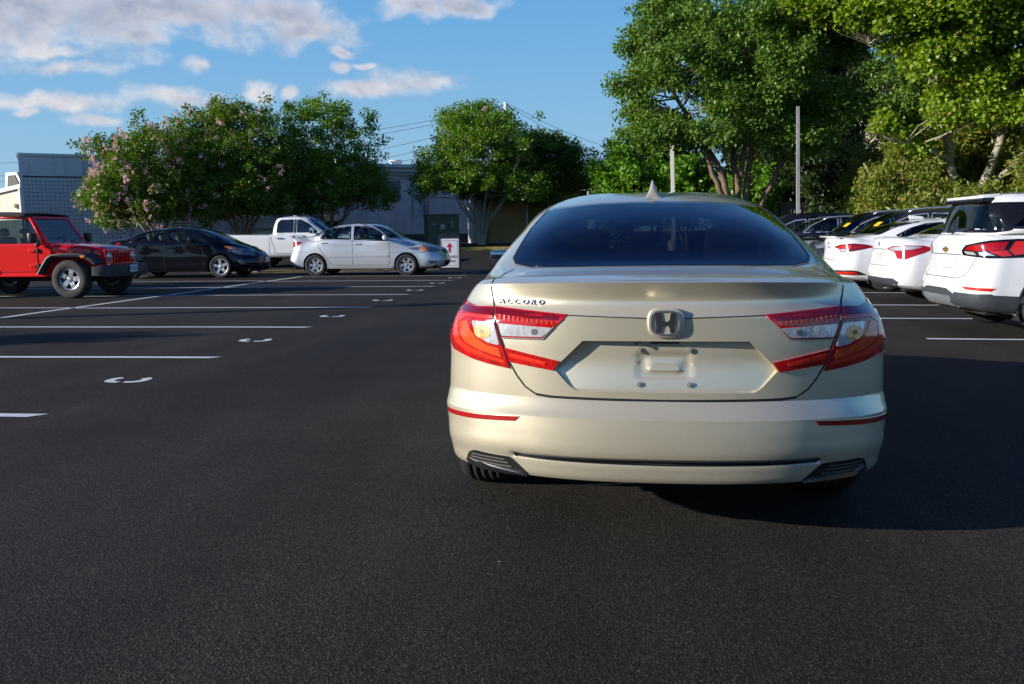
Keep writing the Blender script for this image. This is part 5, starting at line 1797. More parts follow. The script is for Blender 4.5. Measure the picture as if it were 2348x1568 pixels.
def jeep():
    RED = red_paint()
    root = empty("red_off_roader", (-13.95, 17.78, 0), FX)
    tag(root, "red boxy off-road vehicle with black fender flares and a whip aerial", "off-roader", ROW_L)
    # y: rear 0, nose ~4.0 ; front axle 3.05, rear axle 0.62
    ya, yf, Rw = .62, 3.06, .395
    hw = .735
    b = MB()
    # tub and doors with a slight barrel: side outline prism, narrower at the top
    prof = [(.0, .58), (.0, 1.13), (1.05, 1.13), (2.35, 1.13), (2.42, 1.10), (2.62, 1.085), (2.62, .55), (2.5, .45), (1.05, .45), (.98, .58)]
    b.prism(prof, -hw, hw, 'x')
    tub = b.build("body", RED, root)
    bv = tub.modifiers.new("bevel", 'BEVEL')
    bv.width = .035
    bv.segments = 3
    # cowl sides and engine bay
    b = MB()
    hoodp = [(2.55, .55), (2.55, 1.10), (3.0, 1.095), (3.62, 1.03), (3.66, .99), (3.66, .62)]
    V, F = [], []
    secs = []
    for (y, zt_, w0, w1) in ((2.45, 1.125, .735, .700), (2.75, 1.118, .690, .640), (3.10, 1.095, .640, .590), (3.40, 1.065, .610, .560), (3.60, 1.030, .592, .545), (3.665, .985, .585, .54)):
        sec = [(w0, .60), (w0, .92), (w0 - .002, zt_ - .085), (w0 - .012, zt_ - .05), (w1, zt_ - .012), (w1 * .80, zt_ + .004), (w1 * .5, zt_ + .015), (0, zt_ + .022)]
        secs.append([(x, y, z) for x, z in sec] + [(-x, y, z) for x, z in sec[::-1][1:]])
    n = len(secs[0])
    for s in secs:
        V += s
    for i in range(len(secs) - 1):
        for j in range(n - 1):
            F.append((i * n + j, i * n + j + 1, (i + 1) * n + j + 1, (i + 1) * n + j))
    F.append(tuple(range((len(secs) - 1) * n, len(secs) * n)))
    hood = mk("bonnet", V, F, RED, root, True)
    smooth_by_angle(hood, 35)
    for s in (-1, 1):
        b = MB()
        b.tube([(s * .742, 2.46, .90), (s * .70, 2.62, .905), (s * .655, 3.0, .90), (s * .615, 3.40, .885), (s * .594, 3.62, .86)], .006, 6)
        b.tube([(s * .705, 2.60, .91), (s * .66, 2.66, 1.08), (s * .60, 2.70, 1.115)], .005, 6)
        b.build("bonnet_gap", M_GAP, root)
        MB().box((s * .612, 3.42, .955), (.03, .055, .12), bev=.012).box((s * .615, 3.42, .90), (.045, .075, .05), bev=.012).build("bonnet_latch", M_BLACK, root, True, auto=40)
        # fender flare: thick bent bar over the wheel
        fl = [(s, y, z) for y, z in ((2.36, .50), (2.46, .66), (2.58, .83), (2.70, .905), (2.95, .925), (3.25, .925), (3.42, .90), (3.60, .80), (3.68, .72))]
        V, F = [], []
        for (_, y, z) in fl:
            for (dx, dz) in ((.52, .02), (.90, .0), (.925, -.035), (.90, -.075), (.52, -.05)):
                # thickness is measured towards the wheel centre
                ang = math.atan2(z - Rw, y - yf)
                V.append((s * dx, y + math.cos(ang) * dz, z + math.sin(ang) * dz))
        for i in range(len(fl) - 1):
            for j in range(5):
                F.append((i * 5 + j, i * 5 + (j + 1) % 5, (i + 1) * 5 + (j + 1) % 5, (i + 1) * 5 + j))
        F += [tuple(range(5)), tuple(range((len(fl) - 1) * 5, len(fl) * 5))]
        o = mk("front_fender_flare", V, F, M_GREYP, root, True)
        smooth_by_angle(o, 40)
        MB().box((s * .915, 3.40, .855), (.03, .10, .055), bev=.012).build("side_marker", M_AMBER, root, True, auto=40)
        # rear flare
        fl = [(.20, .45), (.24, .72), (.36, .88), (.62, .92), (.90, .88), (1.02, .70), (1.06, .50)]
        V, F = [], []
        for (y, z) in fl:
            for (dx, dz) in ((.70, .02), (.90, .0), (.92, -.035), (.90, -.07), (.70, -.05)):
                ang = math.atan2(z - Rw, y - ya)
                V.append((s * dx, y + math.cos(ang) * dz, z + math.sin(ang) * dz))
        for i in range(len(fl) - 1):
            for j in range(5):
                F.append((i * 5 + j, i * 5 + (j + 1) % 5, (i + 1) * 5 + (j + 1) % 5, (i + 1) * 5 + j))
        F += [tuple(range(5)), tuple(range((len(fl) - 1) * 5, len(fl) * 5))]
        mk("rear_fender_flare", V, F, M_GREYP, root)
        MB().box((s * .76, 1.80, .47), (.10, 1.70, .05), bev=.015).build("side_step", RED, root)
        # door: outline and hinges
        b = MB()
        b.tube([(s * .738, 2.30, 1.12), (s * .738, 2.30, .62), (s * .738, 2.24, .545), (s * .738, 1.22, .545), (s * .738, 1.16, .62), (s * .738, 1.16, 1.12)], .007, 6)
        b.build("door_gap", M_GAP, root)
        for z in (.98, .67):
            MB().box((s * .748, 2.20, z), (.03, .15, .065), bev=.012).box((s * .752, 2.32, z), (.035, .05, .09), 1, bev=.01).build("door_hinge", [RED, M_BLACK], root)
        MB().box((s * .748, 1.34, .98), (.03, .15, .05), bev=.012).build("door_handle", M_BLACK, root)
    # grille: slab with seven slots
    g = MB()
    gy = 3.665
    g.box((0, gy + .015, .955), (1.16, .05, .07), bev=.015)
    g.box((0, gy + .015, .655), (1.12, .05, .10), bev=.015)
    for s in (-1, 1):
        g.box((s * .47, gy + .014, .80), (.24, .048, .31), bev=.012)
    for i in range(8):
        g.box((-.345 + i * .0985, gy + .014, .80), (.042, .048, .30), bev=.01)
    gr = g.build("grille", RED, root)
    MB().box((0, gy - .01, .80), (.75, .02, .30)).build("radiator", M_BLACK, root)
    for s in (-1, 1):
        b = MB()
        b.lathe([(.0, .035), (.045, .032), (.082, .018), (.092, .0)], 24, 'y', (s * .465, gy + .03, .845))
        b.build("headlamp", mat("round_headlamp", (.60, .66, .72), .08, .5, coat=1.0), root, True)
        b = MB()
        b.lathe([(.090, .0), (.100, .012), (.108, .0)], 24, 'y', (s * .465, gy + .036, .845))
        b.build("headlamp_ring", RED, root, True)
        MB().lathe([(.0, .015), (.035, .01), (.04, 0)], 14, 'y', (s * .50, gy + .04, .66)).build("indicator", M_CLEARL, root, True)
    lettering("grille_lettering", "Jeep", .085, M_BADGE, root, Matrix.Translation((0, gy + .044, .955)) @ Matrix.Rotation(math.pi, 4, 'Z') @ Matrix.Rotation(math.pi / 2, 4, 'X'), .003, sx=1.1)
    # bumper
    V, F = [], []
    bs = [(-.86, 3.70, .09), (-.78, 3.86, .11), (-.55, 3.93, .12), (0, 3.95, .12), (.55, 3.93, .12), (.78, 3.86, .11), (.86, 3.70, .09)]
    for (x, y, h) in bs:
        for (dy, dz) in ((0, h), (-.16, h), (-.16, -h), (-.02, -h - .01), (.015, -.02)):
            V.append((x, y + dy, .555 + dz))
    for i in range(len(bs) - 1):
        for j in range(5):
            F.append((i * 5 + j, i * 5 + (j + 1) % 5, (i + 1) * 5 + (j + 1) % 5, (i + 1) * 5 + j))
    F += [tuple(range(5)), tuple(range((len(bs) - 1) * 5, len(bs) * 5))]
    o = mk("front_bumper", V, F, M_GREYP, root, True)
    smooth_by_angle(o, 30)
    plate(root, "TYL 6862", 3.975, .0, .585, 1)
    # windscreen frame, roof, doors' upper frames
    wy0, wz0, wy1, wz1 = 2.55, 1.11, 2.16, 1.70
    hb, ht = .70, .63
    b = MB()
    V = []
    outer = [(-hb, 0), (hb, 0), (ht, 1), (-ht, 1)]
    inner = [(-hb + .09, .10), (hb - .09, .10), (ht - .075, .90), (-ht + .075, .90)]
    fr = MB()
    for off in (0.0, -.05):
        for (x, t) in outer + inner:
            V.append((x, lerp(wy0, wy1, t) + off, lerp(wz0, wz1, t)))
    F = []
    for i in range(4):
        j = (i + 1) % 4
        F += [(i, j, 4 + j, 4 + i), (8 + i, 12 + i, 12 + j, 8 + j), (i, 8 + i, 8 + j, j), (4 + i, 4 + j, 12 + j, 12 + i)]
    o = mk("windscreen_frame", V, F, RED, root)
    bv = o.modifiers.new("bevel", 'BEVEL')
    bv.width = .014
    bv.segments = 2
    gl = glass("windscreen_blue", (.42, .52, .56), 1.0, 1.6)
    V = [(x, lerp(wy0, wy1, t) - .02, lerp(wz0, wz1, t)) for x, t in inner]
    mk("windscreen", V, [(0, 1, 2, 3)], gl, root)
    for s in (-1, 1):
        b = MB()
        for (p0, p1) in (((s * .70, 2.46, 1.10), (s * .625, 2.13, 1.66)), ((s * .625, 2.13, 1.66), (s * .615, 1.18, 1.68)), ((s * .615, 1.18, 1.68), (s * .70, 1.18, 1.10))):
            b.tube([p0, p1], .032, 8)
        b.build("door_frame", RED, root, True)
        mk("side_window", [(s * .695, 2.44, 1.13), (s * .625, 2.12, 1.65), (s * .618, 1.20, 1.66), (s * .695, 1.20, 1.13)], [(0, 1, 2, 3)], G_CLEAR, root)
        mk("rear_side_window", [(s * .695, 1.12, 1.13), (s * .618, 1.12, 1.66), (s * .615, .12, 1.62), (s * .69, .06, 1.13)], [(0, 1, 2, 3)], G_TINT, root)
        b = MB()
        b.box((s * .97, 2.38, 1.245), (.20, .11, .215), bev=.045)
        b.box((s * .82, 2.38, 1.10), (.10, .06, .06), bev=.015).box((s * .80, 2.38, 1.14), (.05, .05, .12), bev=.015)
        b.build("door_mirror", M_BLACK, root, True, auto=40)
        b = MB()
        b.tube([(s * .30, 2.60, 1.14), (s * .12, 2.52, 1.17), (-.12 + s * .12, 2.50, 1.19)], .010, 6)
        b.build("wiper", M_BLACK, root)
    TOP = mat("soft_top", (.035, .030, .024), .9, bump=.3, bscale=60)
    V, F = [], []
    tp = [(2.17, 1.715, .62), (1.9, 1.745, .625), (1.2, 1.765, .625), (.5, 1.75, .62), (.05, 1.70, .61)]
    for (y, z, hw_) in tp:
        for (u, dz) in ((-1.02, -.07), (-1, -.02), (-.85, .0), (-.4, .015), (0, .02), (.4, .015), (.85, 0), (1, -.02), (1.02, -.07)):
            V.append((u * hw_, y, z + dz))
    for i in range(len(tp) - 1):
        for j in range(8):
            F.append((i * 9 + j, i * 9 + j + 1, (i + 1) * 9 + j + 1, (i + 1) * 9 + j))
    o = mk("soft_top", V, F, TOP, root, True)
    sd = o.modifiers.new("thick", 'SOLIDIFY')
    sd.thickness = .02
    MB().box((0, .03, 1.40), (1.30, .03, .56)).build("rear_curtain", TOP, root)
    # aerial
    b = MB()
    b.tube([(.66, 2.72, .985), (.665, 2.715, 1.02)], .016, 8)
    b.tube([(.665, 2.715, 1.02), (.66, 2.66, 1.50), (.655, 2.60, 2.02)], [.005, .004, .0025], 6)
    b.build("whip_aerial", M_BLACK, root)
    for s in (1,):
        lettering("side_lettering", "WRANGLER", .045, M_BLACK, root, Matrix.Translation((.742, 2.62, .76)) @ Matrix.Rotation(math.pi / 2, 4, 'Z') @ Matrix.Rotation(math.pi / 2, 4, 'X'), .001, sx=1.2)
    MB().box((0, 1.8, .42), (1.1, 3.5, .16), bev=.04).box((0, 3.06, .36), (1.2, .12, .12)).box((0, .62, .36), (1.2, .12, .12)).box((0, 3.45, .50), (1.0, .5, .25)).build("chassis", M_UNDER, root)
    for sx_ in (-.35, .35):
        seat(root, sx_, 1.72, .55, .46, M_SEATB)
    MB().box((0, 2.30, 1.02), (1.2, .25, .16), bev=.04).build("dashboard", M_CABIN, root)
    sb = MB()
    sb.lathe([(.18 + .014 * math.cos(a), .014 * math.sin(a)) for a in np.linspace(0, 2 * math.pi, 7)], 20, 'y')
    sb.box((0, 0, 0), (.34, .02, .04)).build("steering_wheel", M_BLACK, root, loc=(-.36, 2.08, 1.10), rot=(R_(-25), 0, 0))
    add_wheels(root, (ya, yf), .90, Rw, .255, .225, 5, 'wide', M_TYRED)


jeep()
# ---------------------------------------------------------------- buildings, planting beds, street furniture
WA = R_(33.5)
AX, AY, AZ0 = -29.7, 42.7, 0.0


def brick_white(name, col, mortar, sc=1.0):
    m, t, b = new_mat(name)
    co = t.new('ShaderNodeTexCoord').outputs['Object']
    sp = t.new('ShaderNodeSeparateXYZ')
    t.link(co, sp.inputs[0])
    cb = t.new('ShaderNodeCombineXYZ')
    t.link(sp.outputs[0], cb.inputs[0])
    t.link(sp.outputs[2], cb.inputs[1])
    br = t.new('ShaderNodeTexBrick')
    t.link(cb.outputs[0], br.inputs['Vector'])
    br.inputs['Color1'].default_value = (*col, 1)
    br.inputs['Color2'].default_value = tuple(c * .90 for c in col) + (1,)
    br.inputs['Mortar'].default_value = (*mortar, 1)
    br.inputs['Scale'].default_value = sc
    br.inputs['Mortar Size'].default_value = .008
    br.inputs['Brick Width'].default_value = .22
    br.inputs['Row Height'].default_value = .075
    n = t.noise(co, .9, 6.0, .65)
    st = t.noise(t.vmath('MULTIPLY', co, (2.5, 2.5, .25)), 1.6, 5.0, .6)
    c = t.mix(t.smooth(n, .35, .8), br.outputs[0], tuple(x * .78 for x in col) + (1,))
    c = t.mix(t.math('MULTIPLY', t.smooth(st, .52, .80), .5), c, (.14, .135, .13, 1))
    t.link(c, b.inputs['Base Color'])
    b.inputs['Roughness'].default_value = .85
    t.link(t.bump(br.outputs[1], -.5, .006), b.inputs['Normal'])
    return m


BRW = brick_white("painted_brick", (.74, .74, .75), (.60, .60, .61))
CREAM = mat("cream_render", (.62, .58, .48), .85, var=.08, vscale=2, bump=.2, bscale=30)
STUC = None


def streaky(name, col, dark):
    m, t, b = new_mat(name)
    co = t.new('ShaderNodeTexCoord').outputs['Object']
    n = t.noise(t.vmath('MULTIPLY', co, (1.3, 1.3, .16)), 1.7, 5.0, .6)
    n2 = t.noise(co, 5.0, 5.0, .6)
    c = t.mix(t.smooth(n, .50, .72), (*col, 1), (*dark, 1))
    c = t.mix(t.math('MULTIPLY', n2, .25), c, (.2, .2, .2, 1))
    t.link(c, b.inputs['Base Color'])
    b.inputs['Roughness'].default_value = .85
    t.link(t.bump(n2, .25, .01), b.inputs['Normal'])
    return m


STUC = streaky("stained_stucco", (.70, .71, .73), (.24, .24, .25))
BLK = streaky("glazed_block", (.68, .69, .70), (.50, .50, .51))
JOINT = mat("dark_joint", (.11, .11, .12), .9)
COPING = mat("white_coping", (.66, .67, .70), .5)
DARKB = mat("dark_base_paint", (.055, .058, .066), .7, var=.2, vscale=3)
MET = mat("galvanised", (.48, .49, .50), .4, .6, var=.1)
MWHITE = mat("white_enamel", (.75, .75, .74), .45, var=.06, vscale=4)
PANE = mat("dark_pane", (.02, .025, .03), .06, coat=1.0)

bld = empty("low_building", (AX, AY, 0), WA)
tag(bld, "long low white-painted brick building with a block wall end behind the flowering trees", "building")
b = MB()
b.box((16.9, 6.1, 2.75), (24.2, 12, 5.5))
b.build("brick_wall", BRW, bld)
b = MB()
b.box((2.4, 6.0, 2.72), (4.7, 12, 5.38))
b.build("block_backing", JOINT, bld)
MB().box((2.35, -.035, 4.93), (4.72, .10, 1.02)).build("stucco_band", STUC, bld)
MB().box((2.35, -.04, 5.50), (4.86, .26, .13)).box((-.06, 4.0, 5.50), (.26, 8.0, .13)).build("white_coping", COPING, bld)
MB().box((-.03, -.03, 2.75), (.14, .16, 5.45)).build("corner_trim", COPING, bld)
# square blocks in stack bond, each a piece; the hidden remainder is one part
bme = MB().box((0, 0, 0), (.186, .07, .181), bev=.006)
blk_me = mesh_data("block", bme.v, bme.f, BLK)
cells = [(i, j) for j in range(20) for i in range(23)]
cells.sort(key=lambda c: (c[0] > 14 and c[1] < 2, -c[1] * .35 + c[0] * .25))
rest = MB()
for k_, (i, j) in enumerate(cells):
    p = (.15 + i * .202, -.030 + random.uniform(-.003, .003), .52 + j * .196 + .0)
    if k_ < 290:
        o = link(bpy.data.objects.new("block", blk_me), bld)
        o.location = p
    else:
        rest.box(p, (.186, .07, .181))
tag(rest.build("blocks", BLK, bld), kind="stuff")
MB().box((4.78, -.09, 2.6), (.24, .18, 5.2)).build("pilaster", STUC, bld)
# base band, roof edge, pipes and boxes along the wall
MB().box((17.0, .075, .80), (24.0, .12, .80)).build("dark_plinth", DARKB, bld)
MB().box((16.9, .04, 5.42), (24.3, .26, .20)).build("roof_edge", COPING, bld)
b = MB()
b.tube([(5.0, -.02, 5.06), (12, -.02, 5.03), (20, -.02, 5.05), (28.8, -.02, 5.02)], .045, 8)
b.tube([(5.0, .02, 4.80), (28.8, .02, 4.80)], .03, 6)
b.box((16.9, .08, 4.66), (24.1, .12, .05)).box((16.9, .08, 4.90), (24.1, .10, .04))
b.build("wall_conduit", MET, bld, True, auto=40)
for (u, h0, h1) in ((10.3, .6, 3.3), (10.55, .6, 3.3), (10.8, .6, 3.2), (15.2, .6, 4.6), (15.5, .6, 4.6), (22.2, 2.2, 4.6), (22.4, 2.2, 4.6)):
    MB().tube([(u, .03, h0), (u, .03, h1)], .045, 8).build("downpipe", MET, bld, True)
for (u, z, w_, h_, m_) in ((12.1, 1.9, 1.9, .55, MET), (12.2, 1.15, .75, .42, MWHITE), (20.2, 3.9, .75, 1.25, mat("louvre_grey", (.20, .21, .22), .7)), (17.6, 1.62, .35, .45, mat("tan_box", (.28, .23, .15), .7))):
    MB().box((u, .02, z), (w_, .16, h_), bev=.012).build("wall_box", m_, bld)
# small red air brick of four panes
for i in (0, 1):
    for j in (0, 1):
        MB().box((18.78 + i * .22, .07, 4.05 + j * .26), (.19, .06, .23)).build("vent_pane", mat("red_vent", (.22, .09, .06), .7), bld)
# door in a recess
MB().box((16.15, .07, 1.55), (.95, .10, 2.15)).build("door_opening", PANE, bld)
MB().box((15.95, .05, 3.0), (1.5, .10, .7)).build("door_canopy_wall", COPING, bld)
MB().box((7.6, .03, 1.55), (1.0, .12, 2.1)).build("cream_door", CREAM, bld)
MB().box((7.6, -.05, 1.75), (.34, .02, .26)).box((7.55, -.05, 1.35), (.5, .02, .12)).build("warning_sign", mat("warning_yellow", (.55, .38, .03), .6), bld)
for (u, r, h_, m_) in ((18.6, .32, .55, MET), (19.5, .12, .65, MET), (20.9, .42, .45, MWHITE), (17.3, .5, .5, MWHITE)):
    b = MB()
    b.lathe([(r * .8, 0), (r * .8, h_ * .6), (r, h_ * .62), (r, h_ * .95), (r * .9, h_), (0, h_ * 1.03)], 20, 'z', (u, 1.6, 5.45))
    b.build("roof_vent", m_, bld, True, auto=40)

anx = empty("cream_annex", (AX, AY, 0), R_(155))
tag(anx, "sunlit cream lean-to building at the end of the block wall, behind the red off-roader", "building")
MB().prism([(.2, 0), (9, 0), (9, 3.0), (.2, 3.85)], -.1, -5).build("wall", CREAM, anx)
MB().prism([(.1, 3.80), (9.2, 2.92), (9.2, 3.12), (.1, 4.0)], .08, -5.2).build("roof_edge", COPING, anx)
MB().prism([(1.6, 3.9), (3.4, 3.75), (3.2, 4.75), (2.2, 4.75)], -1.0, -3.5).build("roof_unit", MET, anx)
MB().prism([(1.9, 4.0), (3.1, 3.88), (2.95, 4.6), (2.3, 4.6)], -.95, -1.0).build("roof_unit_louvre", mat("louvre_brown", (.10, .09, .07), .8), anx)
MB().box((.25, .0, 1.95), (.12, .14, 3.9)).build("downpipe", COPING, anx)
MB().box((.8, .0, 2.9), (.16, .16, .22)).build("wall_lamp", mat("lamp_tan", (.5, .40, .22), .5), anx)

# planting bed with mulch and a kerb in front of it
MULCH = mat("mulch", (.035, .020, .013), .95, var=.5, vscale=14, bump=.9, bscale=25, bdist=.05)
KERB = mat("concrete_kerb", (.30, .29, .27), .85, var=.15, vscale=4, bump=.2)
kl = [(-33, 31.5), (-24, 35.6), (-14.5, 39.9), (-10.5, 41.3), (-6.4, 41.9), (0.5, 42.6), (3.5, 44.5)]
kd = [Vector((x, y, 0)) for x, y in dens(kl, 1.0, False)]
V, F = [], []
for i, p in enumerate(kd):
    for d_, h_ in ((.14, .13), (3.5, .22), (7, .25), (18, .25)):
        q = p + Vector((-.35 * d_, .93 * d_, 0))
        V.append((q.x, q.y, gz(p.x, p.y) + h_))
for i in range(len(kd) - 1):
    for j in range(3):
        F.append((i * 4 + j, (i + 1) * 4 + j, (i + 1) * 4 + j + 1, i * 4 + j + 1))
tag(mk("planting_bed", V, F, MULCH), kind="structure")


def kerb_run(name, pts, m, h=.15):
    V, F = [], []
    for p in pts:
        z = gz(p.x, p.y)
        for (dy, dz) in ((0, -.05), (0, h - .02), (.02, h), (.15, h), (.15, -.05)):
            V.append((p.x - .35 * dy, p.y + .93 * dy, z + dz))
    for i in range(len(pts) - 1):
        for j in range(4):
            F.append((i * 5 + j, (i + 1) * 5 + j, (i + 1) * 5 + j + 1, i * 5 + j + 1))
    o = mk(name, V, F, m)
    tag(o, kind="structure")


kerb_run("kerb", [p for p in kd if p.x < -8.6], KERB)
kerb_run("yellow_kerb", [p for p in kd if -9.6 <= p.x <= -2.0], mat("yellow_kerb_paint", (.34, .26, .06), .75, var=.25, vscale=5))
kerb_run("kerb", [p for p in kd if p.x >= -3.0], KERB)

# right-hand bank: bare soil below the fence
V, F = [], []
xs_ = np.linspace(3.5, 60, 24)
for x in xs_:
    for y in (33.5, 36, 39, 43, 60):
        V.append((x, y, gz(x, y) + .03))
for i in range(len(xs_) - 1):
    for j in range(4):
        F.append((i * 5 + j, (i + 1) * 5 + j, (i + 1) * 5 + j + 1, i * 5 + j + 1))
SOIL = mat("soil_and_litter", (.075, .055, .032), .95, var=.5, vscale=5, bump=.6, bscale=12, bdist=.05)
tag(mk("wooded_bank", V, F, SOIL, None, True), kind="structure")

# transformer cabinet
GRN = mat("cabinet_green", (.075, .10, .070), .55, var=.12, vscale=3)
tr = empty("transformer_cabinet", (-8.25, 44.6, gz(-8.2, 44.6)), R_(20))
tag(tr, "dark green electrical transformer cabinet standing behind the customer parking sign", "cabinet")
MB().box((0, 0, .06), (1.75, 1.5, .12)).build("plinth", KERB, tr)
MB().box((0, 0, .92), (1.60, 1.35, 1.62), bev=.02).build("housing", GRN, tr)
MB().box((0, -.02, 1.755), (1.66, 1.42, .06), bev=.02).build("lid", GRN, tr)
for s in (-1, 1):
    MB().box((s * .395, -.685, .92), (.78, .02, 1.50), bev=.008).build("door", GRN, tr)
MB().box((-.05, -.70, 1.15), (.20, .008, .24)).box((.45, -.70, 1.25), (.10, .008, .34), 1).box((-.5, -.70, 1.28), (.09, .008, .07)).build("warning_label", [mat("label_white", (.5, .5, .48), .6), mat("label_green", (.18, .40, .10), .6)], tr)

# generator housing behind the second group of trees
TAN = mat("tan_enamel", (.42, .30, .12), .6, var=.15, vscale=3)
gn = empty("generator_housing", (-4.1, 48.6, gz(-4.1, 48.6)), R_(20))
tag(gn, "tan metal generator housing with louvred doors behind the tree with pale trunks", "generator")
MB().box((0, 0, 1.55), (4.6, 1.6, 2.5), bev=.02).build("housing", TAN, gn)
MB().box((0, 0, .15), (4.7, 1.7, .30)).build("plinth", KERB, gn)
MB().box((-.30, -.83, 1.55), (.10, .06, 2.4)).box((.95, -.83, 1.55), (.10, .06, 2.4)).build("white_post", COPING, gn)
for i in range(16):
    MB().box((.33, -.84, .55 + i * .135), (1.1, .05, .05), rot=Matrix.Rotation(.5, 3, 'X')).build("louvre", mat("louvre_tan", (.20, .145, .06), .6), gn)
    MB().box((1.75, -.84, .55 + i * .135), (1.3, .05, .05), rot=Matrix.Rotation(.5, 3, 'X')).build("louvre", mat("louvre_tan", (.20, .145, .06), .6), gn)
MB().box((-1.15, -.83, 1.55), (1.5, .03, 2.2), bev=.01).build("door", TAN, gn)
MB().box((-.55, -.86, 1.5), (.05, .05, .16)).build("door_handle", M_BLACK, gn)
lw = empty("white_lean_to", (-6.6, 49.3, gz(-6.6, 49.3)), R_(20))
tag(lw, "small white louvred shed seen between the stems of the green tree", "shed")
MB().box((0, 0, 1.45), (1.7, 1.5, 2.7)).build("wall", MWHITE, lw)
MB().box((0, 0, 2.84), (1.9, 1.7, .08)).build("roof", MET, lw)
for i in range(12):
    MB().box((0, -.77, .55 + i * .19), (1.5, .04, .05)).build("board", MWHITE, lw)

# folding pavement sign
sg = empty("pavement_sign", (-5.15, 29.3, 0), R_(8))
tag(sg, "white folding sign with red arrow and customer parking lettering in a black frame", "sign")
FRM = mat("sign_frame", (.012, .012, .013), .5)
PNL = mat("sign_white", (.76, .76, .77), .5)
SRED = mat("sign_red", (.55, .02, .03), .5)
SMAR = mat("sign_maroon", (.20, .02, .05), .5)
for s in (-1, 1):
    rt = Matrix.Rotation(s * .16, 3, 'X')
    b = MB()
    cz = .62
    c0 = Vector((0, s * .20, cz))
    for (dx, dz, w_, h_) in ((-.335, -.05, .05, 1.06), (.335, -.05, .05, 1.06), (0, -.555, .72, .06), (0, .50, .72, .10)):
        b.box(c0 + rt @ Vector((dx, 0, dz)), (w_, .04, h_), rot=rt, bev=.01)
    b.box(c0 + rt @ Vector((-.22, 0, .565)), (.20, .04, .05), rot=rt, bev=.012).box(c0 + rt @ Vector((.22, 0, .565)), (.20, .04, .05), rot=rt, bev=.012).box(
        c0 + rt @ Vector((0, 0, .60)), (.42, .04, .035), rot=rt, bev=.012)
    for dx in (-.27, .27):
        b.box(c0 + rt @ Vector((dx, 0, -.61)), (.16, .05, .06), rot=rt, bev=.01)
    fr_ = b.build("frame", FRM, sg)
    MB().box(c0 + rt @ Vector((0, -s * .0, -.04)), (.63, .02, .98), rot=rt).build("panel", PNL, sg)
rt4 = Matrix.Translation((0, -.20, .62)) @ Matrix.Rotation(-.16, 4, 'X') @ Matrix.Translation((0, -.0125, -.04))
pb = MB()
for (x, z, w_, h_) in ((0, .42, .54, .008), (0, -.42, .54, .008), (-.27, 0, .008, .84), (.27, 0, .008, .84)):
    pb.box((x, 0, z), (w_, .003, h_))
o = pb.build("border_line", SMAR, sg)
o.matrix_local = rt4
ab = MB()
ab.prism([(-.035, .02), (.035, .02), (.035, .20), (.105, .20), (0, .35), (-.105, .20), (-.035, .20)], -.002, .002)
o = ab.build("arrow", SRED, sg)
o.matrix_local = rt4
for txt, z in (("CUSTOMER", -.13), ("PARKING", -.28)):
    lettering("sign_lettering", txt, .120, SMAR, sg, rt4 @ Matrix.Translation((0, -.002, z)) @ Matrix.Rotation(math.pi / 2, 4, 'X'), .0004, sx=.80)

# concrete wheel stop seen under the black sedan
wst = MB()
wst.prism([(-.12, 0), (.12, 0), (.09, .10), (-.09, .10)], -.8, .8, 'x')
for x in (-.68, 0, .68):
    wst.box((x, 0, .06), (.20, .26, .12), bev=.02)
o = wst.build("wheel_stop", KERB)
o.location = (-12.4, 28.6, 0)
o.rotation_euler = (0, 0, R_(4))
tag(o, "low pale concrete wheel stop on the ground beyond the black sedan", "wheel stop")


# poles and wires
def light_pole(x, y, h, label, w_=.15, lean=0.0, two=False):
    r = empty("light_pole", (x, y, gz(x, y)), 0)
    tag(r, label, "light pole", "parking lot light poles")
    r.rotation_euler = (0, lean, 0)
    b = MB()
    V = []
    for (s, z) in ((w_ / 2, 0), (w_ / 2 * .8, h)):
        V += [(-s, -s, z), (s, -s, z), (s, s, z), (-s, s, z)]
    b.add(V, [(0, 1, 5, 4), (1, 2, 6, 5), (2, 3, 7, 6), (3, 0, 4, 7), (4, 5, 6, 7)])
    b.build("pole", mat("shaded_pole_white", (.30, .30, .30), .6, var=.25, vscale=2) if two is None and x > 5 else MWHITE, r)  # tree shade on the right-hand white pole is put into a grey colour
    MB().lathe([(.25, 0), (.25, .35), (.2, .45)], 16, 'z').build("footing", KERB, r, True, auto=40)
    if two is None:
        return r
    b = MB()
    b.box((-.45, 0, h + .02), (.9, .26, .10), bev=.03)
    if two:
        b.box((.45, 0, h + .02), (.9, .26, .10), bev=.03)
    b.build("lamp_head", MWHITE, r)
    return r


light_pole(3.05, 38.3, 5.6, "white pole rising in front of the bright green undergrowth, left of the elm trunk", .16, -.03, None)
light_pole(6.78, 31.4, 5.3, "white square pole standing in front of the dark trees beside the dark suv roofs", .115, -.03, None)
light_pole(.14, 76.6, 6.2, "distant white lamp post with two arms above the gold sedan roof", .22, -.03, True)
light_pole(-1.4, 92.0, 5.1, "small far lamp post with two arms, lowest over the sedan roof", .22, -.03, True)
light_pole(-29.1, 5.3, 8.0, "light pole out beyond the red off-roader", .24, 0)

up = empty("utility_pole", (-9.1, 86.7, .4), 0)
tag(up, "tall pale utility pole carrying wires behind the green tree", "utility pole")
MB().tube([(0, 0, 0), (-.35, 0, 13.4)], [.25, .19], 10).build("pole", MWHITE, up, True)
MB().tube([(-.9, 0, 13.0), (-.3, 0, 13.3), (.35, 0, 12.7)], .06, 6).build("cross_arm", M_GREYP, up)
MB().tube([(-.35, 0, 9.6), (-1.4, 0, 9.35), (-2.4, 0, 9.2)], .05, 6).build("bracket", M_GREYP, up)


def pxp(x, y, d):
    v = cam.matrix_world.to_3x3() @ Vector(((x - 1174) / 2000.0, -(y - 784) / 2000.0, -1.0))
    return Vector((0, 0, 1.25)) + v * d


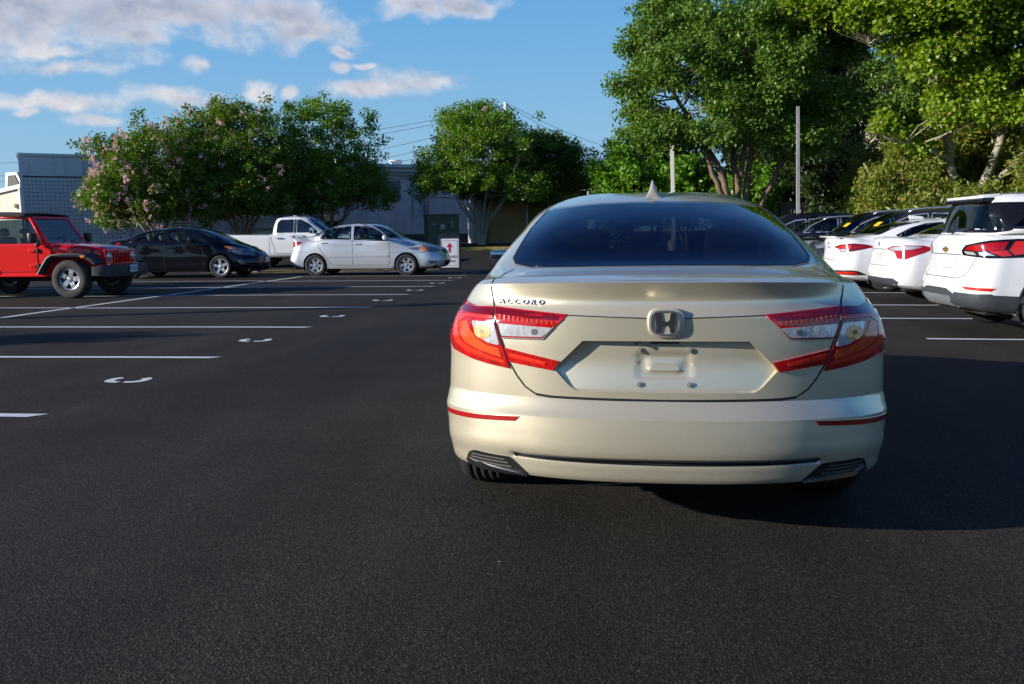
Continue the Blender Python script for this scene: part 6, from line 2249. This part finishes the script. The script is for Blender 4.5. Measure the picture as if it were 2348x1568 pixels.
WIRE = mat("wire", (.05, .05, .055), .6)
wires = [((1168, 239), (600, 330)), ((1170, 247), (600, 345)), ((1166, 268), (640, 385)), ((1166, 290), (640, 408)), ((1168, 318), (700, 398)),
         ((1170, 240), (1420, 345)), ((1172, 247), (1430, 372)), ((1172, 285), (1420, 372)), ((1172, 290), (1430, 385)), ((1172, 318), (1420, 382)), ((1172, 345), (1430, 402))]
for i, (p, q) in enumerate(wires):
    a_, b_ = pxp(*p, 86), pxp(*q, 86 + (8 if q[0] > 1200 else -4))
    pts = [a_.lerp(b_, t) - Vector((0, 0, 1.1 * 4 * t * (1 - t) * .35)) for t in np.linspace(0, 1, 12)]
    o = MB().tube(pts, .020, 5).build("overhead_wire", WIRE)
    nth = ["topmost", "second", "third", "fourth", "fifth", "sixth"][i if i < 5 else i - 5]
    tag(o, f"thin overhead wire running {'left' if i < 5 else 'right'} from the utility pole, {nth} from its top", "wire", "wires on the utility pole")
a_, b_ = pxp(0, 400, 95), pxp(300, 392, 95)
for dz in (0, -3.0, 1.2):
    o = MB().tube([pxp(-60, 404 + dz * 10, 95), pxp(120, 402 + dz * 10, 95), pxp(330, 396 + dz * 10, 95)], .020, 5).build("overhead_wire", WIRE)
    tag(o, {0: "middle", -3.0: "highest", 1.2: "lowest"}[dz] + " of the thin overhead wires in the sky above the cream annex", "wire", "wires over the annex")

# fence of upright planks
fr = empty("plank_fence", (8.2, 43.4, .98), R_(4))
tag(fr, "weathered upright plank fence behind the dark suvs", "fence")
WOOD = mat("weathered_wood", (.30, .225, .13), .85, var=.35, vscale=5, bump=.3, bscale=30)
WOOD2 = mat("weathered_wood_grey", (.235, .19, .125), .85, var=.35, vscale=5, bump=.3, bscale=30)
pm = []
for h_, m_ in ((1.62, WOOD), (1.58, WOOD2), (1.66, WOOD)):
    b = MB().prism([(-.066, 0), (.066, 0), (.066, h_ - .05), (.035, h_), (-.035, h_), (-.066, h_ - .05)], -.011, .011)
    pm.append(mesh_data("plank", b.v, b.f, m_))
for i in range(62):
    o = link(bpy.data.objects.new("plank", random.choice(pm)), fr)
    o.location = (i * .145, random.uniform(-.006, .006), random.uniform(-.03, .02))
    o.rotation_euler = (random.uniform(-.01, .01), random.uniform(-.012, .012), 0)
for i in range(5):
    MB().box((i * 2.2 + .3, .08, .92), (.12, .12, 1.9 if i != 2 else 2.15)).build("post", WOOD2, fr)
for z in (.35, 1.25):
    MB().box((4.4, .045, z), (9.0, .05, .09)).build("rail", WOOD2, fr)

# house far behind the trees
hs = empty("cream_house", (11.4, 60.0, .9), R_(-8))
tag(hs, "tall cream clapboard house with white windows glimpsed through the trees", "house")
SID, t_, b_ = new_mat("clapboard")
co_ = t_.new('ShaderNodeTexCoord').outputs['Object']
sp_ = t_.new('ShaderNodeSeparateXYZ')
t_.link(co_, sp_.inputs[0])
fr_ = t_.math('FRACT', t_.math('MULTIPLY', sp_.outputs[2], 7.5))
b_.inputs['Base Color'].default_value = (.66, .58, .40, 1)
b_.inputs['Roughness'].default_value = .7
t_.link(t_.bump(fr_, .8, .02), b_.inputs['Normal'])
MB().box((3.2, 4.5, 5.0), (6.4, 9, 10.0)).build("wall", SID, hs)
MB().box((10.4, 6.5, 3.2), (8.0, 9, 6.4)).build("wing_wall", SID, hs)
MB().prism([(-.5, 10.0), (6.9, 10.0), (3.2, 13.2)], -.4, 9.4).build("roof", mat("roof_shingle", (.10, .09, .09), .9, var=.3, vscale=6), hs)
MB().prism([(1.6, 6.4), (11.4, 6.4), (6.5, 8.2)], 6.2, 14.6, 'x').build("wing_roof", MATS["roof_shingle"], hs)
for s in (0, 1):
    MB().box((.06 + s * 6.28, -.03, 5.0), (.16, .08, 10.0)).build("corner_board", MWHITE, hs)
for (x, y, z) in ((1.9, -.06, 3.0), (4.5, -.06, 3.0), (1.9, -.06, 6.2), (4.5, -.06, 6.2), (3.2, -.06, 8.8), (8.2, 1.94, 2.8), (11.0, 1.94, 2.8), (8.2, 1.94, 5.2), (11.0, 1.94, 5.2)):
    wn = MB().box((x, y, z), (1.25, .10, 1.75)).build("window", MWHITE, hs)
    for i in (-1, 1):
        for j in (-1, 1):
            MB().box((x + i * .27, y - .04, z + j * .38), (.46, .04, .66)).build("pane", PANE, wn)
wb = empty("white_flat_building", (-5.0, 111.7, .5), R_(8))
tag(wb, "distant white flat-roofed building between the trees above the sedan roof", "building")
MB().box((.5, 4, 3.1), (5.6, 8, 6.2)).build("wall", MWHITE, wb)
MB().box((.5, 4, 5.6), (5.8, 8.2, .5)).build("grey_band", MET, wb)
MB().box((1.5, 3, 6.6), (2.5, 4, 1.0)).build("roof_unit", MWHITE, wb)

# the shop added unseen behind the camera keeps low sky off the sedan's tail
blocker = empty("tan_sky_blocker", (-7.0, -21.0, 0), 0)
tag(blocker, "long tan brick shop added unseen behind the viewer against the low sky", "building")
TANB = brick_white("tan_brick", (.40, .30, .19), (.36, .31, .25))
MB().box((0, -6, 2.6), (34, 12, 5.2)).build("wall", TANB, blocker)
MB().box((0, -5.9, 5.3), (34.6, 12.6, .3)).build("roof_edge", COPING, blocker)
for i in range(5):
    wn = MB().box((-13 + i * 6.4, .06, 1.9), (3.6, .12, 2.4)).build("window", COPING, blocker)
    MB().box((-13 + i * 6.4, .14, 1.9), (3.3, .06, 2.1)).build("pane", PANE, wn)
# ---------------------------------------------------------------- trees
def leaf_mat(name, c0, c1, c2=None, trans=.30, rough=.45):
    m, t, b = new_mat(name)
    out = t.n['Material Output']
    co = t.new('ShaderNodeTexCoord').outputs['Object']
    n = t.noise(co, 2.2, 3.0, .6)
    wn = t.new('ShaderNodeTexWhiteNoise')
    t.link(t.vmath('SNAP', co, (.11, .11, .11)), wn.inputs['Vector'])
    f = t.math('MULTIPLY_ADD', wn.outputs[0], .55, t.math('MULTIPLY_ADD', n, .9, -.22), clamp=True)
    c = t.mix(f, (*c0, 1), (*c1, 1))
    if c2:
        c = t.mix(t.smooth(wn.outputs[0], .93, .97), c, (*c2, 1))
    t.link(c, b.inputs['Base Color'])
    b.inputs['Roughness'].default_value = rough
    b.inputs['Specular IOR Level'].default_value = .35
    tr = t.new('ShaderNodeBsdfTranslucent')
    t.link(t.vmath('MULTIPLY', c, (1.5, 1.6, .5)), tr.inputs[0])
    mx = t.new('ShaderNodeMixShader')
    mx.inputs[0].default_value = trans
    t.link(b.outputs[0], mx.inputs[1])
    t.link(tr.outputs[0], mx.inputs[2])
    t.link(mx.outputs[0], out.inputs[0])
    return m


def leaves(centres, per, spread, size, r, up=.5, flat=.75, long=1.9, droop=0.0):
    """diamond leaves scattered round cluster centres -> vertex array (n*4,3)"""
    C_ = np.repeat(np.asarray(centres), per, axis=0)
    n = len(C_)
    d = r.normal(size=(n, 3))
    d /= np.linalg.norm(d, axis=1, keepdims=True)
    rad = spread * r.random((n, 1)) ** .55
    p = C_ + d * rad * np.array([1, 1, flat])
    p[:, 2] -= droop * r.random(n)
    # leaf axis: outward and random, normal biased up
    ax = d + r.normal(size=(n, 3)) * .8
    ax[:, 2] -= .25
    ax /= np.linalg.norm(ax, axis=1, keepdims=True)
    nn = r.normal(size=(n, 3)) * .8 + d * .35
    nn[:, 2] += up
    nn -= ax * np.sum(nn * ax, axis=1, keepdims=True)
    nn /= np.maximum(np.linalg.norm(nn, axis=1, keepdims=True), 1e-6)
    sd = np.cross(nn, ax)
    s = size * (.6 + .8 * r.random((n, 1)))
    L_, W_ = s * long / 2, s / 2
    V = np.stack([p - ax * L_, p + sd * W_ - nn * s * .08, p + ax * L_, p - sd * W_ - nn * s * .08], axis=1)
    return V.reshape(-1, 3)


def shell_points(lumps, n, r, inner=.25):
    w_ = np.array([l[1][0] * l[1][1] + l[1][1] * l[1][2] + l[1][0] * l[1][2] for l in lumps])
    w_ = w_ / w_.sum()
    idx = r.choice(len(lumps), n, p=w_)
    d = r.normal(size=(n, 3))
    d /= np.linalg.norm(d, axis=1, keepdims=True)
    rad = 1 - (1 - inner) * (1 - r.random((n, 1))) ** 1.0 * r.random((n, 1)) ** 1.3
    rad = rad * (1 + .10 * r.normal(size=(n, 1)))
    cen = np.array([l[0] for l in lumps])[idx]
    rr = np.array([l[1] for l in lumps])[idx]
    return cen + d * rr * rad


def grow(name, label, base, lumps, lm, bark, seed, clusters, per, spread, size, stems, group="trees round the parking lot", leaf_kw=None, blossoms=None, twigs=.5,
         inner=.3, cat="tree", bloom_mat=None, extra_leaf=None, cut_low=None):
    """base (x,y,z); lumps are absolute (centre, radii); stems: list of (path points relative to the base, r0, r1)"""
    r = np.random.default_rng(seed)
    root = empty(name, base)
    tag(root, label, cat, group)
    B = np.array(base)
    lumps = [((np.array(c) - B), np.array(rad)) for c, rad in lumps]
    cen = shell_points(lumps, clusters, r, inner)
    if cut_low is not None:
        cen = cen[cen[:, 2] > cut_low]
    kw = dict(up=.5, flat=.75, long=1.9)
    kw.update(leaf_kw or {})
    V = leaves(cen, per, spread, size, r, **kw)
    mk_arrays("crown", V, np.arange(len(V)), 4, lm, root)
    mb = MB()
    spts = []
    for path, r0, r1 in stems:
        pts = spl(np.array(path, float), [5] * (len(path) - 1))
        pts[1:-1] += r.normal(size=(len(pts) - 2, 3)) * r0 * .25
        rs = list(np.linspace(r0, r1, len(pts)))
        mb.tube(pts, rs, 8)
        spts += [(p, q) for p, q in zip(pts[len(pts) // 3:], rs[len(rs) // 3:])]
    SP = np.array([p for p, _ in spts])
    SR = np.array([q for _, q in spts])
    pick = r.choice(len(cen), int(len(cen) * twigs), replace=False)
    for i in pick:
        c = cen[i]
        dd = np.linalg.norm(SP - c, axis=1) + np.maximum(SP[:, 2] - c[2], 0) * 1.5
        k_ = int(np.argmin(dd))
        a = SP[k_]
        ln = np.linalg.norm(c - a)
        mid = (a + c) / 2 + r.normal(size=3) * ln * .10 + np.array([0, 0, ln * .06])
        r0 = min(SR[k_] * .6, .012 + ln * .014)
        mb.tube([a, mid, c], [r0, r0 * .6, r0 * .22], 5, cap=False)
    mb.build("trunk", bark, root, True)
    if blossoms:
        nb, pm, bs = blossoms
        # flower heads sit on the outside of the crown
        out = shell_points(lumps, nb * 3, r, .93)
        out = out[np.argsort(-np.min([np.linalg.norm((out - c) / rad, axis=1) for c, rad in lumps], axis=0))][: nb]
        heads = np.repeat(out, 3, axis=0) + r.normal(size=(len(out) * 3, 3)) * np.array([.07, .07, .12])
        V = leaves(heads, 14, .10, bs, r, up=.1, flat=1.2, long=1.1)
        mk_arrays("blossoms", V, np.arange(len(V)), 4, pm, root)
    return root


BARK_C = mat("crepe_bark", (.30, .22, .15), .8, var=.35, vscale=5, bump=.3, bscale=12)
BARK_P = mat("pale_bark", (.42, .38, .32), .8, var=.30, vscale=4, bump=.3, bscale=12)
BARK_E = mat("elm_bark", (.20, .13, .08), .85, var=.35, vscale=6, bump=.6, bscale=18, bdist=.02)
BARK_S = mat("sycamore_bark", (.36, .32, .23), .8, var=.45, vscale=2.5, bump=.2)
BARK_D = mat("dark_bark", (.06, .045, .035), .9, var=.3, vscale=6, bump=.4)
L_CREPE = leaf_mat("crepe_leaf", (.042, .100, .012), (.150, .270, .018), (.32, .15, .03))
L_CREPE2 = leaf_mat("crepe_leaf_light", (.048, .120, .012), (.185, .330, .018), (.27, .22, .03))
L_ELM = leaf_mat("elm_leaf", (.050, .115, .020), (.190, .310, .040))
L_SYC = leaf_mat("sycamore_leaf", (.090, .165, .012), (.320, .450, .022), (.30, .20, .04), .35)
L_UND = leaf_mat("undergrowth_leaf", (.048, .130, .010), (.180, .360, .016))
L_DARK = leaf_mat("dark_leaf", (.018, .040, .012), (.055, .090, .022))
L_JUN = leaf_mat("juniper_leaf", (.100, .145, .020), (.290, .340, .050), (.42, .20, .05))
PINK = leaf_mat("pink_blossom", (.62, .34, .44), (.85, .58, .68), None, .25)


def lump_cloud(c, rad, n, r, k=.52, jitter=.62):
    """a big ellipsoid broken into lumps so that the outline is uneven"""
    c, rad = np.array(c, float), np.array(rad, float)
    out = [(c, rad * .72)]
    for i in range(n):
        d = r.normal(size=3)
        d /= np.linalg.norm(d)
        s = k * (.65 + .55 * r.random())
        out.append((c + d * rad * (jitter + .12 * r.random()), rad * s * np.array([1, 1, .85])))
    return out


def crepe(x, y, h, w_, label, seed, lm=L_CREPE, bark=BARK_C, bloom=90, z0=None, nstem=8, dens_=1.0, skirt=2.3):
    z0 = gz(x, y) + .2 if z0 is None else z0
    r = np.random.default_rng(seed + 500)
    cz = z0 + skirt + (h - skirt) * .5
    lumps = lump_cloud((x, y, cz), (w_ * .49, w_ * .47, (h - skirt) * .50), 22, r, .40, .66)
    for i in range(12):
        a = 6.28 * i / 12 + r.random() * .4
        lumps.append((np.array([x + math.cos(a) * w_ * .36, y + math.sin(a) * w_ * .36, z0 + skirt + .35 + r.random() * 1.1]), np.array([w_ * .16, w_ * .16, .55])))
    # upright sprays along the top
    for i in range(9):
        a = r.random() * 6.28
        q = r.random() ** .5 * w_ * .40
        zz = z0 + h - .35 - .9 * (q / (w_ * .45)) ** 2 + r.random() * .35
        lumps.append((np.array([x + math.cos(a) * q, y + math.sin(a) * q, zz]), np.array([.28, .28, .60])))
    stems = []
    for i in range(nstem):
        a = 6.28 * i / nstem + r.random() * .5
        k1, k2 = .10 + .05 * r.random(), w_ * (.16 + .12 * r.random())
        stems.append(([(math.cos(a) * k1, math.sin(a) * k1, -.15), (math.cos(a) * (k1 + .16), math.sin(a) * (k1 + .16), .8), (math.cos(a) * k2 * .7, math.sin(a) * k2 * .7, skirt + .2),
                       (math.cos(a) * k2 * 1.3, math.sin(a) * k2 * 1.3, skirt + (h - skirt) * .55)], .075 + .03 * r.random(), .022))
    return grow("crepe_myrtle", label, (x, y, z0), lumps, lm, bark, seed, int(900 * dens_), 62, .42, .072, stems, "crepe myrtles in the planting bed",
                dict(up=.6), (bloom, PINK, .058) if bloom else None, .35, .25)


crepe(-20.9, 39.6, 6.3, 6.6, "crepe myrtle thick with pink blossom, the one nearest the block wall end", 1, bloom=230, dens_=1.05, skirt=1.55)
crepe(-17.5, 41.5, 7.0, 6.8, "crepe myrtle with scattered pink blossom, middle of the three behind the black sedan", 2, bloom=90, dens_=1.05, skirt=1.7)
crepe(-13.8, 43.9, 7.2, 6.6, "mostly green crepe myrtle with few flowers behind the white pickup cab", 3, L_CREPE2, bloom=26, dens_=1.1, skirt=1.7)
crepe(-6.25, 45.2, 6.9, 7.9, "green crepe myrtle with pale spreading stems behind the folding sign", 4, L_CREPE2, BARK_P, 5, gz(-6.3, 45.2) + .22, 9, 1.05, 2.1)
crepe(-3.3, 49.5, 6.2, 5.6, "darker crepe myrtle just behind the green one, over the sedan's roof corner", 5, L_CREPE, BARK_P, 8, None, 7, .95, 2.2)

# the big elm over the sedan
r = np.random.default_rng(3)
ex, ey, ez = 5.25, 35.4, gz(5.2, 35.4)
EL = []
for (cx_, cz_, rx_, rz_, cy_) in ((2.6, 7.6, 2.4, 1.7, 35.0), (1.2, 6.2, 1.5, 1.2, 34.6), (3.6, 9.8, 2.6, 1.8, 35.4), (5.6, 8.0, 2.6, 1.9, 34.2), (6.6, 10.6, 2.8, 2.0, 35.6), (4.4, 6.4, 1.8, 1.2, 34.0), (8.2, 8.0, 2.0, 1.7, 35.8),
                                  (5.0, 12.6, 2.8, 1.8, 35.6), (2.6, 4.9, 1.5, 1.0, 34.4), (4.2, 5.0, 1.5, .9, 33.9), (6.0, 5.0, 1.5, .9, 34.0), (7.6, 4.6, 1.6, 1.0, 34.6), (8.8, 6.2, 1.6, 1.2, 35.0), (6.8, 7.2, 1.6, 1.2, 33.6), (4.6, 8.8, 1.8, 1.3, 33.6), (9.6, 9.0, 1.8, 1.4, 36.0), (9.4, 11.5, 2.2, 1.6, 36.5), (7.4, 13.0, 2.6, 1.6, 36.0), (7.4, 6.0, 1.5, 1.2, 35.2), (2.4, 11.2, 1.8, 1.5, 35.6), (1.5, 8.6, 1.3, 1.0, 35.0), (6.3, 6.3, 1.4, 1.0, 33.9), (2.0, 5.2, 1.1, .9, 34.8), (8.6, 10.6, 1.8, 1.6, 35.8)):
    EL += lump_cloud((cx_, cy_, cz_), (rx_ * .85, rx_ * .8, rz_ * .85), 5, r, .5, .65)
st = []
for (p, r0, r1) in (([(0, 0, -.2), (-.10, 0, 1.3), (-.75, -.2, 3.2), (-2.2, -.4, 5.6), (-3.4, -.3, 7.4)], .20, .04), ([(.05, 0, -.2), (.05, 0, 1.6), (-.2, 0, 4.0), (-.9, .1, 7.5), (-1.3, .2, 10.5)], .20, .04),
                    ([(.12, 0, 0), (.30, .0, 1.6), (.55, .1, 4.2), (.8, .1, 8), (1.2, 0, 11)], .17, .04), ([(.2, 0, 0), (.9, .1, 1.8), (1.7, .2, 3.6), (2.6, .3, 6.4), (3.0, .3, 9)], .15, .04),
                    ([(-.1, 0, 1.2), (-.9, -.6, 2.8), (-1.6, -.9, 4.4), (-2.6, -1.0, 5.4)], .14, .04), ([(.0, 0, 2.5), (.2, -.7, 4.2), (.6, -1.0, 6.4)], .13, .04)):
    st.append((p, r0, r1))
grow("elm_tree", "large spreading elm with reddish multi-stem trunk rising above the gold sedan roof", (ex, ey, ez), EL, L_ELM, BARK_E, 21, 2350, 58, .46, .079, st, "trees behind the lot", dict(up=.6), None, .30, .35)

# undergrowth and small trees behind the elm
r = np.random.default_rng(4)
for i, (x, y, h_, w_, lm_, lab) in enumerate([
        (1.2, 44.0, 4.8, 4.6, L_UND, "bright green bushy tree at the open end of the woods, beside the distant lamp posts"),
        (4.0, 43.0, 4.2, 4.4, L_UND, "bright green bush just right of the first light pole"),
        (2.8, 46.5, 7.2, 5.0, L_ELM, "mid green tree behind the bright bushes by the first light pole"),
        (6.6, 42.0, 3.6, 4.0, L_UND, "low green bush behind the elm trunk"),
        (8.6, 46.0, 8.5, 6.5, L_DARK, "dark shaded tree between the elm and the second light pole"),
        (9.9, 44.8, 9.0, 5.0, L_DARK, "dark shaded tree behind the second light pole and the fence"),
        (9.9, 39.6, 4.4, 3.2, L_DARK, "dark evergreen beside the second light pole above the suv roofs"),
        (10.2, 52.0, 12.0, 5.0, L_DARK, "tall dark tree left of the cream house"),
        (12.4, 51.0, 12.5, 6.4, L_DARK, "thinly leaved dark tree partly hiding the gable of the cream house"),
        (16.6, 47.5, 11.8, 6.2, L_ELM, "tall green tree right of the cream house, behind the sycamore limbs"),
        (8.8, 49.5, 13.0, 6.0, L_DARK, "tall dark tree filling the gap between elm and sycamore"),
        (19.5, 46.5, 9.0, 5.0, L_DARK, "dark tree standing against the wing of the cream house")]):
    z0 = gz(x, y)
    thin = .34 if 'house' in lab and x < 15 else 1.0
    lp = lump_cloud((x, y, z0 + h_ * .56), (w_ * .48, w_ * .45, h_ * .46), 12, r, .42, .62)
    sm = [([(0, 0, -.2), (.1, 0, h_ * .3), (.2, .1, h_ * .7)], .10, .03), ([(.1, 0, .2), (.5, 0, h_ * .35), (.9, .1, h_ * .6)], .07, .02), ([(-.1, 0, .2), (-.6, 0, h_ * .4), (-.9, .1, h_ * .65)], .07, .02)]
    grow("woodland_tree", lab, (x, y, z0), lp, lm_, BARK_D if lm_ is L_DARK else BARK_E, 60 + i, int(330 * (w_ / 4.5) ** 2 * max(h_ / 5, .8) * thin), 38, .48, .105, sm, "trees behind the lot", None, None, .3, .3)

# sycamore with mottled pale limbs on the right
sx0, sy0 = 13.0, 33.5
sz0 = gz(sx0, sy0)
r = np.random.default_rng(9)
SL = []
for (cx_, cy_, cz_, rx_, rz_) in ((8.4, 31.8, 9.6, 2.3, 1.2), (10.4, 30.8, 9.0, 2.2, 1.4), (12.6, 30.6, 9.0, 2.4, 1.5), (15.0, 31.0, 8.4, 2.4, 1.7), (11.2, 32.0, 10.8, 3.2, 1.5), (14.6, 32.0, 10.8, 3.2, 1.6), (17.6, 32.5, 9.0, 2.8, 2.6),
                                  (9.2, 31.0, 8.2, 1.5, .8), (15.8, 31.2, 6.6, 1.9, 1.2), (17.6, 31.6, 6.2, 2.0, 1.8), (12.0, 31.0, 7.5, 1.3, .7), (13.6, 31.3, 6.9, 1.3, .7), (13.6, 31.5, 5.3, 1.3, .8), (11.9, 31.3, 4.9, 1.0, .5), (15.4, 31.0, 5.0, 1.5, .9), (17.4, 31.6, 4.2, 1.9, 1.3), (7.2, 32.0, 9.2, 1.3, .9),
                                  (10.9, 31.0, 7.2, .9, .6), (9.6, 32.4, 9.0, 1.8, 1.0), (11.4, 32.6, 8.6, 1.6, .9), (13.6, 32.8, 8.4, 2.0, 1.2), (16.2, 31.4, 10.0, 2.0, 1.4), (14.4, 30.6, 7.4, 1.4, .8), (10.2, 31.6, 10.2, 2.4, 1.2), (8.0, 32.2, 10.6, 2.2, 1.2), (12.6, 31.0, 7.9, 1.6, .8), (16.6, 31.0, 7.6, 1.8, 1.2), (18.6, 32, 7.6, 2.0, 1.6), (15.0, 30.8, 5.9, 1.4, .7), (9.9, 32.6, 4.9, .7, .4), (10.3, 31.4, 8.2, 1.5, .8), (11.2, 31.6, 6.7, 1.1, .8), (12.5, 31.6, 6.3, 1.1, .7), (13.1, 31.8, 7.5, 1.3, .8), (11.8, 32.0, 5.7, .9, .6), (10.6, 31.8, 7.4, 1.3, .7), (11.9, 31.4, 7.0, 1.2, .7), (12.9, 32.2, 6.6, 1.2, .8), (8.8, 31.6, 8.6, 1.3, .7), (11.0, 32.8, 4.4, .9, .5)):
    SL += lump_cloud((cx_, cy_, cz_), (rx_ * .9, rx_ * .7, rz_ * .9), 5, r, .5, .62)
st = [([(0, 0, -.3), (-.3, 0, 2.0), (-.55, -.1, 3.4), (-1.2, -.3, 5.2), (-1.9, -.6, 6.9), (-2.9, -1.0, 8.3), (-4.2, -1.5, 9.2)], .20, .05),
      ([(-.5, -.1, 3.2), (-1.6, -.5, 3.75), (-2.6, -.8, 3.9), (-3.6, -1.0, 4.2)], .10, .03),
      ([(-1.25, -.3, 5.2), (-1.2, -.7, 6.4), (-.8, -1.0, 7.6), (-.3, -1.3, 8.8)], .12, .04),
      ([(-1.9, -.6, 6.8), (-2.8, -.9, 6.9), (-3.9, -1.2, 7.2)], .08, .03),
      ([(0, 0, 1.0), (.9, -.2, 3.4), (1.3, -.5, 5.6), (1.6, -.8, 7.8), (2.2, -1.0, 10)], .17, .05), ([(1.3, -.5, 5.6), (2.4, -.9, 6.9), (4.0, -1.2, 7.6)], .12, .04), ([(1.35, -.6, 6.0), (.6, -.9, 6.9), (-.2, -1.2, 7.7)], .10, .03),
      ([(.2, 0, 1.5), (2.2, -.3, 3.8), (4.0, -.8, 5.4)], .14, .04)]
grow("sycamore_tree", "sycamore with broad yellow-green leaves and mottled pale limbs in the upper corner", (sx0, sy0, sz0), SL, L_SYC, BARK_S, 31, 4300, 32, .46, .118, st, "trees behind the lot", dict(up=.45, long=1.25), None, .25, .35)

# feathery junipers along the edge
r = np.random.default_rng(12)
for i, (x, y, h_, w_, lab) in enumerate([(11.4, 37.2, 4.3, 3.8, "feathery juniper bush nearest the plank fence"), (14.0, 35.4, 5.4, 4.4, "tall feathery juniper bush behind the white suv roof"),
                                         (16.8, 34.6, 6.0, 4.6, "feathery juniper bush at the picture edge above the white suv"), (12.4, 32.4, 3.2, 3.6, "low sunlit juniper in front of the sycamore trunk"), (10.9, 33.6, 4.4, 3.4, "sunlit juniper nearest the second pole, above the dark suv roofs"), (15.4, 32.0, 4.2, 3.8, "rounded sunlit juniper right behind the white suv roof")]):
    z0 = gz(x, y)
    lp = lump_cloud((x, y, z0 + h_ * .50), (w_ * .5, w_ * .42, h_ * .50), 16, r, .36, .66)
    sm = [([(0, 0, -.2), (.2 * s_, 0, h_ * .3), (.7 * s_, .1, h_ * .75)], .07, .02) for s_ in (-2, -1, 0, 1, 2)]
    grow("juniper_bush", lab, (x, y, z0), lp, L_JUN, BARK_C, 90 + i, int(420 * (w_ / 4) ** 2 * h_ / 5), 46, .40, .060, sm, "junipers along the lot edge", dict(up=.3, long=3.2, flat=1.1), None, .45, .2, "bush")

# far trees at the end of the lot
for i, (x, y, h_, w_, lab) in enumerate([(-6.5, 78, 8.0, 6.0, "distant conical tree right of the darker crepe myrtle"), (-3.6, 96, 7.2, 5.0, "small distant conical tree near the far lamp posts"), (.9, 98, 9.2, 7.0, "distant round tree behind the far lamp posts")]):
    z0 = .4
    lp = lump_cloud((x, y, z0 + h_ * .52), (w_ * .42, w_ * .42, h_ * .5), 10, r, .42, .6)
    sm = [([(0, 0, -.2), (0, 0, h_ * .4), (0, .1, h_ * .8)], .15, .03)]
    grow("distant_tree", lab, (x, y, z0), lp, L_DARK if i == 1 else L_ELM, BARK_D, 120 + i, 420, 26, .65, .20, sm, "distant trees", None, None, .15, .3)

# street trees out of the picture whose shadows reach the stalls
for i, (x, y, h_, w_, lab) in enumerate([(-25.6, 3.6, 5.9, 3.4, "small round tree out of view beyond the stalls, nearest of three"), (-29.6, 6.4, 6.3, 4.2, "round tree out of view beyond the stalls, middle of three"), (-28.2, 14.5, 5.9, 4.4, "round tree out of view beyond the stalls, farthest of three")]):
    lp = lump_cloud((x, y, h_ * .62), (w_ * .45, w_ * .45, h_ * .36), 8, r, .42, .6)
    sm = [([(0, 0, -.2), (0, 0, h_ * .4), (0, .1, h_ * .8)], .13, .03)]
    grow("street_tree", lab, (x, y, 0), lp, L_ELM, BARK_D, 140 + i, 260, 26, .5, .16, sm, "street trees", None, None, .15, .3)

# loose grit and dry leaf scraps on the asphalt
r = np.random.default_rng(77)
n = 90
gx_, gy_ = r.uniform(-9, 7, n), 1.2 + 20 * r.random(n) ** 1.6
sz = r.uniform(.002, .006, n) * (1 + gy_ / 14)
V, F = [], []
for x, y, s_ in zip(gx_, gy_, sz):
    a = r.random() * 6.28
    k0 = len(V)
    for q in range(4):
        th = a + q * 1.57
        V.append((x + math.cos(th) * s_ * (1 + .5 * (q % 2)), y + math.sin(th) * s_, .002))
    V.append((x, y, .002 + s_ * .7))
    F += [(k0 + q, k0 + (q + 1) % 4, k0 + 4) for q in range(4)]
tag(mk("gravel_scraps", V, F, mat("grit", (.20, .17, .13), .9, var=.5, vscale=3)), kind="stuff")
